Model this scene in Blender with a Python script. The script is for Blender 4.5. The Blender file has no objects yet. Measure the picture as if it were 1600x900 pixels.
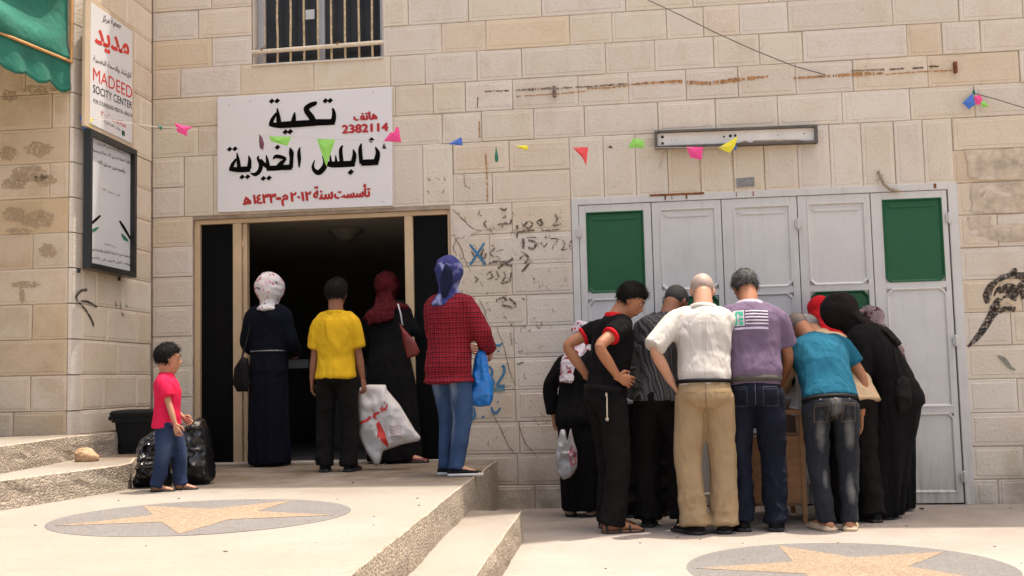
import bpy, bmesh, math, random
import numpy as np
from mathutils import Vector, Matrix
random.seed(7)
sc = bpy.context.scene
COL = sc.collection
# ------------------------------------------------------------------ camera
F = 1700.0                                   # focal length in pixels of a 1600 px wide picture
_X = -np.array([-14100., 480., F]); _X /= np.linalg.norm(_X)
_a = np.array([152., 137., F])
_U = np.cross(_X, _a); _U /= np.linalg.norm(_U)
if _U[1] > 0: _U = -_U
_Y = np.cross(_U, _X)
R = np.array([_X, _Y, _U])
D, H = 8.4352, 1.0041
C = np.array([0., -D, H])
camd = bpy.data.cameras.new('camera'); cam = bpy.data.objects.new('camera', camd); COL.objects.link(cam)
camd.sensor_width = 36; camd.lens = F / 1600 * 36; camd.clip_end = 500
mt = Matrix([list(R[:, 0]), list(-R[:, 1]), list(-R[:, 2])]).transposed().to_4x4()
mt.translation = Vector(C); cam.matrix_world = mt; sc.camera = cam
# ------------------------------------------------------------------ light
SUNV = Vector((0.20, 0.12, 1.0)).normalized()
wd = bpy.data.worlds.new('World'); sc.world = wd; wd.use_nodes = True
nt = wd.node_tree; bg = nt.nodes['Background']
sky = nt.nodes.new('ShaderNodeTexSky'); sky.sky_type = 'NISHITA'; sky.sun_disc = False
sky.sun_elevation = math.asin(SUNV.z); sky.sun_rotation = math.atan2(SUNV.x, SUNV.y)
sky.air_density = 1.0; sky.dust_density = 7.0; sky.ozone_density = 1.0
wm_ = nt.nodes.new('ShaderNodeMix'); wm_.data_type = 'RGBA'; wm_.blend_type = 'MULTIPLY'; wm_.inputs[0].default_value = 1; wm_.inputs[7].default_value = (1.03, .985, .92, 1)   # warm tint added to cut the blue of the sky fill
nt.links.new(sky.outputs[0], wm_.inputs[6]); nt.links.new(wm_.outputs[2], bg.inputs[0]); bg.inputs[1].default_value = 0.15
sd = bpy.data.lights.new('sun', 'SUN'); sd.energy = 2.9; sd.angle = math.radians(0.5); sd.color = (1, .93, .83)
so = bpy.data.objects.new('sun', sd); COL.objects.link(so)
so.rotation_euler = (-SUNV).to_track_quat('-Z', 'Y').to_euler()
sc.view_settings.view_transform = 'Standard'; sc.view_settings.look = 'None'
sc.view_settings.exposure = 1.21; sc.view_settings.gamma = 1.0
sc.cycles.max_bounces = 8; sc.cycles.diffuse_bounces = 4
# ------------------------------------------------------------------ measuring
def ray(px, py): return R @ (np.array([px - 800, py - 450, F], float) / F)
def onY(px, py, y): r = ray(px, py); return C + r * ((y - C[1]) / r[1])
def onZ(px, py, z): r = ray(px, py); return C + r * ((z - C[2]) / r[2])
def proj(p):
    v = R.T @ (np.array(p, float) - C); return 800 + F * v[0] / v[2], 450 + F * v[1] / v[2]
def xat(px, z, y=0.0):
    x = onY(px, 450, y)[0]
    for _ in range(4): x = onY(px, proj((x, y, z))[1], y)[0]
    return x
# ------------------------------------------------------------------ noise
_rs = np.random.RandomState(3); _perm = _rs.permutation(256); _val = _rs.rand(256) * 2 - 1
def vnoise(p):
    p = np.asarray(p, float); i = np.floor(p).astype(int); f = p - i; f = f * f * (3 - 2 * f); i &= 255
    def h(a, b, c): return _val[_perm[(_perm[(_perm[a & 255] + b) & 255] + c) & 255]]
    x, y, z = i[..., 0], i[..., 1], i[..., 2]; fx, fy, fz = f[..., 0], f[..., 1], f[..., 2]
    r = 0
    for dx in (0, 1):
        wx = fx if dx else 1 - fx
        for dy in (0, 1):
            wy = fy if dy else 1 - fy
            for dz in (0, 1):
                wz = fz if dz else 1 - fz
                r = r + h(x + dx, y + dy, z + dz) * wx * wy * wz
    return r
def ridge(p): return 1 - 2 * np.abs(vnoise(p))
# ------------------------------------------------------------------ objects
def tag(o, label=None, cat=None, group=None, kind=None):
    if label: o['label'] = label
    if cat: o['category'] = cat
    if group: o['group'] = group
    if kind: o['kind'] = kind
    return o
def empty(name, loc=(0, 0, 0), rz=0):
    o = bpy.data.objects.new(name, None); COL.objects.link(o); o.location = loc; o.rotation_euler = (0, 0, rz)
    o.empty_display_size = .2; return o
def mobj(name, me, mats=None, parent=None, smooth=False):
    if mats:
        for m in (mats if isinstance(mats, (list, tuple)) else [mats]): me.materials.append(m)
    o = bpy.data.objects.new(name, me); COL.objects.link(o)
    if parent: o.parent = parent
    if smooth: me.polygons.foreach_set('use_smooth', [True] * len(me.polygons))
    return o
class MB:
    def __init__(s): s.v = []; s.f = []; s.m = []
    def add(s, vs, fs, m=0):
        b = len(s.v); s.v += [tuple(map(float, q)) for q in vs]; s.f += [tuple(b + i for i in f) for f in fs]; s.m += [m] * len(fs); return s
    def box(s, x0, y0, z0, x1, y1, z1, m=0, bev=0):
        if bev <= 0:
            vs = [(x, y, z) for z in (z0, z1) for y in (y0, y1) for x in (x0, x1)]
            return s.add(vs, [(0, 2, 3, 1), (4, 5, 7, 6), (0, 1, 5, 4), (2, 6, 7, 3), (0, 4, 6, 2), (1, 3, 7, 5)], m)
        bm = bmesh.new(); bmesh.ops.create_cube(bm, size=1)
        for v in bm.verts: v.co = ((x0 + x1) / 2 + v.co.x * (x1 - x0), (y0 + y1) / 2 + v.co.y * (y1 - y0), (z0 + z1) / 2 + v.co.z * (z1 - z0))
        bmesh.ops.bevel(bm, geom=bm.edges[:], offset=bev, segments=2, affect='EDGES', profile=.5)
        s.addbm(bm, m); return s
    def addbm(s, bm, m=0):
        bm.verts.index_update(); s.add([v.co[:] for v in bm.verts], [[v.index for v in f.verts] for f in bm.faces], m); bm.free(); return s
    def prism(s, pts, off, m=0):
        n = len(pts); pts = [Vector(p) for p in pts]; off = Vector(off)
        vs = pts + [p + off for p in pts]
        fs = [tuple(range(n)), tuple(range(2 * n - 1, n - 1, -1))] + [(i, i + n, (i + 1) % n + n, (i + 1) % n) for i in range(n)]
        return s.add(vs, fs, m)
    def loft(s, secs, n=18, cap=(0.6, 0.6), m=0):
        """secs: (centre, half-width vector, half-depth vector); closed ellipses joined, ends rounded"""
        rings = []
        secs = [(np.array(c, float), np.array(u, float), np.array(v, float)) for c, u, v in secs]
        c0, u0, v0 = secs[0]; a0 = c0 - secs[1][0]; a0 /= np.linalg.norm(a0) + 1e-9
        c1, u1, v1 = secs[-1]; a1 = c1 - secs[-2][0]; a1 /= np.linalg.norm(a1) + 1e-9
        if cap[0] > 0:
            L = cap[0] * min(np.linalg.norm(u0), np.linalg.norm(v0))
            for k in (80, 55, 28): t = math.radians(k); rings.append((c0 + a0 * L * math.sin(t), u0 * math.cos(t), v0 * math.cos(t)))
        rings += secs
        if cap[1] > 0:
            L = cap[1] * min(np.linalg.norm(u1), np.linalg.norm(v1))
            for k in (28, 55, 80): t = math.radians(k); rings.append((c1 + a1 * L * math.sin(t), u1 * math.cos(t), v1 * math.cos(t)))
        ang = np.arange(n) * 2 * math.pi / n
        vs = []
        for c, u, v in rings:
            for a in ang: vs.append(c + u * math.cos(a) + v * math.sin(a))
        fs = []
        for r in range(len(rings) - 1):
            for i in range(n):
                j = (i + 1) % n; fs.append((r * n + i, r * n + j, (r + 1) * n + j, (r + 1) * n + i))
        fs.append(tuple(range(n - 1, -1, -1))); fs.append(tuple((len(rings) - 1) * n + i for i in range(n)))
        # outward check
        q = np.cross(u0, v0)
        if np.dot(q, -a0) < 0: fs = [f[::-1] for f in fs]
        return s.add(vs, fs, m)
    def tube(s, pts, rad, n=12, cap=(.9, .9), flat=1.0, side=None, m=0):
        pts = [np.array(p, float) for p in pts]; secs = []
        if not hasattr(rad, '__len__'): rad = [rad] * len(pts)
        ref = np.array(side, float) if side is not None else None
        for i, p in enumerate(pts):
            t = pts[min(i + 1, len(pts) - 1)] - pts[max(i - 1, 0)]; t /= np.linalg.norm(t) + 1e-9
            if ref is None: ref = np.cross(t, [0, 0, 1]) if abs(t[2]) < .9 else np.cross(t, [0, 1, 0])
            u = ref - t * np.dot(ref, t); u /= np.linalg.norm(u) + 1e-9; ref = u; v = np.cross(t, u)
            secs.append((p, u * rad[i], v * rad[i] * flat))
        return s.loft(secs, n, cap, m)
    def ell(s, c, rx, ry, rz, n=20, m=0, rot=None):
        c = np.array(c, float); vs = []; K = n // 2
        A = np.array(rot, float) if rot is not None else np.eye(3)
        for k in range(1, K):
            t = math.pi * k / K
            for i in range(n):
                a = 2 * math.pi * i / n; vs.append(c + A @ np.array([rx * math.sin(t) * math.cos(a), ry * math.sin(t) * math.sin(a), -rz * math.cos(t)]))
        vs.append(c + A @ np.array([0, 0, -rz])); vs.append(c + A @ np.array([0, 0, rz])); b, t_ = len(vs) - 2, len(vs) - 1
        fs = []
        for k in range(K - 2):
            for i in range(n): j = (i + 1) % n; fs.append((k * n + i, k * n + j, (k + 1) * n + j, (k + 1) * n + i))
        for i in range(n): j = (i + 1) % n; fs.append((b, j, i)); fs.append((t_, (K - 2) * n + i, (K - 2) * n + j))
        return s.add(vs, fs, m)
    def mesh(s, name='m'):
        me = bpy.data.meshes.new(name); me.from_pydata(s.v, [], s.f)
        if any(s.m): me.polygons.foreach_set('material_index', s.m)
        me.validate(); me.update(); return me
    def build(s, name, mats, parent=None, smooth=False): return mobj(name, s.mesh(name), mats, parent, smooth)
def remesh(mb, vox, smooth=2):
    me = mb.mesh('tmp'); me.polygons.foreach_set('material_index', [0] * len(me.polygons))
    o = bpy.data.objects.new('tmp', me); COL.objects.link(o)
    r = o.modifiers.new('r', 'REMESH'); r.mode = 'VOXEL'; r.voxel_size = vox
    if smooth: q = o.modifiers.new('s', 'SMOOTH'); q.factor = .5; q.iterations = smooth
    dg = bpy.context.evaluated_depsgraph_get()
    out = bpy.data.meshes.new_from_object(o.evaluated_get(dg)); bpy.data.objects.remove(o); bpy.data.meshes.remove(me)
    return out
def getco(me):
    a = np.empty(len(me.vertices) * 3); me.vertices.foreach_get('co', a); return a.reshape(-1, 3)
def getno(me):
    a = np.empty(len(me.vertices) * 3); me.vertices.foreach_get('normal', a); return a.reshape(-1, 3)
def setco(me, a): me.vertices.foreach_set('co', np.ascontiguousarray(a).ravel()); me.update()
def join_meshes(a, mb, idx):
    """append the faces of mb (material idx) to mesh a"""
    bm = bmesh.new(); bm.from_mesh(a); n0 = len(bm.verts)
    vs = [bm.verts.new(v) for v in mb.v]
    for f, m in zip(mb.f, mb.m):
        try: g = bm.faces.new([vs[i] for i in f]); g.material_index = m if idx is None else idx
        except ValueError: pass
    bm.to_mesh(a); bm.free(); a.update(); return a
# ------------------------------------------------------------------ materials
def nodes(name):
    m = bpy.data.materials.new(name); m.use_nodes = True; n = m.node_tree; return m, n, n.nodes['Principled BSDF']
def N(n, t, **k):
    x = n.nodes.new(t)
    for a, b in k.items():
        if a.startswith('i_'): x.inputs[a[2:].replace('_', ' ')].default_value = b
        else: setattr(x, a, b)
    return x
def ramp(n, fac, stops):
    r = n.nodes.new('ShaderNodeValToRGB'); e = r.color_ramp.elements
    while len(e) < len(stops): e.new(.5)
    for q, (p, c) in zip(e, stops): q.position = p; q.color = (*c, 1) if len(c) == 3 else c
    n.links.new(fac, r.inputs[0]); return r.outputs[0]
def mix(n, fac, a, b, mode='MIX'):
    x = n.nodes.new('ShaderNodeMix'); x.data_type = 'RGBA'; x.blend_type = mode
    for s_, v in ((0, fac), (6, a), (7, b)):
        if hasattr(v, 'is_linked') or hasattr(v, 'links'): n.links.new(v, x.inputs[s_])
        else: x.inputs[s_].default_value = v if s_ == 0 else ((*v, 1) if len(v) == 3 else v)
    return x.outputs[2]
def mat(name, col, rough=.8, var=.12, scale=6, bump=.15, bscale=120, metal=0, spec=.5, coord='Object', sheen=0, stretch=None, bdist=.003, coat=0):
    m, n, b = nodes(name); tc = n.nodes.new('ShaderNodeTexCoord'); src = tc.outputs[coord]
    if stretch:
        mp = N(n, 'ShaderNodeMapping'); mp.inputs['Scale'].default_value = stretch; n.links.new(src, mp.inputs[0]); src2 = mp.outputs[0]
    else: src2 = src
    t = N(n, 'ShaderNodeTexNoise', i_Scale=scale, i_Detail=6, i_Roughness=.6); n.links.new(src2, t.inputs[0])
    lo = tuple(c * (1 - var) for c in col); hi = tuple(min(1, c * (1 + var)) for c in col)
    n.links.new(ramp(n, t.outputs[0], [(.3, lo), (.7, hi)]), b.inputs['Base Color'])
    b.inputs['Roughness'].default_value = rough; b.inputs['Metallic'].default_value = metal
    b.inputs['Specular IOR Level'].default_value = spec
    if sheen: b.inputs['Sheen Weight'].default_value = sheen
    if coat: b.inputs['Coat Weight'].default_value = coat
    if bump:
        t2 = N(n, 'ShaderNodeTexNoise', i_Scale=bscale, i_Detail=4); n.links.new(src, t2.inputs[0])
        bp = N(n, 'ShaderNodeBump', i_Strength=bump, i_Distance=bdist); n.links.new(t2.outputs[0], bp.inputs['Height']); n.links.new(bp.outputs[0], b.inputs['Normal'])
    return m
def fabric(name, col, var=.12, rough=.92, scale=5, weave=420, bump=.25, sheen=0.0, wr=.34, wd=.022):
    """woven cloth: weave relief plus soft creases"""
    m, n, b = nodes(name); tc = n.nodes.new('ShaderNodeTexCoord'); P = tc.outputs['Object']
    t = N(n, 'ShaderNodeTexNoise', i_Scale=scale, i_Detail=6, i_Roughness=.6); n.links.new(P, t.inputs[0])
    n.links.new(ramp(n, t.outputs[0], [(.3, tuple(c * (1 - var) for c in col)), (.7, tuple(min(1, c * (1 + var)) for c in col))]), b.inputs['Base Color'])
    b.inputs['Roughness'].default_value = rough; b.inputs['Specular IOR Level'].default_value = .15
    if sheen: b.inputs['Sheen Weight'].default_value = sheen
    creases(n, b, P, wr, wd, weave, bump); return m
def creases(n, b, P, wr=.55, wd=.022, weave=420, bump=.25):
    mp = N(n, 'ShaderNodeMapping'); mp.inputs['Scale'].default_value = (1.1, 1.1, .38); mp.inputs['Rotation'].default_value = (.25, .3, 0); n.links.new(P, mp.inputs[0])
    c = N(n, 'ShaderNodeTexNoise', i_Scale=8, i_Detail=3, i_Roughness=.5); c.inputs['Distortion'].default_value = .35; n.links.new(mp.outputs[0], c.inputs[0])
    s1 = N(n, 'ShaderNodeMath', operation='SUBTRACT'); s1.inputs[1].default_value = .5; n.links.new(c.outputs[0], s1.inputs[0])
    ab = N(n, 'ShaderNodeMath', operation='ABSOLUTE'); n.links.new(s1.outputs[0], ab.inputs[0])
    sq = N(n, 'ShaderNodeMath', operation='SMOOTH_MIN'); sq.inputs[1].default_value = .12; sq.inputs[2].default_value = .08; n.links.new(ab.outputs[0], sq.inputs[0])
    b1 = N(n, 'ShaderNodeBump', i_Strength=wr, i_Distance=wd * 6); n.links.new(sq.outputs[0], b1.inputs['Height'])
    t2 = N(n, 'ShaderNodeTexNoise', i_Scale=weave, i_Detail=3); n.links.new(P, t2.inputs[0])
    bp = N(n, 'ShaderNodeBump', i_Strength=bump, i_Distance=.0015); n.links.new(t2.outputs[0], bp.inputs['Height']); n.links.new(b1.outputs[0], bp.inputs['Normal']); n.links.new(bp.outputs[0], b.inputs['Normal'])

def stone_mat(name, tones, stain, margin=False):
    m, n, b = nodes(name)
    g = N(n, 'ShaderNodeNewGeometry'); oi = N(n, 'ShaderNodeObjectInfo')
    P = g.outputs['Position']
    base = ramp(n, oi.outputs['Random'], [(0, tones[0]), (.35, tones[1]), (.7, tones[2]), (1, tones[3])])
    t1 = N(n, 'ShaderNodeTexNoise', i_Scale=3.1, i_Detail=7, i_Roughness=.62); n.links.new(P, t1.inputs[0])
    mp = N(n, 'ShaderNodeMapping'); mp.inputs['Scale'].default_value = (1, 1, .35); n.links.new(P, mp.inputs[0])
    t2 = N(n, 'ShaderNodeTexNoise', i_Scale=7, i_Detail=8, i_Roughness=.7); n.links.new(mp.outputs[0], t2.inputs[0])
    c = mix(n, ramp(n, t1.outputs[0], [(.46, (0, 0, 0)), (.72, (1, 1, 1))]), base, stain[0], 'MIX')
    c = mix(n, 0.5 if not margin else 0.15, base, c)
    f2 = ramp(n, t2.outputs[0], [(.55, (0, 0, 0)), (.8, (.55, .55, .55))])
    c = mix(n, f2, c, stain[1])
    # grime near the ground, broken up by noise
    sx = N(n, 'ShaderNodeSeparateXYZ'); n.links.new(P, sx.inputs[0])
    mr = N(n, 'ShaderNodeMapRange'); mr.inputs[1].default_value = .0; mr.inputs[2].default_value = .55; mr.inputs[3].default_value = .75; mr.inputs[4].default_value = 0
    n.links.new(sx.outputs[2], mr.inputs[0])
    mm = N(n, 'ShaderNodeMath', operation='MULTIPLY'); n.links.new(mr.outputs[0], mm.inputs[0]); n.links.new(ramp(n, t1.outputs[0], [(.3, (0, 0, 0)), (.65, (1, 1, 1))]), mm.inputs[1])
    c = mix(n, mm.outputs[0], c, (.16, .13, .09))
    # fine specks and pits
    t3 = N(n, 'ShaderNodeTexNoise', i_Scale=70, i_Detail=5, i_Roughness=.7); n.links.new(P, t3.inputs[0])
    c = mix(n, ramp(n, t3.outputs[0], [(.30, (.5, .5, .5)), (.42, (0, 0, 0))]), c, (.2, .15, .1))
    c = mix(n, 1.0, c, oi.outputs['Color'], 'MULTIPLY')
    n.links.new(c, b.inputs['Base Color']); b.inputs['Roughness'].default_value = .85; b.inputs['Specular IOR Level'].default_value = .25
    t4 = N(n, 'ShaderNodeTexNoise', i_Scale=38, i_Detail=8, i_Roughness=.65); n.links.new(P, t4.inputs[0])
    bp = N(n, 'ShaderNodeBump', i_Strength=.6 if not margin else .25, i_Distance=.010); n.links.new(t4.outputs[0], bp.inputs['Height']); n.links.new(bp.outputs[0], b.inputs['Normal'])
    return m
ST = [(.62, .55, .45), (.635, .565, .475), (.65, .585, .495), (.615, .535, .425)]
M_stone = stone_mat('limestone', ST, [(.54, .43, .305), (.49, .39, .28)])
M_margin = stone_mat('limestone_margin', [tuple(min(1, c * 1.03) for c in t) for t in ST], [(.44, .34, .24), (.4, .3, .2)], True)
SW = [(.56, .445, .305), (.59, .485, .36), (.53, .41, .27), (.61, .51, .39)]
M_wstone = stone_mat('tan_limestone', SW, [(.34, .23, .12), (.34, .26, .17)])
M_wmargin = stone_mat('tan_limestone_margin', [tuple(min(1, c * 1.03) for c in t) for t in SW], [(.48, .37, .25), (.42, .33, .23)], True)
M_pale = stone_mat('pale_corner_stone', [(.64, .57, .48)] * 4, [(.56, .47, .36), (.42, .34, .25)])
M_mortar = mat('mortar', (.35, .275, .205), .95, .3, 9)
M_frame_tan = mat('tan_painted_metal', (.56, .40, .235), .45, .14, 3, .05)
M_black = mat('black_glass', (.003, .003, .003), .5, .1, 3, 0, spec=.08)
M_steel = mat('grey_door_paint', (.52, .485, .48), .5, .06, 2.2, .06, 60)
M_steel2 = mat('grey_door_panel_paint', (.55, .515, .51), .5, .06, 1.7, .08, 30)
def worn_steel(name, col, amt=.5):
    m, n, b = nodes(name); g = N(n, 'ShaderNodeNewGeometry'); P = g.outputs['Position']
    t1 = N(n, 'ShaderNodeTexNoise', i_Scale=2.4, i_Detail=6, i_Roughness=.6); n.links.new(P, t1.inputs[0]); c = ramp(n, t1.outputs[0], [(.3, tuple(q * .93 for q in col)), (.7, tuple(q * 1.05 for q in col))])
    mp = N(n, 'ShaderNodeMapping'); mp.inputs['Scale'].default_value = (9, 9, .9); n.links.new(P, mp.inputs[0])
    t2 = N(n, 'ShaderNodeTexNoise', i_Scale=2, i_Detail=7, i_Roughness=.7); n.links.new(mp.outputs[0], t2.inputs[0]); c = mix(n, ramp(n, t2.outputs[0], [(.52, (0, 0, 0)), (.8, (amt, amt, amt))]), c, tuple(q * .62 for q in (col[0], col[1] * .95, col[2] * .86)))
    t3 = N(n, 'ShaderNodeTexNoise', i_Scale=32, i_Detail=6, i_Roughness=.75); n.links.new(P, t3.inputs[0]); c = mix(n, ramp(n, t3.outputs[0], [(.70, (0, 0, 0)), (.76, (.7, .7, .7))]), c, (.18, .09, .045))
    sx = N(n, 'ShaderNodeSeparateXYZ'); n.links.new(P, sx.inputs[0]); mr = N(n, 'ShaderNodeMapRange'); mr.inputs[1].default_value = 0; mr.inputs[2].default_value = .5; mr.inputs[3].default_value = .8; mr.inputs[4].default_value = 0; n.links.new(sx.outputs[2], mr.inputs[0])
    mm = N(n, 'ShaderNodeMath', operation='MULTIPLY'); n.links.new(mr.outputs[0], mm.inputs[0]); n.links.new(ramp(n, t2.outputs[0], [(.35, (0, 0, 0)), (.65, (1, 1, 1))]), mm.inputs[1]); c = mix(n, mm.outputs[0], c, (.26, .21, .16))
    n.links.new(c, b.inputs['Base Color']); b.inputs['Roughness'].default_value = .5; b.inputs['Specular IOR Level'].default_value = .4
    t4 = N(n, 'ShaderNodeTexNoise', i_Scale=5, i_Detail=2); n.links.new(P, t4.inputs[0]); bp = N(n, 'ShaderNodeBump', i_Strength=.35, i_Distance=.02); n.links.new(t4.outputs[0], bp.inputs['Height']); n.links.new(bp.outputs[0], b.inputs['Normal']); return m
M_steel = worn_steel('grey_door_paint', (.575, .555, .515)); M_steel2 = worn_steel('grey_door_panel_paint', (.60, .58, .54), .35)
M_green = worn_steel('green_door_paint', (.008, .088, .030), .35)
M_alu = mat('aluminium_window_frame', (.42, .41, .42), .4, .1, 5, .05, metal=.3)
M_bar = mat('cream_bar_paint_with_rust', (.5, .38, .22), .6, .45, 40, .2)
M_pipe = mat('cream_pipe_paint', (.66, .56, .42), .5, .15, 14, .1)
M_rust = mat('rust', (.21, .075, .025), .95, .6, 25, .3)
M_dark = mat('dark_metal', (.05, .045, .04), .5, .2, 10)
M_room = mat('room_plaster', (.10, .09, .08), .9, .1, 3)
M_white = mat('white_sign_board', (.68, .655, .64), .55, .03, 1.5, 0)
M_board = mat('white_poster_paper', (.60, .60, .60), .5, .04, 2, 0)
M_ink = mat('black_ink', (.004, .0035, .003), .9, 0, 1, 0, spec=.05)
M_red = mat('red_ink', (.42, .015, .012), .5, .05, 5, 0)
M_red2 = mat('bright_red_ink', (.62, .03, .02), .5, .05, 5, 0)
M_leafink = mat('green_ink', (.01, .17, .09), .5, 0, 1, 0)
M_blackframe = mat('black_frame', (.012, .012, .011), .35, .2, 4, 0)
M_beige = mat('beige_sign_frame', (.56, .43, .29), .5, .08, 5, .03)
M_awn = mat('green_awning_canvas', (.004, .15, .10), .6, .3, 2.2, .3, 14, sheen=.1, stretch=(1, 1, 3), bdist=.03)
M_awntrim = mat('orange_awning_trim', (.62, .33, .13), .6, .15, 10)

def concrete(name, col, dark, agg=0.0, aggcol=(.3, .25, .2), scale=1.0, dirt_and_shade=0):
    m, n, b = nodes(name); g = N(n, 'ShaderNodeNewGeometry'); P = g.outputs['Position']
    t1 = N(n, 'ShaderNodeTexNoise', i_Scale=1.3 * scale, i_Detail=8, i_Roughness=.6); n.links.new(P, t1.inputs[0])
    c = mix(n, ramp(n, t1.outputs[0], [(.35, (0, 0, 0)), (.7, (1, 1, 1))]), col, dark)
    t2 = N(n, 'ShaderNodeTexNoise', i_Scale=55 * scale, i_Detail=5, i_Roughness=.75); n.links.new(P, t2.inputs[0])
    c = mix(n, ramp(n, t2.outputs[0], [(.30, (.7, .7, .7)), (.46, (0, 0, 0))]), c, tuple(q * .72 for q in dark))
    h = t2.outputs[0]
    if dirt_and_shade:
        # trodden brown dirt with shade painted in: broad patches, darkest within a couple of metres of the doorway, plus small dark spots and stains anywhere
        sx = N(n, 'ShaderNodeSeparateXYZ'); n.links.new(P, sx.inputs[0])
        mr = N(n, 'ShaderNodeMapRange'); mr.inputs[1].default_value = -2.5; mr.inputs[2].default_value = -1.2; mr.inputs[3].default_value = 0; mr.inputs[4].default_value = dirt_and_shade; n.links.new(sx.outputs[1], mr.inputs[0])
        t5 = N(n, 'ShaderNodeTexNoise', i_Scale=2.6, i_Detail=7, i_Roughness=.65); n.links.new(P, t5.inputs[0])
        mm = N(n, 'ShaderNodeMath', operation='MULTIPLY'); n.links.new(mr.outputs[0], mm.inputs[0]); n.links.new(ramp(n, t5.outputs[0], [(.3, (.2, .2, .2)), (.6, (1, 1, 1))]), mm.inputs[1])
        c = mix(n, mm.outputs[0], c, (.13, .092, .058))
        t6 = N(n, 'ShaderNodeTexNoise', i_Scale=7.5, i_Detail=5, i_Roughness=.6); n.links.new(P, t6.inputs[0])
        c = mix(n, ramp(n, t6.outputs[0], [(.62, (0, 0, 0)), (.74, (.4, .4, .4))]), c, (.22, .175, .13))
        mp = N(n, 'ShaderNodeMapping'); mp.inputs['Scale'].default_value = (1, 3.2, 1); n.links.new(P, mp.inputs[0])
        t7 = N(n, 'ShaderNodeTexNoise', i_Scale=1.6, i_Detail=9, i_Roughness=.55); t7.inputs['Distortion'].default_value = 1.2; n.links.new(mp.outputs[0], t7.inputs[0])
        c = mix(n, ramp(n, t7.outputs[0], [(.494, (0, 0, 0)), (.5, (.45, .45, .45)), (.506, (0, 0, 0))]), c, (.2, .16, .12))
    if agg:
        v = N(n, 'ShaderNodeTexVoronoi', i_Scale=85.0); n.links.new(P, v.inputs[0])
        cc = ramp(n, v.outputs['Color'], [(.15, tuple(q * .55 for q in aggcol)), (.5, aggcol), (.85, tuple(min(1, q * 1.7) for q in aggcol))])
        c = mix(n, agg, c, cc)
        mm = N(n, 'ShaderNodeMath', operation='MULTIPLY_ADD'); mm.inputs[1].default_value = -1.2; n.links.new(v.outputs['Distance'], mm.inputs[0]); n.links.new(h, mm.inputs[2]); h = mm.outputs[0]
    n.links.new(c, b.inputs['Base Color']); b.inputs['Roughness'].default_value = .92; b.inputs['Specular IOR Level'].default_value = .2
    bp = N(n, 'ShaderNodeBump', i_Strength=.35 if not agg else .6, i_Distance=.006 if not agg else .009); n.links.new(h, bp.inputs['Height']); n.links.new(bp.outputs[0], b.inputs['Normal'])
    return m
M_conc = concrete('pale_concrete', (.29, .26, .225), (.25, .22, .18), dirt_and_shade=.95)
M_ground = concrete('pavement_concrete', (.335, .295, .26), (.29, .25, .215), dirt_and_shade=.22)
M_riser = concrete('exposed_aggregate', (.40, .35, .28), (.28, .23, .17), .55, (.32, .26, .2))
M_grey = concrete('grey_washed_gravel', (.185, .172, .163), (.16, .148, .14), .25, (.175, .163, .155), 1.5)
M_tan = concrete('tan_washed_gravel', (.29, .222, .155), (.25, .185, .125), .40, (.27, .20, .14), 1.5)

# ================================================================== GROUND
PZ, SZ, S1, S2 = .37, .185, .53, .69            # heights: platform, right step, left step, landing
def flat_poly(pts, z): return [(p[0], p[1], z) for p in pts]
def slab(name, top, z1, z0, mt_top, mt_side, parent=None, rough=.012, seed=0, cell=.09, round_=.012):
    """horizontal slab with worn, uneven edges: rings follow the outline, edges slightly rounded"""
    pts = []
    n = len(top)
    for i in range(n):
        a, b = Vector(top[i]), Vector(top[(i + 1) % n]); k = max(1, int((b - a).length / cell))
        k = min(k, 90)
        for j in range(k): pts.append(a.lerp(b, j / k))
    area = sum(pts[i].x * pts[(i + 1) % len(pts)].y - pts[(i + 1) % len(pts)].x * pts[i].y for i in range(len(pts)))
    if area < 0: pts.reverse()
    m = len(pts); nrm = []
    for i in range(m):
        t = (pts[(i + 1) % m] - pts[i - 1]).normalized(); nrm.append(Vector((t.y, -t.x)))
    rr = np.random.RandomState(seed)
    def ring(off, z, amp, s):
        q = np.array([[p.x * 3.1 + s, p.y * 3.1, z * 9] for p in pts]); d = vnoise(q) * amp + vnoise(q * 4) * amp * .6
        return [(p.x + nn.x * (off + d[i]), p.y + nn.y * (off + d[i]), z + (vnoise(np.array([[p.x * 2.3, p.y * 2.3, 5]]))[0] * rough * .25 if z == z1 else 0)) for i, (p, nn) in enumerate(zip(pts, nrm))]
    rings = [ring(-round_, z1, rough * .3, 0), ring(-round_ * .25, z1 - round_ * .35, rough * .5, 0)]
    for k in range(1, 5): rings.append(ring(0, z1 - round_ - (z1 - z0 - round_) * k / 4 * .98, rough, seed))
    rings.append(ring(0, z0 - .05, rough, seed))
    mb = MB(); vs = [v for r in rings for v in r]; fs = []; ms = []
    for k in range(len(rings) - 1):
        for i in range(m): j = (i + 1) % m; fs.append((k * m + i, (k + 1) * m + i, (k + 1) * m + j, k * m + j))
    mb.add(vs, fs, 1); mb.add([], [], 0); mb.f.append(tuple(range(m))); mb.m.append(0)
    o = mb.build(name, [mt_top, mt_side], parent); return o
me = MB().add([(-60, -60, 0), (60, -60, 0), (60, 30, 0), (-60, 30, 0)], [(0, 1, 2, 3)])
tag(me.build('ground', M_ground), kind='structure')
e0 = onZ(762, 727, PZ); e1 = onZ(728, 755, PZ); e2 = onZ(562, 888, PZ)
dirp = (e2 - e1) / np.linalg.norm(e2 - e1)
e3 = e1 + dirp * 5.2
eW = np.array([e0[0] + .01, -.003, PZ])
plat = [(-9.0, -.003), (-9.0, e3[1]), (e3[0], e3[1]), (e1[0], e1[1]), (eW[0], eW[1])]
plato = tag(slab('platform', plat, PZ, 0, M_conc, M_riser, rough=.010, seed=2), kind='structure')
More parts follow.
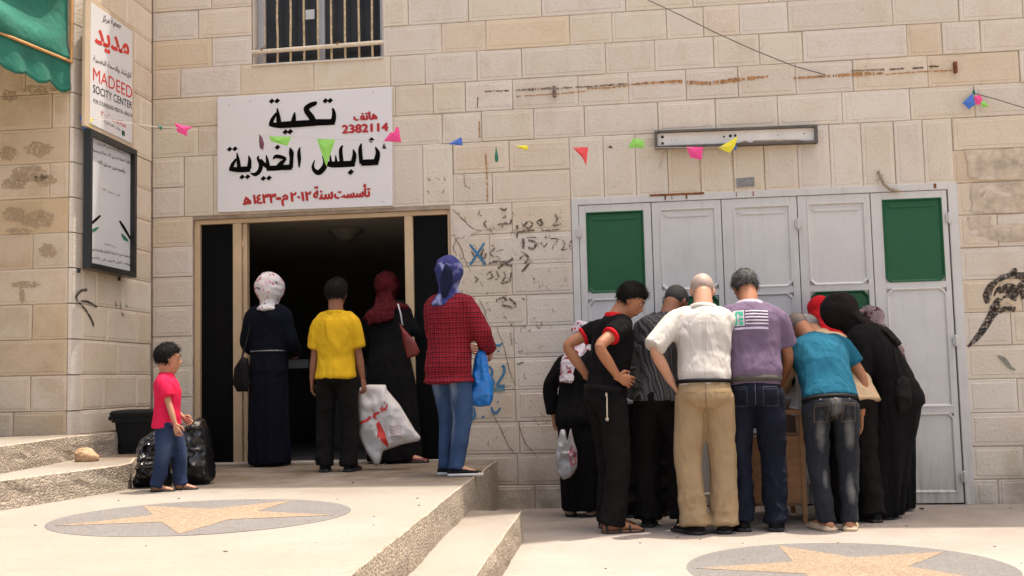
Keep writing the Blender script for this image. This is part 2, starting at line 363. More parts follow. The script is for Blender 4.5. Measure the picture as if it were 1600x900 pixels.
s_a = onZ(816, 798, SZ); s_b = onZ(745, 898, SZ); ds = (s_b - s_a) / np.linalg.norm(s_b - s_a); s_c = s_a + ds * 5.0
s_d = onZ(728, 797, SZ)
step_r = [(s_d[0] + .005, s_d[1] + .03), (e3[0] + .0, s_c[1]), (s_c[0], s_c[1]), (s_a[0], s_a[1])]
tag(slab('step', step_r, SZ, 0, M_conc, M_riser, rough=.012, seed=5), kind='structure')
# left steps
a = onZ(0, 798, PZ); b = onZ(190, 767, PZ); dl = (b - a); P0 = a - dl * 2.2
c1 = onZ(207, 762, PZ); c2 = onZ(213, 752, PZ)
low = [(-9, .0), (-9, P0[1]), (P0[0], P0[1]), (a[0], a[1]), (b[0], b[1]), (c1[0], c1[1]), (c2[0], c2[1]), (c2[0] + .05, -1.2), (c2[0] - .35, -.2), (-4.1, -.01)]
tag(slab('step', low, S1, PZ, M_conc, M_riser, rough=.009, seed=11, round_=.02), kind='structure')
a = onZ(0, 741, S1); b = onZ(106, 720, S1); dl = b - a; P0 = a - dl * 3.
q = onZ(190, 674, S2)
land = [(-9, .0), (-9, P0[1]), (P0[0], P0[1]), (a[0], a[1]), (b[0], b[1]), (q[0], q[1]), (q[0] + .25, -.1), (-4.1, -.008)]
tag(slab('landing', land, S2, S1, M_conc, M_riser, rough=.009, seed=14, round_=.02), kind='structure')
# star mosaics let into the paving
def mosaic(cx, cy, rx, ry, z, rot, lab):
    root = empty('star_mosaic', (cx, cy, z)); tag(root, lab, 'mosaic', 'round star mosaics set in the paving')
    n = 96; top = .002
    circ = [(rx * math.cos(2 * math.pi * i / n), ry * math.sin(2 * math.pi * i / n)) for i in range(n)]
    def disc(pts, z0, z1, m, name):
        mb = MB(); k = len(pts); vs = [(x, y, z1) for x, y in pts] + [(x, y, z0) for x, y in pts] + [(0, 0, z1)]
        mb.add(vs, [(i, (i + 1) % k, 2 * k) for i in range(k)] + [(i, i + k, (i + 1) % k + k, (i + 1) % k) for i in range(k)])
        return mb.build(name, m, root)
    disc(circ, -.02, top, M_grey, 'gravel_disc')
    st = []
    for i in range(10):
        a_ = rot + i * math.pi / 5; r_ = .94 if i % 2 == 0 else .37
        st.append((rx * r_ * math.cos(a_), ry * r_ * math.sin(a_)))
    disc(st, 0, top + .002, M_tan, 'gravel_star')
    return root
def fit_circle(px0, px1, py_mid, pyt, z, lab, rot, pyb=None):
    l = onZ(px0, py_mid[0], z); r = onZ(px1, py_mid[1], z); cx, cy = (l[0] + r[0]) / 2, (l[1] + r[1]) / 2
    rx = abs(r[0] - l[0]) / 2; t = onZ((px0 + px1) / 2, pyt, z)
    if pyb: bb = onZ((px0 + px1) / 2, pyb, z); cy = (t[1] + bb[1]) / 2; ry = (t[1] - bb[1]) / 2
    else: ry = rx
    mosaic(cx, t[1] - ry, rx, ry, z, rot, lab)
fit_circle(52, 544, (820, 802), 781.5, PZ, 'grey gravel disc with tan star, on the raised platform by the toddler', math.radians(-76), 838.5)
fit_circle(1072, 1581, (884, 884), 848.5, 0, 'grey gravel disc with tan star, on the lower pavement before the crowd', math.radians(-106))

# ================================================================== MAIN BUILDING
bld = empty('stone_building', (0, 0, 0)); tag(bld, 'cream limestone facade with dark doorway, barred window and grey folding doors', 'building')
ZL = [-.03, .178, .420, .665, .913, 1.161, 1.406, 1.649, 1.892, 2.138, 2.383, 2.630, 2.881, 3.127, 3.373, 3.622, 3.866, 4.113, 4.36, 4.61]
GAP = .0045
RS = random.Random(11)
tints = {}
def stone(x0, x1, z0, z1, parent, ms, y=0., depth=.1, frame=None, tint=None, g=GAP, inset=.020):
    """one dressed block: tooled margin, slightly proud rough field. frame maps (s, d, z) to space"""
    if x1 - x0 < .03: return
    x0 += g * RS.uniform(.35, .75); x1 -= g * RS.uniform(.35, .75); z0 += g * RS.uniform(.35, .7); z1 -= g * RS.uniform(.35, .7)
    pr = RS.uniform(-.004, .003); b = .005
    w = min(inset, (x1 - x0) * .2) * RS.uniform(.8, 1.3); T = 0.003
    jit = lambda: RS.uniform(-.0015, .0015)
    def rect(i, d):
        return [(x0 + i + jit(), d, z0 + i + jit()), (x1 - i + jit(), d, z0 + i + jit()), (x1 - i + jit(), d, z1 - i + jit()), (x0 + i + jit(), d, z1 - i + jit())]
    rings = [rect(0, depth), rect(0, -pr + b * .8), rect(b, -pr), rect(b + w, -pr), rect(b + w + .004, -pr - T)]
    vs = [p for r in rings for p in r]; mb = MB()
    for k in range(4):
        f = [(k * 4 + i, k * 4 + (i + 1) % 4, k * 4 + 4 + (i + 1) % 4, k * 4 + 4 + i) for i in range(4)]
        mb.f += f; mb.m += [1 if k in (1, 2) else 0] * 4
    mb.f.append((16, 17, 18, 19)); mb.m.append(0)
    if frame: vs = [frame(*p) for p in vs]
    else: vs = [(p[0], p[1] + y, p[2]) for p in vs]
    c = Vector(vs[8]); mb.v = [tuple(Vector(v) - c) for v in vs]
    o = mb.build('stone', list(ms), parent); o.location = c
    t = tint or RS.uniform(.96, 1.03); o.color = (t, t * RS.uniform(.975, 1.01), t * RS.uniform(.94, 1.02), 1) if not isinstance(t, tuple) else (*t, 1)
    return o
def row(r, pxs, r1=None, tint=None, top=None):
    z0, z1 = ZL[r + 1], ZL[(r1 if r1 is not None else r) + 2]
    if top: z1 = top
    zm = (z0 + z1) / 2; xs = [p if abs(p) < 50 else xat(p, zm) for p in pxs]
    for i, (a, b) in enumerate(zip(xs, xs[1:])):
        stone(a, b, z0, z1, bld, (M_stone, M_margin), tint=(tint or {}).get(i) or RS.choice([None, None, None, (1.01, .97, .91), (.975, .965, .95), (1.0, .99, 1.0), (1.02, 1.01, .98), None]))
XJL, XJR = xat(301, 1.4), xat(706.5, 1.4)          # entrance opening
XDL, XDR = xat(892, 1.4), xat(1499, 1.2)          # folding door opening
XDL = xat(893, 2.2); XDR = xat(1496, 2.2)
tanb = (1.0, .95, .88)
for r in range(-1, 9):
    row(r, [238, XJL])
row(9, [238, 287.5]); row(10, [238, 287.5])
row(9, [288, 333, 378, 423, 469, 516, 564, 612, 661, 708], 10, {0: (1, .98, .93)})
lo = {-1: [770, 836, XDL], 0: [809, XDL], 1: [812, XDL], 2: [806, XDL], 3: [804, XDL], 4: [803, XDL], 5: [823, XDL], 6: [800, XDL], 7: [765, XDL], 8: [800, XDL]}
for r, j in lo.items(): row(r, [XJR] + j, tint={0: (.96, .9, .84), 1: (.97, .92, .87)} if r < 3 else {0: (.99, .96, .9)})
row(9, [708, 769, XDL]); row(10, [708, 795.6, XDL], tint={0: tanb})
row(9, [XDL, 943, 993, 1043, 1094, 1145, 1194, 1246, 1297, 1347, 1398, 1443, 1489], 10, {3: (1, .95, .87), 4: (1, .945, .85), 5: (1, .945, .85), 6: (1, .96, .9)})
rt = {8: [1650.], 7: [1559, 1680], 6: [1640], 5: [1597, 1700], 4: [1580, 1700], 3: [1640], 2: [1590, 1700], 1: [1622, 1720], 0: [1600, 1700], -1: [1560, 1660]}
for r, j in rt.items(): row(r, [XDR] + [int(q) for q in j], tint={0: (.98, .92, .84) if r in (8, 7, 5) else None})
row(9, [1489, 1690], tint={0: (.93, .84, .72)}); row(10, [1489, 1700], tint={0: (1, .95, .86)})
row(11, [238, 310, 372, 440, 520, 605, 691, 752.6, 833.6, 913, 1028, 1118, 1215, 1316, 1422, 1523, 1640])
row(12, [238, 340, 430, 520, 617.5, 677, 727, 801, 903, 982, 1072, 1153, 1243, 1333, 1449.5, 1593, 1700], tint={14: (1, .94, .84)})
row(13, [238, 282.5, 376, 490, 610, 664, 745, 815, 946, 1023, 1115, 1186.6, 1254, 1417, 1472, 1532, 1650], tint={2: (1, .96, .88), 3: (1, .96, .88), 13: (.98, .91, .80), 0: (1, .94, .87)})
XWL, XWR = xat(393, 3.9), xat(598, 3.9)
row(14, [238, 331, XWL], tint={0: (1.0, .93, .83)}); row(15, [238, 310, XWL]); row(16, [238, 330, XWL]); row(17, [238, 300, XWL])
row(14, [XWR, 690, 759, 890, 956, 1041, 1099, 1155, 1231, 1394, 1498, 1597, 1700], tint={1: tanb, 2: (1.02, .95, .82)})
row(15, [XWR, 637.5, 731.5, 846, 977, 1082, 1200, 1290, 1380, 1470, 1560, 1690])
row(16, [XWR, 680, 790, 900, 1040, 1170, 1310, 1450, 1580, 1690]); row(17, [XWR, 720, 850, 1000, 1150, 1300, 1450, 1600, 1690])
# core of the wall (mortar shows in the joints) with real openings, the storeys above, and unseen blocks that shape the shade
ZT, ZD0, ZD1 = 2.355, .0, 2.375
XR_END = xat(1690, 2)
w = MB(); yc, yb = .006, .34
def wbox(x0, z0, x1, z1): w.box(x0, yc, z0, x1, yb, z1)
wbox(-4.2, -.1, XJL, ZT); wbox(XJR, -.1, XDL, ZD1); wbox(XDR, -.1, 14, ZD1)
wbox(-4.2, ZT, XJR, 3.615); w.box(XJR, yc + .001, ZD1, 14, yb - .001, 3.615); wbox(XJL, -.1, XJR, PZ - .01)
wbox(-4.2, 3.615, XWL, 4.9); wbox(XWR, 3.615, 14, 4.9); wbox(-9, 4.9, 14, 9.6)
w.build('wall_core', M_mortar, bld)
up = MB(); up.box(-9, -.02, 4.62, XWL - .3, .005, 9.9); up.box(XWL - .3, -.02, 5.3, 14, .005, 9.9); up.box(-9, .0051, 9.6, 14, .4, 9.9)
up.box(XR_END, -.019, -.05, 14, .005, 5.3)
up.build('upper_facade', M_stone, bld)
shade_blocks = MB(); shade_blocks.box(0.0, -.03, 9.9, 2.15, 8, 16.3); shade_blocks.box(-9, -.03, 9.901, -.001, 8, 11.4); shade_blocks.box(2.151, .0, 9.9, 14, 8, 10.0)  # added above the frame, heights stepped to place the shade edges below
shade_blocks.build('shade_casting_blocks', M_stone, bld)
# reveals
rv = MB(); rv.box(XWL - .012, .03, 3.6, XWL + .012, .2, 4.9); rv.box(XWR - .012, .03, 3.6, XWR + .012, .2, 4.9)
rv.build('window_reveal', M_margin, bld)

# ---- room behind the doorway
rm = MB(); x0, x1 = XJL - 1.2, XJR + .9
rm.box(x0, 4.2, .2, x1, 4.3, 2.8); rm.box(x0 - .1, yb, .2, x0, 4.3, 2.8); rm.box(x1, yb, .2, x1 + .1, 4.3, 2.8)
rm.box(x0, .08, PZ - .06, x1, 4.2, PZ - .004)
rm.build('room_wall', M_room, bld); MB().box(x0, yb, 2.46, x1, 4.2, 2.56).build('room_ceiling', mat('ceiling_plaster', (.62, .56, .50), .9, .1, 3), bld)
# ---- entrance frame
fr = empty('entrance_frame', (0, 0, 0)); fr.parent = bld
def fbox(px0, px1, z0, z1, y0, y1, name, m=M_frame_tan, par=fr, bev=.004):
    xa, xb = xat(px0, (z0 + z1) / 2, y0), xat(px1, (z0 + z1) / 2, y0)
    return MB().box(xa, y0, z0, xb, y1, z1, bev=bev).build(name, m, par)
MB().box(XJL + .001, .03, PZ - .02, XJL + .048, .10, ZT, bev=.004).build('jamb', M_frame_tan, fr)
MB().box(XJR - .026, .03, PZ - .02, XJR - .001, .10, ZT, bev=.004).build('jamb', M_frame_tan, fr)
MB().box(XJL + .048, .031, ZT - .038, XJR - .026, .10, ZT - .001, bev=.004).build('lintel_bar', M_frame_tan, fr)
fbox(364, 377.5, PZ - .02, ZT - .039, .032, .10, 'mullion')
fbox(380, 386.5, PZ - .01, ZT - .039, .06, .12, 'door_stile')
fbox(377.5, 380, 2.12, 2.18, .05, .1, 'hinge'); fbox(377.5, 380, .8, .86, .05, .1, 'hinge')
fbox(634.5, 647.5, PZ - .02, ZT - .039, .032, .10, 'mullion')
fbox(310, 364, PZ - .01, ZT - .039, .065, .075, 'glass_pane', M_black, bev=0)
fbox(647.5, 703, PZ - .01, ZT - .039, .065, .075, 'glass_pane', M_black, bev=0)
MB().box(XJL, .02, PZ - .03, XJR, .16, PZ + .012, bev=.004).build('threshold', M_margin, fr)

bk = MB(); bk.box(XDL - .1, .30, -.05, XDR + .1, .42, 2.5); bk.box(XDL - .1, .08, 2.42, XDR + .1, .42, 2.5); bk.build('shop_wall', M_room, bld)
# ---- folding steel doors
gx = [903.5, 1017.5, 1127, 1246, 1360.5, 1481]
zt = 2.335; zb = .012
dfr = MB()
xl, xr = xat(904, 1.3), xat(1482, 2.3); xr = onY(1482, 320, 0)[0]; xl = onY(904, 340, 0)[0]
fy0, fy1 = -.008, .06
dfr.box(XDL + .002, fy0, .0, xl - .001, fy1, 2.393, bev=.003); dfr.box(xr - .001, fy0, .0, XDR + .004, fy1, 2.393, bev=.004)
dfr.box(xl - .0035, fy0 + .001, zt + .004, xr + .0035, fy1, 2.392, bev=.004)
dfr.build('door_frame', M_steel, bld)
leaf_x = [onY(g, 330, 0)[0] for g in gx]
def panel(leaf, x0, x1, z0, z1, m, chb=0, cht=0, lip=False):
    """pressed panel: outline with cut corners, rim stands proud, field sunk"""
    def outline(i, c1, c2):
        a0, a1, b0, b1 = x0 + i, x1 - i, z0 + i, z1 - i; p = []
        p += [(a0 + c1, b0), (a1 - c1, b0), (a1, b0 + c1)] if c1 else [(a0, b0), (a1, b0), (a1, b0)]
        p += [(a1, b1 - c2), (a1 - c2, b1), (a0 + c2, b1), (a0, b1 - c2)] if c2 else [(a1, b1), (a1, b1), (a0, b1), (a0, b1)]
        p += [(a0, b0 + c1)] if c1 else [(a0, b0)]
        return p
    rings = []
    for i, d in ((-.006, .004), (-.003, -.004), (.004, -.004), (.016, .011), (.03, .011)):
        rings.append([(x, d, z) for x, z in outline(i, max(chb - i * .3, 0) if chb else 0, max(cht - i * .3, 0) if cht else 0)])
    mb = MB(); n = len(rings[0]); vs = [p for r in rings for p in r]
    fs = [(k * n + i, k * n + (i + 1) % n, (k + 1) * n + (i + 1) % n, (k + 1) * n + i) for k in range(4) for i in range(n)]
    fs.append(tuple(4 * n + i for i in range(n))); mb.add(vs, fs)
    if lip: mb.prism([(x0 + .03, .010, z1 - .035), (x1 - .03, .010, z1 - .035), (x1 - .055, .010, z1 - .06), (x0 + .055, .010, z1 - .06)], (0, -.006, 0))
    o = mb.build('door_panel', m, leaf); o.data.validate()
    return o
zz = lambda py, px: onY(px, py, 0)[2]
tops = [(916, 1004, 331, 456), (1031, 1117, 326, 452), (1146, 1233, 322, 448), (1261, 1350, 317, 444), (1378.5, 1470, 311, 439.5)]
leaf_labels = ['leaf with a green top panel, leftmost', None, None, 'leaf with a green middle panel', 'leaf with a green top panel, rightmost']
for i in range(5):
    x0, x1 = leaf_x[i] + .003, leaf_x[i + 1] - .003
    lf = MB()
    px0, px1, pt, pb = tops[i]; pc = (px0 + px1) / 2
    a, b = onY(px0, pt, 0)[0], onY(px1, pt, 0)[0]; z1, z0 = zz(pt, pc), zz(pb, pc + 4)
    c1 = z0 - .055; c0 = .72; d1 = .665; d0 = .09
    y0, y1 = .0, .04
    lf.box(x0, y0, zb, a - .004, y1, zt, bev=.003); lf.box(b + .004, y0, zb, x1, y1, zt, bev=.003)
    for u, v in ((z1 + .004, zt), (c1 + .004, z0 - .004), (d1 + .004, c0 - .004), (zb, d0 - .004)): lf.box(a - .004, y0 + .0005, u, b + .004, y1, v)
    lf.box(a, .015, zb + .02, b, .02, zt - .02)
    L = lf.build('door_leaf', M_steel, bld)
    if leaf_labels[i]: L['label'] = leaf_labels[i]
    g1 = panel(L, a, b, z0, z1, M_green if i in (0, 4) else M_steel2, chb=.035, lip=True)
    g2 = panel(L, a, b, c0, c1, M_green if i in (1, 3) else M_steel2, cht=.04)
    g3 = panel(L, a, b, d0, d1, M_steel2, cht=.03)
    for g, gg in ((g1, i in (0, 4)), (g2, i in (1, 3))):
        if gg: g['label'] = 'green painted panel'
    hz = [2.12, 1.2, .2]
    hx = {0: x0 - .004, 2: x1 + .002, 4: x1 + .004}.get(i)
    if hx:
        for h in hz:
            hb = MB(); hb.tube([(hx, -.022, h - .035), (hx, -.022, h + .035)], .011, 10); hb.box(hx - .022, -.021, h - .03, hx + .022, -.001, h + .03, bev=.003); hb.build('hinge', M_steel, L)
rr = MB()
for k, (px, w_) in enumerate(((1038, .012), (1049, .006), (1071, .014), (1150, .006), (1176, .008), (1459, .02))):
    x = onY(px, 305, 0)[0]; rr.box(x, fy0 - .0015, 2.35, x + w_, fy0 - .0005, 2.386)
rr.box(xat(1015, 2.39), fy0 - .003, 2.381, xat(1100, 2.39), fy0 + .01, 2.397)
rr.build('rust_streak', M_rust, bld)['kind'] = 'stuff'

# ---- barred window
wf = empty('window', (0, 0, 0)); wf.parent = bld
ws = MB(); zw0, zw1 = 3.622, 4.85
def wx(px, y=.1): return onY(px, 50, y)[0]
ws.box(XWL + .013, .10, zw0, wx(415), .15, zw1, bev=.003); ws.box(wx(594), .10, zw0, XWR - .013, .15, zw1, bev=.003)
ws.box(wx(496.5), .095, zw0 + .03, wx(507.5), .15, zw1, bev=.003); ws.box(wx(407), .101, zw0 - .001, wx(597), .149, zw0 + .035, bev=.003)
ws.box(wx(405), .11, zw0, wx(411), .15, zw1)
ws.build('window_frame', M_alu, wf)
M_wglass = mat('dusty_window_glass', (.022, .020, .018), .3, .4, 3, 0, spec=.35)
MB().box(wx(415), .125, zw0 + .03, wx(497), .13, zw1).build('pane', M_wglass, wf)
MB().box(wx(507), .125, zw0 + .03, wx(594), .13, zw1).build('pane', M_wglass, wf)
MB().box(wx(476.5), .118, onY(484, 30, .118)[2], wx(490.5), .120, onY(484, 15, .118)[2]).build('paper_note', M_board, wf)
zbar = onY(497, 73, .03)[2]
for px in (413, 433.5, 454, 475, 497, 518, 539, 560.5, 581.5):
    x = onY(px, 50, .045)[0]; pts = [(x + RS.uniform(-.003, .003), .045, z) for z in np.linspace(zbar - .11, 4.8, 7)]
    MB().tube(pts, .0095 if px > 420 else .006, 8).build('window_bar', M_bar, wf, True)
MB().tube([(XWL + .0, .02, onY(392, 82, .02)[2]), (XWR, .02, onY(598, 66, .02)[2])], .0185, 12).build('cross_pipe', M_pipe, wf, True)
tp = MB()
for px, c in ((413, 0), (531, 0)):
    xx = onY(px, 76, .02)[0]; zc = onY(px, 80 - (px - 392) * .078, .02)[2]
    for k in range(3): tp.tube([(xx + .008 * k - .02 + .006 * math.cos(t), .02 + .021 * math.cos(t), zc + .021 * math.sin(t)) for t in np.linspace(0, 6.28, 12)], .002, 5)
tp.build('wire_tie', M_rust, wf)
MB().box(XWL, -.012, zw0 - .02, XWR, .12, zw0 - .004, bev=.004).build('window_sill', M_margin, bld)

# ================================================================== LEFT WING
wing = empty('stone_building', (-4, 0, 0)); tag(wing, 'tan limestone wing at the left edge, jutting forward from the main facade', 'building')
WINV = Matrix.Translation((4, 0, 0))
SD = np.array([.033, -1, 0]); SD = SD / np.linalg.norm(SD)             # along the side wall towards the street
SN = np.array([1, .033, 0]); SN /= np.linalg.norm(SN)                  # out of the side wall
A0 = np.array([-3.98, 0, 0])
def side(s, d, z): p = A0 + SD * s - SN * d; return (p[0] + 4, p[1], z)   # wing-local
def onS(px, py, off=0.):
    r = ray(px, py); o = A0 + SN * off; t = np.dot(SN, o - C) / np.dot(SN, r); P = C + r * t
    return float(np.dot(P - A0, SD)), float(P[2])
def spt(s, z, off=0.): return A0 + SD * s + SN * off + np.array([0, 0, z])
LS = 1.19; YF = -1.30
cx0 = onY(108.5, 450, YF)[0]
zw = [.66, .85] + [.85 + .2496 * k for k in range(1, 15)]
wj = {0: [20], 1: [47], 2: [], 3: [50], 4: [], 5: [51], 6: [], 7: [78], 8: [], 9: [81], 10: [40], 11: [70]}
sj = [[.5, .92], [.3, .85], [.62], [.28, .8], [.55, .98], [.35, .75], [.55], [.3, .9], [.65], [.4, .95], [.25, .7], [.6], [.35, .85], [.5], [.3, .8]]
for k in range(len(zw) - 1):
    z0, z1 = zw[k], zw[k + 1]
    xs = [xat(p, (z0 + z1) / 2, YF) for p in wj.get(k, [30, 60 + 20 * (k % 2)])]
    xs = sorted([cx0 - .012, *xs]); x = xs[0]
    while x > -6.6: x -= RS.uniform(.45, .8); xs.insert(0, x)
    for a, b in zip(xs, xs[1:]):
        stone(a + 4, b + 4, z0, z1, wing, (M_wstone, M_wmargin), y=YF, inset=.012, tint=RS.choice([None, (1.02, .97, .88), (.95, .9, .85), (1.04, 1.02, 1)]))
    ss = [0.02] + sj[k] + [LS]
    for a, b in zip(ss, ss[1:]):
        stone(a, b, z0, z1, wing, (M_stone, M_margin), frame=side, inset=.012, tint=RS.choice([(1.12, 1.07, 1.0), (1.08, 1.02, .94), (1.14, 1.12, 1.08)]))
    # pale corner stone, chamfered
    p0 = side(LS + .003, .0, z0); p1 = (cx0 + 4, YF, z0)
    mbc = MB(); gz = .004
    poly = [(p0[0], p0[1], z0 + gz), (p1[0] + .012, p1[1] + .012, z0 + gz), (p1[0] - .008, p1[1], z0 + gz), (p1[0] - .008, p1[1] + .1, z0 + gz), (p0[0] - .1, p0[1], z0 + gz)]
    mbc.prism(poly[::-1], (0, 0, z1 - z0 - 2 * gz)); mbc.build('corner_stone', M_pale, wing)
wc = MB(); 
pc = [side(0.0, .008, .3), side(LS - .01, .008, .3), (cx0 + 4 - .03, YF + .008, .3), (-5, YF + .008, .3), (-5, 0, .3)]
wc.prism(pc[::-1], (0, 0, 4.05)); wc.build('wall_core', M_mortar, wing)

# quadrilateral boards on the side wall
def side_board(name, q, off0, off1, m, parent, bev=.0):
    """q: photo corners TL TR BR BL of the front face"""
    pts = [onS(*c, off1) for c in q]
    # square up
    sl = (pts[0][0] + pts[3][0]) / 2; sr = (pts[1][0] + pts[2][0]) / 2; zt_ = (pts[0][1] + pts[1][1]) / 2; zb_ = (pts[2][1] + pts[3][1]) / 2
    mb = MB(); vs = [spt(s, z, o) for o in (off0, off1) for s, z in ((sl, zb_), (sr, zb_), (sr, zt_), (sl, zt_))]
    mb.add(vs, [(0, 1, 2, 3)[::-1], (4, 5, 6, 7), (0, 1, 5, 4), (1, 2, 6, 5), (2, 3, 7, 6), (3, 0, 4, 7)])
    bm = bmesh.new(); me = mb.mesh(); bm.from_mesh(me); bmesh.ops.recalc_face_normals(bm, faces=bm.faces)
    if bev: bmesh.ops.bevel(bm, geom=bm.edges[:], offset=bev, segments=2, affect='EDGES', profile=.5)
    bm.to_mesh(me); bm.free()
    return mobj(name, me, m, parent), (sl, sr, zb_, zt_)
AR = {'ا': (0xFE8D, 2), 'ب': (0xFE8F, 4), 'ة': (0xFE93, 2), 'ت': (0xFE95, 4), 'ج': (0xFE9D, 4), 'ح': (0xFEA1, 4), 'خ': (0xFEA5, 4), 'د': (0xFEA9, 2), 'ر': (0xFEAD, 2), 'ز': (0xFEAF, 2),
      'س': (0xFEB1, 4), 'ش': (0xFEB5, 4), 'ص': (0xFEB9, 4), 'ع': (0xFEC9, 4), 'غ': (0xFECD, 4), 'ف': (0xFED1, 4), 'ق': (0xFED5, 4), 'ك': (0xFED9, 4), 'ل': (0xFEDD, 4), 'م': (0xFEE1, 4),
      'ن': (0xFEE5, 4), 'ه': (0xFEE9, 4), 'و': (0xFEED, 2), 'ي': (0xFEF1, 4), 'أ': (0xFE83, 2), 'إ': (0xFE87, 2), 'ط': (0xFEC1, 4)}
def shape(s):
    out = []
    for i, ch in enumerate(s):
        if ch not in AR: out.append(ch); continue
        base, nf = AR[ch]; prev = i > 0 and s[i - 1] in AR and AR[s[i - 1]][1] == 4; nxt = nf == 4 and i + 1 < len(s) and s[i + 1] in AR
        out.append(chr(base + (3 if prev and nxt else 1 if prev else 2 if nxt else 0)))
    # right-to-left, digits stay in order
    res = out[::-1]; i = 0; dg = '٠١٢٣٤٥٦٧٨٩0123456789'
    while i < len(res):
        if res[i] in dg:
            j = i
            while j < len(res) and res[j] in dg: j += 1
            res[i:j] = res[i:j][::-1]; i = j
        else: i += 1
    return ''.join(res)
def text(name, s, m, parent, origin, xd, zd, nd, w, h, bold=0.0, ar=False, loc=None):
    """flat lettering fitted to a w x h box whose lower left corner is origin"""
    cu = bpy.data.curves.new('t', 'FONT'); cu.body = shape(s) if ar else s; cu.offset = bold; cu.resolution_u = 3
    o = bpy.data.objects.new('t', cu); COL.objects.link(o); dg = bpy.context.evaluated_depsgraph_get()
    me = bpy.data.meshes.new_from_object(o.evaluated_get(dg)); bpy.data.objects.remove(o); bpy.data.curves.remove(cu)
    a = getco(me); mn, mx = a.min(0), a.max(0)
    u = (a[:, 0] - mn[0]) / (mx[0] - mn[0]) * w; v = (a[:, 1] - mn[1]) / max(1e-6, mx[1] - mn[1]) * h
    o3, xd, zd = map(lambda q: np.array(q, float), (origin, xd, zd))
    P = o3 + u[:, None] * xd + v[:, None] * zd
    if loc is not None: P = P - np.array(loc)
    setco(me, P); me.materials.clear(); return mobj(name, me, m, parent)
def ribbon(mb, pts, close=False):
    """pts (x, z, width) in plane coordinates -> joined quads with mitred middles"""
    n = len(pts); L = []; Rr = []
    for i in range(n):
        a = pts[max(i - 1, 0)]; b = pts[min(i + 1, n - 1)]; dx, dz = b[0] - a[0], b[1] - a[1]; l = math.hypot(dx, dz) + 1e-9
        nx, nz = -dz / l, dx / l; w_ = pts[i][2] / 2
        L.append((pts[i][0] + nx * w_, pts[i][1] + nz * w_)); Rr.append((pts[i][0] - nx * w_, pts[i][1] - nz * w_))
    return L, Rr
def smooth_pts(pts, k=4):
    out = []
    for i in range(len(pts) - 1):
        p0 = np.array(pts[max(i - 1, 0)]); p1 = np.array(pts[i]); p2 = np.array(pts[i + 1]); p3 = np.array(pts[min(i + 2, len(pts) - 1)])
        for j in range(k):
            t = j / k; out.append(tuple(.5 * ((2 * p1) + (-p0 + p2) * t + (2 * p0 - 5 * p1 + 4 * p2 - p3) * t * t + (-p0 + 3 * p1 - 3 * p2 + p3) * t ** 3)))
    out.append(tuple(pts[-1])); return out
STK = [0]
def stroke_mesh(mb, pts, place, smooth=True, wide=1.0):
    """pts in photo pixels (px, py, width px); place(px, py, lift) -> space"""
    pts = [(float(p[0]), float(p[1]), float(p[2]) * wide) for p in pts]
    if smooth and len(pts) > 2: pts = smooth_pts(pts)
    L, Rr = ribbon(mb, pts); STK[0] = (STK[0] + 1) % 12; lift = .0004 * STK[0]
    vs = [place(x, y, lift) for x, y in L] + [place(x, y, lift) for x, y in Rr]; n = len(L)
    mb.add(vs, [(i, i + 1, n + i + 1, n + i) for i in range(n - 1)])
def diamond(mb, x, y, r, place):
    STK[0] = (STK[0] + 1) % 12; lift = .0004 * STK[0]
    mb.add([place(x - r, y + r * .15, lift), place(x - r * .1, y + r * .9, lift), place(x + r, y - r * .1, lift), place(x + r * .05, y - r * .9, lift)], [(0, 1, 2, 3)])

# sign: society board, high on the wing's side wall
sg = empty('sign', tuple(spt(.9, 3.2, .03))); tag(sg, 'tall white board in a beige frame, lettered in red and black, above the poster', 'sign')
LOC = spt(.9, 3.2, .03)
def loc_fix(o): o.data.transform(Matrix.Translation(-Vector(LOC))); return o
fo, fq = side_board('sign_frame', [(133.5, -4), (209.5, 38), (210.5, 223), (133, 208)], .050, .075, M_beige, sg, .004); loc_fix(fo)
_, (sl, sr, zb_, zt_) = side_board('sign_face', [(141, 5), (206, 45.5), (207.5, 219), (141.5, 199.5)], .070, .079, M_white, sg); loc_fix(_)
def side_text(s, px0, py0, px1, py1, hpx, m, par, off, loc, ar=False, bold=0., name='lettering'):
    """baseline from (px0,py0) to (px1,py1) in the photo, height hpx at the left end"""
    a = onS(px0, py0, off); b = onS(px1, py1, off); h = onS(px0, py0 - hpx, off)[1] - a[1]
    return text(name, s, m, par, spt(a[0], a[1], off), (spt(b[0], b[1], off) - spt(a[0], a[1], off)) / abs(b[0] - a[0]), (0, 0, 1), SN, abs(a[0] - b[0]), h, bold, ar, loc)
O = .0805
side_text('جمعية مركز', 160, 35, 189, 48, 14, M_ink, sg, O, LOC, True, .01)
side_text('مديد', 148, 76, 202, 96, 34, M_red2, sg, O, LOC, True, .03)
side_text('للإرشاد والصحة النفسية', 146, 98, 205, 125, 12, M_ink, sg, O, LOC, True, .008)
side_text('MADEED', 145.5, 125, 206.5, 154.5, 20, M_red2, sg, O, LOC, bold=.0)
side_text('SOCITY CENTER', 145.5, 144, 206.5, 171, 12.5, M_ink, sg, O, LOC, bold=.003)
side_text('FOR COUNSELING MENTAL HEALTH', 146, 160, 206.5, 184, 6.5, M_ink, sg, O, LOC)
side_text('هاتف ٢٠٠٦', 158, 181, 197, 200, 9, M_red2, sg, O, LOC, True)
side_text('وزارة الداخلية', 163, 193, 188, 205, 6, M_ink, sg, O, LOC, True)
lg = MB(); a_ = onS(190.5, 203, O); b_ = onS(195, 213, O)
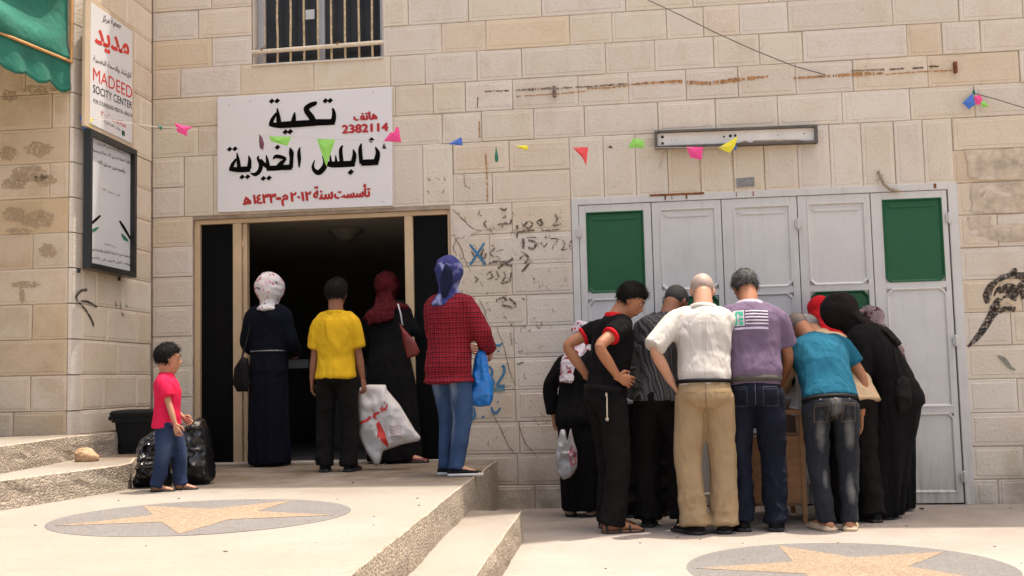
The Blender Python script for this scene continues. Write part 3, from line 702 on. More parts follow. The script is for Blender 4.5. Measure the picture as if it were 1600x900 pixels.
for i, m_ in enumerate((0, 1, 2)):
    sA = a_[0] + (b_[0] - a_[0]) * i / 3; sB = a_[0] + (b_[0] - a_[0]) * (i + 1) / 3
    lg.add([spt(sA, b_[1], O), spt(sB, b_[1], O), spt(sB, a_[1], O), spt(sA, a_[1], O)], [(0, 1, 2, 3)], m_)
loc_fix(lg.build('emblem', [M_ink, M_leafink, M_ink], sg))
pb = MB(); pb.prism([spt(.12, fq[2] - .03, .004), spt(.12, fq[2] + .1, .004), spt(.12, fq[2] + .1, .03), spt(.12, fq[2] - .03, .03)], tuple(SD * .03)); 
# poster board below
LOC2 = spt(.8, 2.3, .04)
sg2 = empty('poster_board', tuple(LOC2)); tag(sg2, 'white poster with small black script in a thick black frame', 'poster board')
def loc_fix2(o): o.data.transform(Matrix.Translation(-Vector(LOC2))); return o
o, _q = side_board('board_back', [(141, 212), (206, 243), (206.5, 424), (140.5, 414)], .047, .065, M_board, sg2); loc_fix2(o)
FQ = [(139, 204), (211.5, 232), (210.5, 433), (138, 421)]
pp = [onS(*c, .085) for c in FQ]; sL, sR = (pp[0][0] + pp[3][0]) / 2, (pp[1][0] + pp[2][0]) / 2; zT, zB = (pp[0][1] + pp[1][1]) / 2, (pp[2][1] + pp[3][1]) / 2
ft = MB()
def sbox(mb, s0, s1, z0, z1, o0, o1):
    vs = [spt(s, z, o_) for z in (z0, z1) for s in (s0, s1) for o_ in (o0, o1)]
    mb.add(vs, [(0, 1, 3, 2), (4, 6, 7, 5), (0, 4, 5, 1), (2, 3, 7, 6), (0, 2, 6, 4), (1, 5, 7, 3)])
t = .042
sbox(ft, sL - .028, sL, zB, zT, .045, .10); sbox(ft, sR, sR + t, zB, zT, .045, .10)
sbox(ft, sL, sR + .0, zT - t, zT, .0031, .0995) if False else None
sbox(ft, sR + t, sL - .028, zT - t, zT - .0005, .0455, .0995); sbox(ft, sR + t, sL - .028, zB + .0005, zB + t, .0455, .0995)
sbox(ft, sL + .0, sL + .012, zB - .03, zB, .01, .03); sbox(ft, sR + .12, sR + .13, zB - .03, zB, .01, .03)
bmx = bmesh.new(); mx_ = ft.mesh(); bmx.from_mesh(mx_); bmesh.ops.recalc_face_normals(bmx, faces=bmx.faces); bmx.to_mesh(mx_); bmx.free()
loc_fix2(mobj('board_frame', mx_, M_blackframe, sg2))
O2 = .0665
for s_, q_, hh in (('بسم الله الرحمن الرحيم', (152, 227, 196, 243), 6), ('وقل اعملوا فسيرى الله عملكم ورسوله', (143, 238, 203, 258), 8), ('والمؤمنون صدق الله', (153, 257, 196, 272), 8), ('في سبيل الله', (159, 298, 187, 308), 5),
                   ('مركز تأهيل', (163, 382, 182, 388), 4), ('جمعية خيرية لرعاية الأيتام والمحتاجين', (142, 393, 203, 405), 8), ('وقف أهل الخير في نابلس', (141, 405, 203, 417), 8)):
    side_text(s_.replace('ى', 'ي').replace('ؤ', 'و').replace('الأ', 'الا'), *q_, hh, M_ink, sg2, O2, LOC2, True)
lf = MB(); plS = lambda x, y, l=0: spt(*onS(x, y, O2 + l), O2 + l) - LOC2
for st in ([(141, 351, 3), (149, 344, 4), (157, 336.5, 3)], [(187, 345, 2.5), (194, 356, 4), (201, 368, 3), (203, 374, 1)]): stroke_mesh(lf, st, plS)
lf.build('branch_print', M_ink, sg2)['kind'] = 'stuff'
lf = MB()
for st in ([(142, 361, 1), (148, 359, 5), (154, 355, 1.5)], [(190, 365, 1.5), (195, 372, 5), (201, 377, 1)]): stroke_mesh(lf, st, plS)
lf.build('leaf_print', M_leafink, sg2)['kind'] = 'stuff'

# ---- awning on the wing
aw = empty('awning', (-4.2, -1.4, 3.4)); tag(aw, 'green canvas awning with orange trim and ragged scalloped valance', 'awning')
AL = Vector((-4.2, -1.4, 3.4))
rear = onY(109, 97, YF - .01); fz = rear[2]; fr_ = onZ(-130, 0, fz)
front = onZ(-95, 13.5, fz)
gd = (front - rear)
def awp(u, h, bulge=0):     # u 0 rear .. 1 front, h height above the trim
    p = rear + gd * u; return np.array([p[0] + bulge, p[1], fz + h])
mb = MB(); nu, nh = 40, 24; vs = []
for j in range(nh + 1):
    for i in range(nu + 1):
        u, h = i / nu, j / nh * (1.0 - .45 * (i / nu)); q = awp(u, h)
        bl = .035 * math.sin(h * 13 + math.sin(u * 4) * 1.2) * (1 - abs(2 * u - 1) ** 3) * min(1, h * 6) + .02 * vnoise(np.array([[u * 5, h * 7, 1.]]))[0]
        q[0] += bl; vs.append(q)
fs = [(j * (nu + 1) + i, j * (nu + 1) + i + 1, (j + 1) * (nu + 1) + i + 1, (j + 1) * (nu + 1) + i) for j in range(nh) for i in range(nu)]
mb.add(np.array(vs) - np.array(AL), fs)
o = mb.build('side_canvas', M_awn, aw, True); o.modifiers.new('s', 'SOLIDIFY').thickness = .004
mb = MB(); vs = []; nh = 10
for j in range(nh + 1):
    for i in range(nu * 2 + 1):
        u = i / nu / 2; ph = (u * 5.2) % 1.0
        dep = .185 + .055 * abs(1 - 2 * abs(ph - .42)) ** .8 + .008 * math.sin(u * 37)
        h = -dep * j / nh; q = awp(u, h); q[0] += .012 * math.sin(u * 30 + j * .1) * j / nh; vs.append(q)
n2 = nu * 2 + 1
fs = [(j * n2 + i, (j + 1) * n2 + i, (j + 1) * n2 + i + 1, j * n2 + i + 1) for j in range(nh) for i in range(n2 - 1)]
mb.add(np.array(vs) - np.array(AL), fs); o = mb.build('valance', M_awn, aw, True); o.modifiers.new('s', 'SOLIDIFY').thickness = .003
mb = MB(); mb.tube([awp(0, 0, .012) - AL, awp(1, 0, .012) - AL], .011, 8); mb.tube([awp(0, 0, .012) - AL, awp(0, 1.0, .012) - AL], .011, 8)
mb.tube([awp(0, 1.0) - AL, awp(1, .55) - AL], .011, 8); mb.tube([awp(1, 0) - AL, awp(1, .55) - AL], .011, 8); mb.build('trim_piping', M_awntrim, aw, True)
mb = MB(); r0, r1 = awp(0, 1.0), awp(1, .55); lft = np.array([-2.2, 0, 0]); f0 = awp(1, 0)
mb.add([r0 - AL, r1 - AL, r1 + lft - AL, r0 + lft - AL, f0 - AL, f0 + lft - AL], [(0, 1, 2, 3), (1, 4, 5, 2)]); o = mb.build('top_canvas', M_awn, aw); o.modifiers.new('s', 'SOLIDIFY').thickness = .004
mb = MB(); mb.tube([f0 - AL, f0 + lft - AL], .012, 8); mb.tube([f0 + lft - AL, awp(0, 0) + lft - AL], .012, 8); mb.build('awning_pole', M_dark, aw)

# ================================================================== MAIN SIGN
q = [(339.5, 152.5), (612, 135.5), (613, 321.5), (339.5, 332)]
YS = -.035
pts = [onY(*c, YS) for c in q]; SX0 = (pts[0][0] + pts[3][0]) / 2; SX1 = (pts[1][0] + pts[2][0]) / 2
ms = empty('sign', ((SX0 + SX1) / 2, YS, 2.9)); tag(ms, 'large white board with big black Arabic words and red number above the doorway', 'sign')
ML = np.array([(SX0 + SX1) / 2, YS, 2.9])
mb = MB(); fvs = [np.array([p[0], YS, p[2]]) - ML for p in pts]; bvs = [v + np.array([0, .032, 0]) for v in fvs]
mb.add(fvs + bvs, [(3, 2, 1, 0), (4, 5, 6, 7), (0, 1, 5, 4), (1, 2, 6, 5), (2, 3, 7, 6), (3, 0, 4, 7)]); o = mb.build('sign_board', M_white, ms)
bm = bmesh.new(); bm.from_mesh(o.data); bmesh.ops.recalc_face_normals(bm, faces=bm.faces); bmesh.ops.bevel(bm, geom=bm.edges[:], offset=.003, segments=1, affect='EDGES'); bm.to_mesh(o.data); bm.free()
def plM(ox, oy, sc_):
    def f(x, y, l=0): return onY(ox + x / sc_, oy + y / sc_, YS - .0015 - l) - ML
    return f
A_ = plM(400, 140, 6.427); B_ = plM(340, 200, 6.925)
words = [(A_, [[(768, 185, 14), (782, 230, 30), (780, 290, 40), (765, 325, 50)], [(792, 325, 46), (690, 327, 52), (575, 330, 54)],
               [(607, 120, 14), (590, 138, 34), (540, 160, 42), (503, 200, 44), (555, 275, 50), (590, 335, 44)], [(600, 334, 50), (480, 340, 54), (370, 349, 54)],
               [(388, 228, 10), (382, 280, 32), (372, 345, 46)], [(375, 347, 54), (300, 352, 54), (235, 357, 50)], [(212, 185, 8), (222, 260, 32), (230, 330, 40), (235, 372, 30)],
               [(205, 235, 18), (165, 300, 32), (148, 350, 36)], [(131, 346, 32), (190, 356, 42), (240, 360, 46)]],
          [(158, 115, 27), (212, 113, 27), (697, 112, 27), (744, 110, 27), (295, 425, 28), (343, 422, 28)]),
         (A_, [[(1198, 575, 10), (1222, 630, 34), (1215, 690, 44), (1200, 735, 46)], [(1228, 728, 46), (1140, 731, 52), (1055, 735, 50)], [(1060, 540, 8), (1046, 600, 32), (1058, 745, 32)],
               [(975, 600, 8), (988, 650, 32), (978, 715, 40), (962, 745, 46)], [(992, 742, 50), (900, 748, 52), (760, 752, 50), (690, 735, 30)], [(872, 560, 10), (850, 610, 30), (862, 750, 36)],
               [(745, 655, 8), (752, 745, 30)], [(800, 660, 8), (806, 745, 30)], [(668, 670, 12), (692, 720, 30), (684, 780, 44), (632, 832, 44), (590, 815, 34), (571, 770, 22), (590, 705, 6)]],
          [(1158, 505, 28), (952, 828, 30)]),
         (B_, [[(893, 208, 8), (880, 260, 28), (884, 340, 32), (882, 428, 10)], [(782, 212, 8), (796, 262, 42), (800, 330, 34), (792, 430, 38)], [(802, 424, 46), (740, 426, 48), (680, 428, 44)],
               [(600, 338, 8), (628, 308, 32), (690, 315, 34), (738, 330, 22)], [(742, 332, 14), (690, 380, 40), (650, 432, 46)], [(690, 430, 44), (600, 435, 48), (528, 438, 42)],
               [(525, 292, 8), (536, 345, 26), (548, 432, 40)], [(545, 425, 36), (500, 390, 34), (462, 340, 26)], [(448, 300, 8), (436, 328, 22), (468, 395, 38), (452, 465, 38), (405, 502, 34), (355, 488, 8)],
               [(333, 298, 8), (347, 350, 30), (340, 440, 42)], [(352, 442, 50), (290, 447, 52), (230, 449, 48)], [(208, 268, 8), (222, 350, 32), (236, 455, 34)], [(200, 335, 18), (162, 395, 32), (147, 445, 36)], [(124, 442, 32), (185, 448, 44), (240, 450, 48)]],
          [(648, 208, 28), (495, 545, 28), (556, 540, 28), (130, 229, 28), (188, 225, 28), (265, 530, 28), (325, 527, 28)]),
         (B_, [], [(730, 43, 0), (790, 40, 0)])]
for pl, strokes, dots in words[:3]:
    wm = MB()
    for s_ in strokes: stroke_mesh(wm, s_, pl, wide=1.22)
    for x, y, r_ in dots: diamond(wm, x, y, r_ * 1.12, pl)
    wm.build('lettering', M_ink, ms)['kind'] = 'stuff'
def sign_text(s, px0, py0, px1, py1, hpx, m, ar, bold=0.):
    a = onY(px0, py0, YS - .0015); b = onY(px1, py1, YS - .0015); t_ = onY(px0, py0 - hpx, YS - .0015)
    d = (b - a); W = abs(d[0]); hgt = t_[2] - a[2]; o0 = None
    for i, (ex, ez) in enumerate(((0, 0), (.006, 0), (-.006, 0), (0, .005), (.004, -.004)) if bold else ((0, 0),)):
        o = text('lettering', s, m, ms, a + np.array([ex, -.0004 * i, ez]), d / W, (0, 0, 1), None, W, hgt, 0, ar, ML)
        if o0 is None: o0 = o
        else:
            bm = bmesh.new(); bm.from_mesh(o0.data); bm.from_mesh(o.data); bm.to_mesh(o0.data); bm.free(); bpy.data.objects.remove(o)
sign_text('2382114', 535, 208.5, 606, 204.5, 12.5, M_red, False, .03)
sign_text('هاتف', 553, 188.5, 589, 186.5, 12.5, M_red, True, .025)
sign_text('سنة', 490, 312, 520, 310.5, 20, M_red, True, .035)
sign_text('تأسست', 523, 310.5, 578, 307.5, 20, M_red, True, .035)
sign_text('٢٠١٢', 454, 315, 486, 313, 14, M_red, True, .035)
sign_text('م', 440.5, 322, 449.5, 321, 17, M_red, True, .035)
sign_text('-', 432, 312, 438.5, 311.6, 3, M_red, False, .03)
sign_text('١٤٣٣', 396, 318.5, 431, 316.5, 14, M_red, True, .035)
sign_text('\ufeeb', 380, 320, 392, 319.3, 12, M_red, True, .035)
sp = MB()
for px, py in ((391, 158), (583, 144), (358, 163), (396, 308), (598, 315)): sp.ell(onY(px, py, YS - .003) - ML, .004, .002, .004, 8)
sp.build('screw', M_dark, ms)

# ================================================================== PEOPLE
SK = {k: mat('skin_' + k, c, .55, .10, 9, .12, 260, spec=.35) for k, c in dict(warm=(.42, .20, .115), tan=(.36, .155, .078), deep=(.25, .105, .055), fair=(.48, .25, .155)).items()}
M_hair = mat('black_hair', (.0045, .0035, .003), .65, .4, 50, .8, 300, bdist=.004, spec=.15)
M_greyhair = mat('greying_hair', (.035, .031, .030), .65, .6, 60, .8, 300, bdist=.004)
M_stub = mat('shaved_scalp', (.17, .125, .10), .6, .25, 60, .3, 400)
M_stub2 = mat('grey_stubble', (.36, .27, .22), .6, .25, 60, .2, 400)
M_eye = mat('eye_white', (.6, .57, .54), .3, 0, 1, 0); M_iris = mat('dark_iris', (.01, .006, .004), .2, 0, 1, 0)
M_lip = mat('lips', (.30, .10, .08), .5, .1, 8, 0)
def nz(v): v = np.array(v, float); return v / (np.linalg.norm(v) + 1e-12)
def rotm(axis, a):
    return np.array(Matrix.Rotation(a, 3, Vector(axis)))
class Body:
    """one figure, built facing +Y, feet round the origin"""
    def __init__(s, h, lean=4, side=0, twist=0, w=1.0, fat=1.0, hip=(0, 0), pel=.515, head=.135, hp=0, hy=0, hr=0, feet=None, hands=None, curve=1.0, footyaw=(0, 0), neck=1.0, shrug=0, hipyaw=0, sh=1.0, headoff=(0, 0, 0)):
        s.h = h; s.w = w; s.fat = fat; D2 = math.radians
        s.hip = np.array([hip[0] * h, hip[1] * h, pel * h]); s.Rh = rotm((0, 0, 1), D2(hipyaw))
        # spine
        s.sp = {}; z = .50; p = s.hip - np.array([0, 0, .015 * h]); s.zs = []; s.ps = []; s.Rs = []
        n = 34; dz = (.845 - .50) / n
        for i in range(n + 1):
            t = i / n; tt = min(1, max(0, t / .75)); tt = tt * tt * (3 - 2 * tt)
            Rr = rotm((0, 0, 1), D2(hipyaw + twist * t)) @ rotm((0, 1, 0), D2(side * tt)) @ rotm((1, 0, 0), -D2(lean * (.35 + .65 * tt) + 18 * (curve - 1) * t))
            s.zs.append(.50 + i * dz); s.ps.append(p.copy()); s.Rs.append(Rr); p = p + Rr @ np.array([0, 0, dz * h])
        s.top = s.ps[-1]; Rt = s.Rs[-1]; s.Rt = Rt
        sw = .094 * w * sh * h; s.S = [s.at(.808)[0] + Rt @ np.array([q * sw, -.004 * h, shrug * h]) for q in (-1, 1)]
        s.Rhd = rotm((0, 0, 1), D2(hipyaw + twist + hy)) @ rotm((0, 1, 0), D2(hr)) @ rotm((1, 0, 0), -D2(hp))
        s.hh = head * h; s.hc = s.top + nz(Rt[:, 2] * .5 + s.Rhd[:, 2] * .6) * (s.hh * .5 + .022 * h * neck) + s.Rhd @ np.array([0, .012 * h, 0]) + np.array(headoff) * h
        s.Hp = [s.hip + s.Rh @ np.array([q * .052 * w * h, 0, -.01 * h]) for q in (-1, 1)]
        feet = feet or [(-.055, .0), (.055, .0)]
        s.ft = [np.array([f[0] * h, f[1] * h, .042 * h]) for f in feet]; s.fy = footyaw; s.K = []
        for q in (0, 1):
            yaw = D2(footyaw[q]); hint = np.array([-math.sin(yaw), math.cos(yaw), 0]) * 1 + np.array([(q * 2 - 1) * .15, 0, 0])
            LL = max(np.linalg.norm(s.Hp[q] - s.ft[q]) * 1.006, (pel - .053) * h * 1.004); s.K.append(s.ik(s.Hp[q], s.ft[q], .51 * LL, .49 * LL, hint))
        hands = hands or [dict(), dict()]
        s.E = []; s.W = []; s.hd = []
        for q in (0, 1):
            a = hands[q]; sgn = q * 2 - 1
            tgt = np.array(a.get('at', (sgn * .16, .03, .475))) * h
            hint = np.array(a.get('elbow', (sgn * .5, -1, 0)), float)
            E = s.ik(s.S[q], tgt, .178 * h, .155 * h, hint); s.E.append(E)
            d = tgt - s.S[q]; L = np.linalg.norm(d)
            if L > .33 * h: tgt = s.S[q] + d / L * .33 * h; E = s.S[q] + d / L * .178 * h; s.E[q] = E
            s.W.append(tgt); s.hd.append(dict(d=nz(a.get('dir', tgt - E)), n=nz(a.get('palm', (-sgn, 0, 0))), curl=a.get('curl', .5), thumb=a.get('thumb', 1)))
    def ik(s, A, B, a, b, hint):
        d = B - A; L = min(np.linalg.norm(d), (a + b) * .999); u = nz(d); x = (a * a - b * b + L * L) / (2 * L); y = math.sqrt(max(0, a * a - x * x))
        hint = hint - u * np.dot(hint, u); return A + u * x + nz(hint) * y
    def at(s, z):
        if z < .5: i = 0; Rr = s.Rs[0]; return s.ps[0] + Rr @ np.array([0, 0, (z - .5) * s.h]), Rr
        t = (z - .5) / (.345) * 34; i = min(33, int(t)); f = t - i
        return s.ps[i] * (1 - f) + s.ps[i + 1] * f, s.Rs[i]
    def trunk(s, mb, prof, ease=0., m=0):
        """prof rows: (z, half width, half depth, forward offset) in heights"""
        secs = []
        for z, w, d, o in prof:
            p, Rr = s.at(z); secs.append((p + Rr @ np.array([0, o * s.h, 0]), Rr[:, 0] * (w * s.w * s.fat * s.h + ease), Rr[:, 1] * (d * s.fat * s.h + ease)))
        mb.loft(secs, 28, (.06, .4), m)
    PROF = [(.465, .080, .058, -.005), (.50, .096, .070, -.010), (.54, .095, .070, -.008), (.60, .080, .058, 0), (.66, .083, .060, .004), (.72, .094, .066, .004), (.77, .098, .064, 0), (.805, .080, .052, -.004), (.83, .050, .042, -.004)]
    FPROF = [(.465, .085, .062, -.005), (.50, .104, .074, -.012), (.54, .098, .072, -.008), (.60, .074, .056, 0), (.66, .078, .060, .004), (.72, .088, .076, .012), (.77, .088, .062, .002), (.805, .072, .050, -.004), (.83, .044, .040, -.004)]
    def arm(s, mb, q, r, upto=2.0, ease=0., flare=1.0, m=0, n=16):
        """sleeve / arm from the shoulder to upto (1 elbow, 2 wrist)"""
        h = s.h; P = [s.S[q], s.S[q] * .5 + s.E[q] * .5, s.E[q], s.E[q] * .55 + s.W[q] * .45, s.W[q]]
        rr = [r[0], r[1], r[2], r[3], r[4]]; ts = [0, .5, 1, 1.45, 2]; pts, rad = [], []
        inn = s.at(.80)[0] * .45 + s.S[q] * .55
        pts.append(inn); rad.append(r[0] * .95)
        for t in np.arange(0, upto + 1e-6, .125):
            k = max(i for i in range(5) if ts[i] <= t + 1e-9); k = min(k, 3); f = (t - ts[k]) / (ts[k + 1] - ts[k])
            p = P[k] * (1 - f) + P[k + 1] * f; ra = rr[k] * (1 - f) + rr[k + 1] * f
            pts.append(p); rad.append(ra * (1 + (flare - 1) * t / upto))
        # soften the elbow
        for _ in range(2):
            pts = [pts[0]] + [pts[i] * .5 + (pts[i - 1] + pts[i + 1]) * .25 for i in range(1, len(pts) - 1)] + [pts[-1]]
        mb.tube(pts, [x * h + ease for x in rad], n, (.6, .08), m=m); return pts[-1]
    def leg(s, mb, q, r, upto=2.0, ease=0., m=0, top=0, drop=0):
        h = s.h; pts, rad = [], []; A, B, Cc = s.Hp[q], s.K[q], s.ft[q]
        ts = [0, .45, 1, 1.35, 2]; P = [A, A * .55 + B * .45, B, B * .65 + Cc * .35, Cc]
        for t in np.arange(0, upto + 1e-6, .1):
            k = min(3, max(i for i in range(5) if ts[i] <= t + 1e-9)); f = (t - ts[k]) / (ts[k + 1] - ts[k])
            pts.append(P[k] * (1 - f) + P[k + 1] * f); rad.append(r[k] * (1 - f) + r[k + 1] * f)
        for _ in range(2): pts = [pts[0]] + [pts[i] * .5 + (pts[i - 1] + pts[i + 1]) * .25 for i in range(1, len(pts) - 1)] + [pts[-1]]
        if drop: pts.append(Cc - np.array([0, 0, drop * h])); rad.append(r[4] * 1.06)
        mb.tube(pts, [x * h * s.fat + ease for x in rad], 18, (.5, .08), m=m)
    def hand(s, mb, q, m=0):
        h = s.h; W = s.W[q]; a = s.hd[q]; d = a['d']; n = a['n'] - d * np.dot(a['n'], d); n = nz(n); sgn = q * 2 - 1
        l = np.cross(n, d) * (1 if q == 0 else -1) * a['thumb']                    # towards the thumb
        L, Wd, T = .056 * h, .0235 * h, .0085 * h; curl = a['curl']
        mb.loft([(W - d * .012 * h, l * .0145 * h, n * .0115 * h), (W + d * .012 * h, l * .017 * h, n * .0105 * h), (W + d * L * .55, l * Wd, n * T * 1.15), (W + d * L, l * Wd * .98, n * T)], 14, (.2, .5), m)
        for k in range(4):
            o = (1.5 - k) / 1.5 * Wd * .78; ln = (.041, .046, .043, .034)[k] * h; p = W + d * (L * .97 - abs(k - 1.2) * .0016 * h) + l * o; dirr = nz(d + l * o / Wd * .10); pts = [p - dirr * .006 * h]; cur = dirr
            ang = 0
            for seg, fr_ in enumerate((.46, .30, .24)):
                ang += curl * (.45 + .35 * seg) + .06 * k; v = nz(dirr * math.cos(ang) + n * math.sin(ang)); p = p + v * ln * fr_; pts.append(p)
            mb.tube(pts, [.0054 * h, .0052 * h, .0047 * h, .0038 * h], 8, (.5, .9), m=m)
        p = W + d * L * .22 + l * Wd * .75; v1 = nz(d * .75 + l * .7 + n * .25); v2 = nz(d + l * .15 + n * (.25 + .5 * curl))
        mb.tube([p - v1 * .01 * h, p + v1 * .02 * h, p + v1 * .022 * h + v2 * .018 * h, p + v1 * .024 * h + v2 * .032 * h], [.0075 * h, .0068 * h, .006 * h, .0045 * h], 8, (.5, .9), m=m)
    def H(s, x, y, z): return s.hc + s.Rhd @ (np.array([x, y, z]) * s.hh)
    def head(s, mb):
        Rr = s.Rhd; hh = s.hh; X, Yv, Z = Rr[:, 0] * hh, Rr[:, 1] * hh, Rr[:, 2] * hh
        mb.ell(s.H(0, -.035, .12), .325 * hh, .405 * hh, .375 * hh, 28, rot=Rr)
        mb.loft([(s.H(0, .06, .16), X * .285, Yv * .30), (s.H(0, .075, .02), X * .29, Yv * .305), (s.H(0, .08, -.12), X * .28, Yv * .29), (s.H(0, .085, -.25), X * .25, Yv * .275), (s.H(0, .11, -.36), X * .20, Yv * .23), (s.H(0, .15, -.45), X * .135, Yv * .16)], 24, (.6, .5))
        mb.tube([s.H(0, .37, .08), s.H(0, .42, -.03), s.H(0, .448, -.11), s.H(0, .40, -.155)], [.03 * hh, .036 * hh, .05 * hh, .042 * hh], 10)
        mb.ell(s.H(.045, .41, -.135), .035 * hh, .035 * hh, .03 * hh, 10); mb.ell(s.H(-.045, .41, -.135), .035 * hh, .035 * hh, .03 * hh, 10)
        mb.tube([s.H(-.22, .29, .10), s.H(-.1, .365, .11), s.H(0, .365, .09), s.H(.1, .365, .11), s.H(.22, .29, .10)], .04 * hh, 8)
        mb.tube([s.H(-.09, .345, -.235), s.H(0, .385, -.225), s.H(.09, .345, -.235)], .036 * hh, 8); mb.tube([s.H(-.075, .345, -.285), s.H(0, .375, -.29), s.H(.075, .345, -.285)], .036 * hh, 8)
        for q in (-1, 1):
            Re = Rr @ rotm((0, 0, 1), q * math.radians(20)); mb.ell(s.H(q * .335, -.01, -.03), .028 * hh, .085 * hh, .135 * hh, 12, rot=Re); mb.ell(s.H(q * .318, .02, -.05), .05 * hh, .06 * hh, .09 * hh, 10, rot=Rr)
        nb = s.at(.815)[0]; mb.loft([(nb, s.Rt[:, 0] * .052 * s.h, s.Rt[:, 1] * .045 * s.h), (s.top, s.Rt[:, 0] * .039 * s.h, s.Rt[:, 1] * .039 * s.h), (s.H(0, -.08, -.22), X * .25, Yv * .26), (s.H(0, -.05, 0), X * .26, Yv * .27)], 18)
    def face_bits(s, mb):
        hh = s.hh
        for q in (-1, 1):
            mb.ell(s.H(q * .14, .335, .02), .048 * hh, .03 * hh, .022 * hh, 12, m=1, rot=s.Rhd); mb.ell(s.H(q * .14, .362, .02), .028 * hh, .010 * hh, .022 * hh, 8, m=2, rot=s.Rhd)
            mb.tube([s.H(q * .055, .387, .125), s.H(q * .15, .39, .155), s.H(q * .25, .325, .12)], [.014 * hh, .02 * hh, .01 * hh], 6, m=2)
        mb.tube([s.H(-.075, .375, -.258), s.H(0, .405, -.255), s.H(.075, .375, -.258)], .016 * hh, 6, m=3)
    def body(s, root, skin, vox=.009):
        mb = MB(); s.trunk(mb, s.PROF, -.006)
        for q in (0, 1): s.arm(mb, q, (.030, .026, .0215, .0225, .0145)); s.leg(mb, q, (.052, .045, .031, .032, .019))
        s.head(mb)
        for q in (0, 1):
            yaw = math.radians(s.fy[q]); f = np.array([-math.sin(yaw), math.cos(yaw), 0]); sd_ = np.array([math.cos(yaw), math.sin(yaw), 0]); h = s.h; a = s.ft[q]
            mb.loft([(a - f * .028 * h + [0, 0, -.02 * h], sd_ * .018 * h, np.array([0, 0, .018 * h])), (a + f * .02 * h + [0, 0, -.012 * h], sd_ * .020 * h, np.array([0, 0, .024 * h])), (a + f * .07 * h + [0, 0, -.022 * h], sd_ * .025 * h, np.array([0, 0, .014 * h])), (a + f * .105 * h + [0, 0, -.028 * h], sd_ * .022 * h, np.array([0, 0, .008 * h]))], 14)
            for k in range(5): mb.ell(a + f * (.112 - abs(k - .8) * .004) * h + sd_ * ((k - 2) * .0095 * (1 if q else -1) * -1) * h + [0, 0, -.03 * h], .0055 * h, .011 * h, .006 * h, 8)
        me = remesh(mb, vox * min(1, s.h / 1.5), 1)
        ex = MB()
        for q in (0, 1): s.hand(ex, q)
        s.face_bits(ex); join_meshes(me, ex, None)
        return mobj('body', me, [skin, M_eye, M_iris, M_lip], root, True)
    def hair(s, root, m, kind='short', thick=.055):
        n = 56; K = 34; mb = MB(); vs = []; Rr = s.Rhd; hh = s.hh
        for k in range(K + 1):
            th = math.pi * k / K
            for i in range(n):
                a = 2 * math.pi * i / n; d = np.array([math.sin(th) * math.sin(a), math.sin(th) * math.cos(a), math.cos(th)])     # a=0 faces forward
                p = d * np.array([.33, .41, .38]) + np.array([0, -.035, .12])
                fwd, up_, sd_ = p[1], p[2], abs(p[0])
                # hairline distance, positive inside the hair
                line = .20 + .05 * (1 - sd_ * 3) if fwd > .16 else (.0 + (fwd + .02) * 1.0 if fwd > -.02 else -.17 + (fwd + .02) * .02)
                if kind == 'bald': e = min(.12 - up_, (.05 - fwd)) if fwd < .1 else -.1; e = min(e, up_ + .2) * 1.0
                else: e = up_ - line
                if fwd < -.02: e = max(e, 0) if kind != 'bald' else e; e = min(e, up_ + .19)
                t_ = thick * max(-1.0, min(1, e / (.06 if kind != 'shaved' else .12)))
                if kind == 'short' and e > 0: t_ += .018 * vnoise(np.array([[p[0] * 14, p[1] * 14, p[2] * 14]]))[0] + (.05 * max(0, up_ - .25) + .02 * max(0, fwd) if up_ > .1 else 0)
                vs.append(s.hc + Rr @ ((p + d * t_) * hh))
        fs = [(k * n + i, k * n + (i + 1) % n, (k + 1) * n + (i + 1) % n, (k + 1) * n + i) for k in range(K) for i in range(n)]
        fs = [f[::-1] for f in fs]
        mb.add(vs, fs)
        if kind == 'short':
            rs = np.random.RandomState(int(s.h * 977)); V = np.array(vs); C_ = s.hc
            for k in range(2, K - 1):
                for i in range(n):
                    p = V[k * n + i]; l = Rr.T @ (p - C_) / hh; e_ = np.linalg.norm((l - np.array([0, -.035, .12])) / np.array([.33, .41, .38]))
                    if e_ < 1.035: continue
                    for _ in range(3):
                        a_ = nz(p - C_); dn = nz(np.cross(a_, Rr[:, 0])) * (1 if l[1] > 0 else 1); fl = nz(Rr[:, 1] * (.9 if l[2] > .25 else .2) - Rr[:, 2] * (1 if l[2] < .3 else .1) + Rr[:, 0] * rs.uniform(-.6, .6) + a_ * rs.uniform(.12, .5))
                        b0 = p + (rs.rand(3) - .5) * .02; sd2 = nz(np.cross(fl, a_)) * .0016; L_ = rs.uniform(.012, .024) * (s.h / 1.6)
                        j = len(mb.v); mb.v += [tuple(b0 - sd2), tuple(b0 + sd2), tuple(b0 + fl * L_ + a_ * .001)]; mb.f.append((j, j + 1, j + 2)); mb.m.append(0)
        o = mb.build('hair', m, root, True); return o
def folds(me, amp, kx=(9, 9, 5), seed=0, zgrad=None, sharp=1.0, body=None):
    co = getco(me); no = getno(me); q = co * np.array(kx) + seed * 7.3
    wv = vnoise(co * 4 + seed) * .8; q = q + wv[:, None]
    d = (ridge(q) ** 1 - .45) * .9 + (ridge(q * 2.1 + 3) - .45) * .45
    if zgrad is not None:
        z = co[:, 2]; g = np.interp(z, zgrad[0], zgrad[1]); d = d * g
    setco(me, co + no * (d * amp)[:, None])
def garment(mb, name, m, root, vox=.011, sm=3, amp=.006, kx=(9, 9, 5), seed=0, zgrad=None):
    me = remesh(mb, vox, sm); folds(me, amp, kx, seed, zgrad); return mobj(name, me, m, root, True)
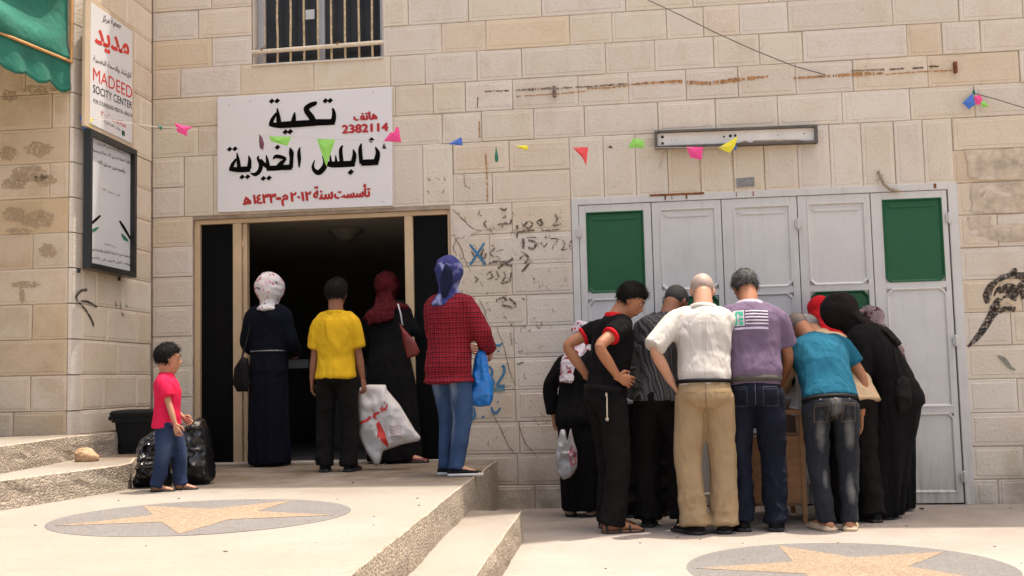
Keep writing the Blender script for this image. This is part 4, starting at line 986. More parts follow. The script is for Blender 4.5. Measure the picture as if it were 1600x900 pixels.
SHP = [(.462, .100, .074, -.008), (.50, .104, .078, -.010), (.54, .099, .075, -.006), (.60, .094, .068, 0), (.66, .096, .070, .003), (.72, .104, .074, .002), (.77, .106, .070, -.003), (.80, .096, .060, -.006), (.822, .062, .048, -.006), (.838, .042, .042, -.002)]
def top(b, root, m, name='shirt', sleeve=.62, hem=.475, ease=.008, rs=(.038, .035, .033, .03, .026), amp=.011, tuck=False, collar=None, seed=1, prof=None, nosl=(), flare=1.12, vox=.011, hemw=1.0, kx=(9, 9, 5)):
    mb = MB(); P = [p for p in (prof or SHP) if p[0] >= hem + .01]; w0 = np.interp(hem, [p[0] for p in SHP], [p[1] for p in SHP]); P = [(hem, w0 * hemw, w0 * .76 * hemw, -.008)] + P
    if tuck: P = [(.535, .092, .068, -.006), (.562, .095, .070, -.005), (.585, .100, .075, -.003), (.615, .098, .072, 0)] + [p for p in P if p[0] > .63]
    b.trunk(mb, P, ease); ends = []
    for q in (0, 1): b.arm(mb, q, rs, sleeve if not hasattr(sleeve, '__len__') else sleeve[q], ease * .5, flare)
    for q in (0, 1): mb.tube([b.at(.825)[0] + b.Rt[:, 0] * (q * 2 - 1) * .015 * b.h, b.S[q] * .8 + b.at(.82)[0] * .2], [.034 * b.h, .036 * b.h], 14, (.8, .8))
    o = garment(mb, name, m, root, vox, 4, amp, kx, seed, None)
    if collar:
        cm = MB(); t = b.top; Rt = b.Rt; h = b.h; n = 26; vs = []
        for j, (rr_, dz) in enumerate(((.043, -.012), (.046, .014), (.051, .012), (.056, -.012))):
            for i in range(n):
                a = 2 * math.pi * i / n; fr_ = math.cos(a)      # fr>0 forward: open
                vs.append(t + Rt @ (np.array([math.sin(a) * rr_, math.cos(a) * rr_ * .95, dz - .012 * max(0, fr_) - .004]) * h))
        fs = [(j * n + i, j * n + (i + 1) % n, (j + 1) * n + (i + 1) % n, (j + 1) * n + i) for j in range(3) for i in range(n)]
        cm.add(vs, fs); oc = cm.build('collar', collar, root, True); oc.modifiers.new('s', 'SOLIDIFY').thickness = .003
    return o
def trousers(b, root, m, r=(.060, .054, .044, .043, .044), topz=.545, ease=.003, upto=1.97, amp=.010, seed=3, name='trousers', hipw=.96, kx=(10, 10, 9), drop=.010):
    mb = MB(); b.trunk(mb, [(.462, .078 * hipw, .062, -.006), (.49, .098 * hipw, .078, -.012), (.52, .100 * hipw, .078, -.010), (topz, .094 * hipw, .070, -.004)], ease)
    for q in (0, 1): b.leg(mb, q, r, upto, ease, drop=drop)
    zt_ = b.hip[2]; me = remesh(mb, .011, 3); folds(me, amp, kx, seed, ([0, .12 * b.h, .25 * b.h, .32 * b.h, .42 * b.h, .47 * b.h, 1], [1.7, 1.3, .7, 1.1, .6, .25, .1]))
    return mobj(name, me, m, root, True)
def belt(b, root, m, z=.553, ease=.014, hgt=.012, w=.096, d=.073):
    mb = MB(); n = 40; vs = []
    for e, k in ((ease - .003, -hgt), (ease + .002, -hgt), (ease + .002, hgt), (ease - .003, hgt)):
        p, Rr = b.at(z + k)
        for i in range(n):
            a = 2 * math.pi * i / n; vs.append(p + Rr @ np.array([math.cos(a) * (w * b.w * b.fat * b.h + e), math.sin(a) * (d * b.fat * b.h + e) - .006 * b.h, 0]))
    mb.add(vs, [(j * n + i, j * n + (i + 1) % n, ((j + 1) % 4) * n + (i + 1) % n, ((j + 1) % 4) * n + i) for j in range(4) for i in range(n)])
    return mb.build('belt', m, root, True)
def shoes(b, root, mup, msole, kind='shoe', lab=None):
    h = b.h
    for q in (0, 1):
        yaw = math.radians(b.fy[q]); f = np.array([-math.sin(yaw), math.cos(yaw), 0]); sd_ = np.array([math.cos(yaw), math.sin(yaw), 0]); a = b.ft[q].copy(); a[2] = 0; Z = np.array([0, 0, 1.])
        mb = MB(); out = [(-.042, .020), (-.03, .027), (.0, .027), (.04, .028), (.075, .031), (.10, .029), (.118, .020), (.125, .008)]
        L = [a + f * x * h + sd_ * w_ * h for x, w_ in out]; Rr = [a + f * x * h - sd_ * w_ * h for x, w_ in out[::-1]]
        mb.prism([p + Z * .001 for p in (L + Rr)][::-1], (0, 0, .013 * h if kind != 'sandal' else .010 * h), 1)
        mb.v = [tuple(v) for v in mb.v]
        if kind in ('shoe', 'flat'):
            hi = .036 if kind == 'shoe' else .022
            mb.loft([(a - f * .030 * h + Z * hi * .5 * h, sd_ * .022 * h, Z * hi * .62 * h), (a + f * .0 * h + Z * hi * .5 * h, sd_ * .027 * h, Z * hi * .72 * h), (a + f * .045 * h + Z * .017 * h, sd_ * .0285 * h, Z * (.021 if kind == 'shoe' else .012) * h), (a + f * .085 * h + Z * .014 * h, sd_ * .029 * h, Z * .014 * h), (a + f * .112 * h + Z * .012 * h, sd_ * .019 * h, Z * .010 * h)], 16, (.6, .5), 0)
        else:
            for x0, x1 in ((.055, .07), (.02, .03), (-.032, -.026)):
                x = (x0 + x1) / 2; mb.tube([a + f * x * h + sd_ * (.029 * math.cos(t)) * h + Z * (.010 + (.028 if x < .05 else .022) * math.sin(t)) * h for t in np.linspace(0, math.pi, 9)], .0048 * h, 6, m=0)
        o = mb.build('shoe' if kind != 'sandal' else 'sandal', [mup, msole], root, True)
def skirt(b, mb, r0=(.10, .08), r1=(.125, .105), z1=.012, zt=.53, off=(0, 0)):
    fm = (b.ft[0] + b.ft[1]) / 2; fm = np.array([fm[0] + off[0], fm[1] + off[1], 0]); p0, R0 = b.at(zt); secs = []
    for t in np.linspace(0, 1, 12):
        c = p0 * (1 - t) + np.array([fm[0], fm[1], z1 * b.h]) * t; c[:2] = p0[:2] * (1 - t) ** 1.3 + fm[:2] * (1 - (1 - t) ** 1.3)
        hb = math.sin(min(1, t / .25) * math.pi / 2) * .012
        w_ = (r0[0] + (r1[0] - r0[0]) * t + hb * (1 - t)) * b.h * b.fat; d_ = (r0[1] + (r1[1] - r0[1]) * t + hb * (1 - t)) * b.h * b.fat
        secs.append((c, R0[:, 0] * w_ * b.w, np.array([R0[0, 1], R0[1, 1], 0]) * d_))
    mb.loft(secs, 36, (.3, 0))
def dress(b, root, m, name='dress', r0=(.10, .08), r1=(.125, .105), sl=1.95, rs=(.040, .038, .037, .036, .034), fa=.016, nf=13, seed=0, hem=.012, ease=.012, off=(0, 0), vox=.012, prof=None):
    mb = MB(); b.trunk(mb, prof or SHP, ease); skirt(b, mb, r0, r1, hem, off=off)
    for q in (0, 1): b.arm(mb, q, rs, sl, ease * .4, 1.1)
    for q in (0, 1): mb.tube([b.at(.825)[0], b.S[q] * .8 + b.at(.82)[0] * .2], [.034 * b.h, .036 * b.h], 14, (.8, .8))
    me = remesh(mb, vox, 4); co = getco(me); no = getno(me); fm = (b.ft[0] + b.ft[1]) / 2; c = b.hip * .5 + fm * .5
    a = np.arctan2(co[:, 1] - c[1], co[:, 0] - c[0]); z = co[:, 2] / b.h; g = np.clip((.52 - z) / .45, 0, 1)
    d = np.sin(a * nf + seed + 2 * vnoise(co * 3 + seed)) * .6 + np.sin(a * (nf * .55) + 1.7 * seed) * .4
    rad = np.sqrt(no[:, 0] ** 2 + no[:, 1] ** 2)
    setco(me, co + no * (d * g * fa * rad)[:, None]); folds(me, .006, (8, 8, 5), seed, ([0, .5 * b.h, .6 * b.h, 2], [0.3, .4, 1, 1]))
    return mobj(name, me, m, root, True)
def scarf(b, root, m, back=.30, front=.20, amp=.006, seed=0, vol=1.12, shoulder=1.0, sidew=.42, name='headscarf', drop=0.0, thick=1.12, nw=1.0, fall=1.0):
    """wrapped headscarf: cap round the skull, open face, cloth gathered at the neck and falling on the shoulders"""
    mb = MB(); Rr = b.Rhd; hh = b.hh
    mb.ell(b.H(0, -.075, .125), .36 * vol * hh, .43 * vol * hh, .42 * vol * hh, 28, rot=Rr)
    X, Yv = Rr[:, 0] * hh, Rr[:, 1] * hh; Xt, Yt = b.Rt[:, 0] * hh, b.Rt[:, 1] * hh; t = b.top; up = b.Rt[:, 2] * hh
    mb.loft([(b.H(0, -.10, .05), X * .36 * vol * nw, Yv * .37 * vol), (b.H(0, -.08, -.12), X * .33 * vol * nw, Yv * .34 * vol), (b.H(0, -.02, -.34), X * .34 * nw, Yv * .36), (t + up * .02, Xt * .36 * nw, Yt * .38), (t - up * .22 * fall, Xt * .62 * shoulder, Yt * .48 * thick), (t - up * .46 * fall - Yt * .03, Xt * .82 * shoulder, Yt * .56 * thick)], 26, (.3, .35))
    if back: mb.loft([(b.H(0, -.30, .0), X * .30, Yv * .16), (t - Yt * .30 - up * .1, Xt * .42, Yt * .18), (t - Yt * .56 * thick - up * .55, Xt * sidew, Yt * .12), (t - Yt * .60 * thick - up * (.65 + back * 2), Xt * sidew * .8, Yt * .09)], 20, (.3, .4))
    if front: mb.loft([(b.H(0, .12, -.52), X * .26, Yv * .14), (t + Yt * .38 - up * .35, Xt * .5, Yt * .14), (t + Yt * .45 - up * (.5 + front * 2), Xt * .36, Yt * .10)], 18, (.3, .4))
    me = remesh(mb, .009, 4); folds(me, amp, (11, 11, 16), seed); return mobj(name, me, m, root, True)
def place(px, py, z): p = onZ(px, py, z); return (p[0], p[1], z)
CAM_XY = (0, -D)
def person(label, px, py, z, heading, **kw):
    """heading: degrees turned clockwise from facing the wall"""
    loc = place(px, py, z); root = empty('person', loc, -math.radians(heading)); tag(root, label, 'person'); b = Body(**kw); BODIES.append((label[:30], root, b)); return root, b
BODIES = []
# ---- cloth
M_pink = fabric('hot_pink_cotton', (.60, .014, .06)); M_yellow = fabric('yellow_cotton', (.60, .36, .014), .1)
M_navy = fabric('navy_coat_cloth', (.0028, .0034, .0085), .3); M_blk = fabric('black_cloth', (.0045, .004, .0045), .3); M_blk2 = fabric('black_trouser_cloth', (.0075, .006, .0055), .3)
M_khaki = fabric('khaki_cotton', (.33, .23, .125), .1, wr=.36); M_offw = fabric('off_white_shirting', (.50, .465, .42), .06, bump=.2, wr=.36)
M_maroon = fabric('maroon_scarf_cloth', (.06, .005, .007), .25); M_redsc = fabric('red_scarf_cloth', (.50, .01, .015), .15)
M_teal = fabric('teal_cotton', (.011, .095, .150), .18); M_tanshirt = fabric('tan_shirting', (.50, .36, .22), .12); M_greysh = fabric('light_grey_shirting', (.46, .47, .52), .1)
M_leather = mat('black_leather', (.006, .005, .005), .65, .3, 30, .2, 200, spec=.15); M_bleather = mat('maroon_leather', (.16, .012, .010), .35, .2, 12, .1, 200)
M_greybelt = mat('grey_webbing', (.075, .068, .058), .8, .1, 20, spec=.1); M_sole = mat('rubber_sole', (.55, .53, .5), .7, .1, 20); M_dsole = mat('dark_sole', (.02, .018, .016), .7, .1, 20)
M_beigesh = mat('beige_leather', (.55, .42, .27), .55, .1, 20); M_brownleather = mat('brown_leather', (.10, .05, .03), .5, .2, 20)
def denim(name, dark, light, fade, size, locs):
    """blue denim with bleached patches where it is worn; locs: (x, y, z, radius)"""
    m, n, b = nodes(name); tc = n.nodes.new('ShaderNodeTexCoord'); P = tc.outputs['Object']
    t = N(n, 'ShaderNodeTexNoise', i_Scale=8, i_Detail=6); n.links.new(P, t.inputs[0]); c = ramp(n, t.outputs[0], [(.3, dark), (.75, tuple(q * 1.8 for q in dark))])
    for (x, y, z, r_) in locs:
        mp = N(n, 'ShaderNodeMapping'); mp.inputs['Location'].default_value = (-x / r_, -y / (r_ * 2), -z / (r_ * 3.4)); mp.inputs['Scale'].default_value = (1 / r_, 1 / (r_ * 2), 1 / (r_ * 3.4)); n.links.new(P, mp.inputs[0])
        L = N(n, 'ShaderNodeVectorMath', operation='LENGTH'); n.links.new(mp.outputs[0], L.inputs[0]); nzt = N(n, 'ShaderNodeMath', operation='MULTIPLY_ADD'); n.links.new(t.outputs[0], nzt.inputs[0]); nzt.inputs[1].default_value = 1.3; nzt.inputs[2].default_value = -.65; ad_ = N(n, 'ShaderNodeMath', operation='ADD'); n.links.new(L.outputs['Value'], ad_.inputs[0]); n.links.new(nzt.outputs[0], ad_.inputs[1]); c = mix(n, ramp(n, ad_.outputs[0], [(.1, (fade, fade, fade)), (1, (0, 0, 0))]), c, light)
    w_ = N(n, 'ShaderNodeTexNoise', i_Scale=500, i_Detail=2); n.links.new(P, w_.inputs[0]); c = mix(n, ramp(n, w_.outputs[0], [(.45, (0, 0, 0)), (.7, (.12, .12, .12))]), c, light)
    n.links.new(c, b.inputs['Base Color']); b.inputs['Roughness'].default_value = .9; b.inputs['Specular IOR Level'].default_value = .2
    creases(n, b, P, .4, .02, 500, .3); return m
def patterned(name, base, spots, scale=22, th=.52, extra=None, coord='Object'):
    m, n, b = nodes(name); tc = n.nodes.new('ShaderNodeTexCoord'); P = tc.outputs[coord]
    c = base
    for i, (col, sc_, lo_, hi_) in enumerate(spots):
        mp = N(n, 'ShaderNodeMapping'); mp.inputs['Location'].default_value = (i * 3.7, i * 1.3, 0); n.links.new(P, mp.inputs[0])
        t = N(n, 'ShaderNodeTexNoise', i_Scale=sc_, i_Detail=3, i_Roughness=.5); t.inputs['Distortion'].default_value = .6; n.links.new(mp.outputs[0], t.inputs[0])
        c = mix(n, ramp(n, t.outputs[0], [(lo_, (0, 0, 0)), (hi_, (1, 1, 1))]), c, col)
    n.links.new(c, b.inputs['Base Color']) if not isinstance(c, tuple) else None
    b.inputs['Roughness'].default_value = .85; b.inputs['Specular IOR Level'].default_value = .2
    creases(n, b, P, .34); return m
M_floral = patterned('white_floral_cloth', (.64, .60, .58), [((.50, .03, .05), 19, .60, .63), ((.10, .05, .12), 23, .63, .66), ((.55, .40, .42), 9, .5, .7)])
M_floral2 = patterned('pale_floral_cloth', (.62, .56, .57), [((.30, .02, .03), 24, .56, .59), ((.35, .22, .28), 12, .5, .66), ((.15, .12, .16), 30, .64, .67)])
M_blue = patterned('blue_violet_scarf', (.035, .040, .15), [((.28, .30, .50), 9, .53, .66), ((.02, .022, .09), 6, .55, .7)])
M_taupe = patterned('taupe_scarf', (.17, .12, .12), [((.30, .22, .22), 10, .45, .65), ((.06, .02, .03), 22, .6, .64)])
def grid_cloth(name, base, line, dark, fx, fz, wl=.22, plaid=True):
    m, n, b = nodes(name); tc = n.nodes.new('ShaderNodeTexCoord'); s_ = N(n, 'ShaderNodeSeparateXYZ'); 
    wn = N(n, 'ShaderNodeTexNoise', i_Scale=5.0, i_Detail=2); n.links.new(tc.outputs['Object'], wn.inputs[0]); wm_ = N(n, 'ShaderNodeMix'); wm_.data_type = 'VECTOR'
    va = N(n, 'ShaderNodeVectorMath', operation='MULTIPLY_ADD'); n.links.new(wn.outputs['Color'], va.inputs[0]); va.inputs[1].default_value = (.03, .03, .03); n.links.new(tc.outputs['Object'], va.inputs[2]); n.links.new(va.outputs[0], s_.inputs[0])
    def lines(o, f, w_):
        a = N(n, 'ShaderNodeMath', operation='MULTIPLY'); n.links.new(o, a.inputs[0]); a.inputs[1].default_value = f
        fr_ = N(n, 'ShaderNodeMath', operation='FRACT'); n.links.new(a.outputs[0], fr_.inputs[0])
        l = N(n, 'ShaderNodeMath', operation='LESS_THAN'); n.links.new(fr_.outputs[0], l.inputs[0]); l.inputs[1].default_value = w_; return l.outputs[0]
    ad = N(n, 'ShaderNodeMath', operation='ADD'); n.links.new(s_.outputs[0], ad.inputs[0]); n.links.new(s_.outputs[1], ad.inputs[1])
    c = mix(n, lines(ad.outputs[0], fx, wl), base, dark)
    if plaid: c = mix(n, lines(s_.outputs[2], fz, wl), c, dark); c = mix(n, lines(ad.outputs[0], fx / 2, .06), c, line); c = mix(n, lines(s_.outputs[2], fz / 2, .06), c, line)
    else: c = mix(n, lines(ad.outputs[0], fx / 1.7, .07), c, line)
    n.links.new(c, b.inputs['Base Color']); b.inputs['Roughness'].default_value = .9; b.inputs['Specular IOR Level'].default_value = .2
    creases(n, b, tc.outputs['Object'], .34); return m
M_plaid = grid_cloth('red_check_cloth', (.29, .010, .018), (.30, .025, .035), (.035, .004, .010), 62, 62, .38)
M_stripe = grid_cloth('dark_striped_shirting', (.085, .082, .085), (.20, .20, .22), (.035, .033, .035), 40, 40, .4, False)
M_gstripe = grid_cloth('pale_striped_shirting', (.50, .50, .56), (.3, .3, .4), (.40, .40, .48), 60, 40, .3, False)

# 1 -- the small boy
rt_, b = person('small boy in a hot pink polo shirt and blue jeans beside the bin bags', 262, 767, PZ, 84, h=.885, lean=-3, head=.203, pel=.475, hp=4, hy=30, feet=[(-.05, .07), (.05, -.06)], footyaw=(5, 5),
    hands=[dict(at=(-.11, .07, .50), elbow=(-.3, -1, -.3)), dict(at=(.13, .10, .44), elbow=(.3, -1, 0), curl=.5)], w=1.02, fat=1.10, neck=.1, sh=.95)
b.body(rt_, SK['warm'], .011); b.hair(rt_, M_hair, 'short', .05)
top(b, rt_, M_pink, 'polo_shirt', sleeve=.75, hem=.475, rs=(.044, .044, .042, .03, .03), collar=M_pink, seed=2, amp=.006, hemw=1.08)
M_j1 = denim('blue_jeans_cloth', (.010, .018, .045), (.11, .15, .25), .35, 1, [(.09, .02, .26, .04), (-.06, .10, .24, .04)])
trousers(b, rt_, M_j1, (.062, .057, .048, .044, .044), topz=.49, upto=1.9, name='jeans', amp=.006); belt(b, rt_, M_leather, .485, .012, .010)
shoes(b, rt_, M_brownleather, M_dsole, 'sandal')

# 2 -- woman in navy at the doorway
rt_, b = person('woman in a white floral headscarf and long belted navy coat in the doorway', 421, 728, PZ, 2, h=1.48, lean=1, hp=4, hy=-22, feet=[(-.05, 0), (.05, 0)],
    hands=[dict(at=(-.07, .15, .60), elbow=(-.5, -.5, -1)), dict(at=(.09, .16, .60), elbow=(.3, -.5, -1))], w=.92, fat=1.0, head=.142, neck=.2)
b.body(rt_, SK['fair']); dress(b, rt_, M_navy, 'coat', (.098, .085), (.118, .105), seed=1, nf=11)
scarf(b, rt_, M_floral, back=0, front=0, vol=1.42, shoulder=.50, seed=1, amp=.007, nw=.92, fall=.35)
belt(b, rt_, mat('silver_chain', (.22, .22, .22), .45, .5, 160, .3, metal=.5), .60, .024, .0026, .086, .064)
shoes(b, rt_, M_leather, M_dsole, 'flat')

# 3 -- boy in yellow
rt_, b = person('boy in a yellow polo shirt and black trousers, seen from behind in the doorway', 527, 737, PZ, 0, h=1.345, lean=1, hp=5, head=.155, w=.98, fat=1.0, feet=[(-.07, 0), (.065, .01)], footyaw=(12, -8),
    hands=[dict(at=(-.15, .03, .42), elbow=(-.6, -1, 0), dir=(-.05, .15, -1), palm=(1, .2, 0), curl=.55), dict(at=(.142, .04, .43), elbow=(.6, -1, 0), curl=1.1, palm=(-1, .2, 0))])
b.body(rt_, SK['deep']); b.hair(rt_, M_hair, 'short', .05)
top(b, rt_, M_yellow, 'polo_shirt', sleeve=.92, hem=.492, rs=(.038, .038, .037, .03, .03), collar=M_yellow, seed=5, amp=.008, ease=.009, hemw=1.06)
trousers(b, rt_, M_blk2, (.056, .052, .047, .046, .048), seed=4, amp=.006, hipw=.90); shoes(b, rt_, M_leather, M_dsole)

# 4 -- woman in maroon scarf
rt_, b = person('woman in a maroon headscarf and long black dress inside the doorway', 611, 722, PZ, 10, h=1.50, lean=15, side=-11, hp=18, hy=-8, hr=-6, feet=[(-.05, .02), (.11, -.07)], footyaw=(0, -75),
    hands=[dict(at=(-.08, .24, .60), elbow=(-.5, -.4, -1)), dict(at=(.10, .22, .60), elbow=(.6, -.4, -1))], fat=1.06, w=1.02)
b.body(rt_, SK['fair']); dress(b, rt_, M_blk, 'dress', (.105, .09), (.135, .12), seed=3, nf=12); scarf(b, rt_, M_maroon, back=.18, front=.2, vol=1.42, shoulder=1.3, seed=3, amp=.008, sidew=.70, thick=1.25)
shoes(b, rt_, M_bleather, M_dsole, 'shoe')

# 5 -- girl in red check
rt_, b = person('girl in a blue violet headscarf, red checked shirt and jeans by the doorway', 706, 743, PZ, 30, h=1.43, lean=1, hp=2, hy=30, feet=[(-.05, .02), (.045, -.02)], footyaw=(-48, -50),
    hands=[dict(at=(-.06, .18, .60), elbow=(-.6, -.6, -1)), dict(at=(.10, .17, .575), elbow=(.9, -.6, -.6))], fat=1.06, w=1.04)
b.body(rt_, SK['fair']); 
M_j2 = denim('faded_blue_jeans', (.020, .042, .095), (.24, .30, .38), .75, 1, [(-.075, -.10, .62, .055), (.085, -.10, .62, .045), (.05, -.05, .35, .05)])
trousers(b, rt_, M_j2, (.056, .051, .042, .038, .033), seed=7, name='jeans', amp=.003, hipw=.88)
top(b, rt_, M_plaid, 'checked_shirt', sleeve=1.9, hem=.43, rs=(.041, .041, .040, .036, .028), seed=8, amp=.008, ease=.014, hemw=1.16, collar=None)
scarf(b, rt_, M_blue, back=.0, front=.1, vol=1.38, shoulder=.80, fall=.8, seed=5, amp=.009, sidew=.52)
sf = MB(); sf.loft([(b.H(.02, -.63, .26), b.Rhd[:, 0] * .08 * b.hh, b.Rhd[:, 1] * .05 * b.hh), (b.H(.04, -.66, .08), b.Rhd[:, 0] * .18 * b.hh, b.Rhd[:, 1] * .08 * b.hh), (b.H(.04, -.64, -.15), b.Rhd[:, 0] * .22 * b.hh, b.Rhd[:, 1] * .10 * b.hh), (b.H(.0, -.66, -.50), b.Rhd[:, 0] * .20 * b.hh, b.Rhd[:, 1] * .07 * b.hh), (b.H(-.08, -.64, -.82), b.Rhd[:, 0] * .10 * b.hh, b.Rhd[:, 1] * .05 * b.hh)], 18)
garment(sf, 'scarf_fold', fabric('dark_navy_scarf_cloth', (.010, .012, .035)), rt_, .009, 2, .006, (14, 14, 8), 4)
shoes(b, rt_, M_leather, M_sole, 'shoe')

# 6 -- woman behind the man in black
rt_, b = person('woman in a red and white floral headscarf and black gown, leftmost of the crowd', 904, 807, 0, 35, h=1.41, lean=12, hp=25, hy=25, feet=[(-.05, 0), (.05, .04)], footyaw=(40, 20),
    hands=[dict(at=(-.16, .02, .50), elbow=(-1, -.6, 0), curl=1.2), dict(at=(.14, .26, .55), elbow=(1, -.3, -1))], fat=1.0)
b.body(rt_, SK['warm']); dress(b, rt_, M_blk, 'gown', (.095, .08), (.098, .088), seed=6, hem=.03); scarf(b, rt_, M_floral2, back=.34, front=.3, vol=1.18, shoulder=.95, seed=8, amp=.012, sidew=.42)
shoes(b, rt_, M_beigesh, M_dsole, 'flat')

# 7 -- man in the black polo
rt_, b = person('dark haired man in black polo shirt with red collar, hands on hips', 954, 829, 0, 62, h=1.66, lean=13, hp=34, hy=-30, twist=0, w=1.0, fat=.98, feet=[(-.07, .03), (.06, -.02)], footyaw=(15, -12),
    hands=[dict(at=(-.11, -.03, .605), elbow=(-.35, -1.2, .1), dir=(.2, .9, -.45), palm=(1, -.2, 0), curl=.3), dict(at=(.115, -.005, .600), elbow=(.45, -1.3, .1), dir=(-.15, 1, -.35), palm=(-1, 0, 0), curl=.35)], headoff=(0, .012, -.01))
b.body(rt_, SK['tan']); b.hair(rt_, M_hair, 'short', .06)
top(b, rt_, M_blk, 'polo_shirt', sleeve=.52, hem=.50, rs=(.039, .037, .034, .03, .03), collar=M_redsc, seed=11, flare=1.05, hemw=1.03)
for q in (0, 1):
    cf = MB(); p0 = b.S[q] + (b.E[q] - b.S[q]) * .50; p1 = b.S[q] + (b.E[q] - b.S[q]) * .56; cf.tube([p0, p1], [.037 * b.h, .037 * b.h], 20, (.1, .1)); cf.build('cuff', M_redsc, rt_, True)
trousers(b, rt_, M_blk2, (.059, .054, .046, .046, .048), seed=12); belt(b, rt_, M_leather)
lan = MB(); p = b.Rh @ np.array([.118 * b.h, -.055 * b.h, 0]); z0 = .52 * b.h; lan.tube([p + [0, 0, z0 + .02], p + [.004, -.004, z0 - .06], p + [.002, -.004, z0 - .13]], [.004, .005, .005], 8); lan.ell(p + [.0, -.004, z0 + .02], .012, .006, .014, 10); lan.box(p[0] - .014, p[1] - .01, z0 - .145, p[0] + .014, p[1], z0 - .125)
lan.build('key_strap', mat('cream_strap', (.5, .42, .33), .6, .1, 10), rt_, True)
shoes(b, rt_, M_dsole, M_brownleather, 'sandal')

# 8 -- stooping man in pale stripes
rt_, b = person('stooping man in a pale striped shirt, mostly hidden behind the man in black', 1010, 806, 0, 15, h=1.62, lean=42, hp=62, feet=[(-.06, -.05), (.06, .02)],
    hands=[dict(at=(-.14, .30, .52), elbow=(-1, -.2, -.5)), dict(at=(.14, .32, .55), elbow=(1, -.2, -.5))])
b.body(rt_, SK['tan'], .013); b.hair(rt_, M_hair, 'short', .05); top(b, rt_, M_gstripe, 'striped_shirt', sleeve=1.1, hem=.48, seed=14, collar=None)
trousers(b, rt_, M_blk2, (.063, .058, .050, .050, .052), seed=15); shoes(b, rt_, M_leather, M_dsole)

# 9 -- man in the dark striped shirt
rt_, b = person('bowed man in a dark grey striped shirt between black polo and white shirt', 1040, 823, 0, 12, h=1.66, lean=9, side=8, hp=46, hy=-25, w=1.02, fat=1.0, feet=[(-.07, 0), (.07, .02)], footyaw=(5, -5), curve=1.4,
    hands=[dict(at=(-.105, .0, .455), elbow=(-1, -1, 0), dir=(0, .25, -1), palm=(1, .2, 0), curl=.6), dict(at=(.10, .26, .58), elbow=(1, -.3, -.6))])
b.body(rt_, SK['deep']); b.hair(rt_, M_greyhair, 'shaved', .022)
top(b, rt_, M_stripe, 'striped_shirt', sleeve=1.9, hem=.50, rs=(.040, .039, .038, .037, .035), seed=16, collar=M_stripe, ease=.012)
trousers(b, rt_, M_blk2, (.060, .056, .050, .050, .051), seed=17); shoes(b, rt_, M_leather, M_dsole)

# 10 -- bald man
rt_, b = person('bald man in an off white shirt and khaki trousers, hand at his hip', 1109, 833, 0, 0, h=1.70, lean=8, side=3, hp=42, hy=0, w=.96, fat=1.0, feet=[(-.055, -.02), (.055, .0)], footyaw=(38, -8), curve=1.4,
    hands=[dict(at=(-.118, .0, .555), elbow=(-1, -.7, 0), dir=(.55, .3, -.8), palm=(1, 0, .2), curl=.45), dict(at=(.09, .26, .58), elbow=(1, -.3, -.6))])
b.body(rt_, SK['fair']); b.hair(rt_, M_stub2, 'shaved', .008)
top(b, rt_, M_offw, 'shirt', sleeve=(1.12, 1.9), hem=.525, rs=(.040, .040, .038, .037, .034), seed=19, collar=M_offw, ease=.012, amp=.008, flare=1.0, tuck=True)
trousers(b, rt_, M_khaki, (.056, .052, .047, .045, .048), seed=20, topz=.56, amp=.007, hipw=1.0, ease=.008); belt(b, rt_, M_leather, .558, .017, .007, .096, .072)
shoes(b, rt_, M_leather, M_dsole)

# 11 -- man in purple
rt_, b = person('man in purple polo shirt with white stripes and green emblem on the back', 1187, 829, 0, 2, h=1.72, lean=8, hp=42, hy=12, w=1.02, fat=1.0, feet=[(-.06, 0), (.06, .0)], footyaw=(6, -6), curve=1.4,
    hands=[dict(at=(-.10, .25, .56), elbow=(-.6, -.4, -1)), dict(at=(.12, .20, .54), elbow=(.6, -.5, -1))])
b.body(rt_, SK['tan']); b.hair(rt_, M_greyhair, 'short', .045)
M_purple = fabric('purple_cotton', (.14, .098, .15), .12)
ps = top(b, rt_, M_purple, 'polo_shirt', sleeve=.80, hem=.522, rs=(.040, .040, .039, .03, .03), tuck=True, seed=21, collar=fabric('pale_lilac_cotton', (.42, .38, .46)), ease=.014, amp=.008)
trousers(b, rt_, denim('dark_blue_jeans', (.0035, .0045, .011), (.03, .035, .055), .4, 1, [(-.1, -.1, .55, .05)]), (.059, .054, .046, .044, .046), seed=22, topz=.55, name='jeans'); belt(b, rt_, M_greybelt, .556, .010, .011, .096, .072)
shoes(b, rt_, M_leather, M_dsole)
def back_print(b, shirt_obj, rects, m, name, root):
    """flat print laid on the back of a shirt by dropping each vertex on the cloth"""
    from mathutils.bvhtree import BVHTree
    me = shirt_obj.data; bvh = BVHTree.FromPolygons([v.co for v in me.vertices], [p.vertices[:] for p in me.polygons]); mb = MB()
    for x0, x1, z0, z1 in rects:
        nx, nz_ = max(2, int(abs(x1 - x0) * b.h / .008)), max(1, int(abs(z1 - z0) * b.h / .006)); vs = []
        for j in range(nz_ + 1):
            for i in range(nx + 1):
                x = x0 + (x1 - x0) * i / nx; z = z0 + (z1 - z0) * j / nz_; p, Rr = b.at(z); o = p + Rr @ np.array([x * b.h, -.35 * b.h, 0]); d = Rr @ np.array([0, 1, 0]); hit = bvh.ray_cast(Vector(o), Vector(d))
                q = hit[0] if hit[0] else Vector(o + d * .28 * b.h); vs.append(np.array(q) - d * .003)
        mb.add(vs, [(j * (nx + 1) + i, j * (nx + 1) + i + 1, (j + 1) * (nx + 1) + i + 1, (j + 1) * (nx + 1) + i) for j in range(nz_) for i in range(nx)])
    return mb.build(name, m, root, True)
M_wprint = mat('white_print', (.46, .42, .45), .7, .05, 9, 0); M_gprint = mat('green_print', (.03, .33, .20), .7, .05, 9, 0)
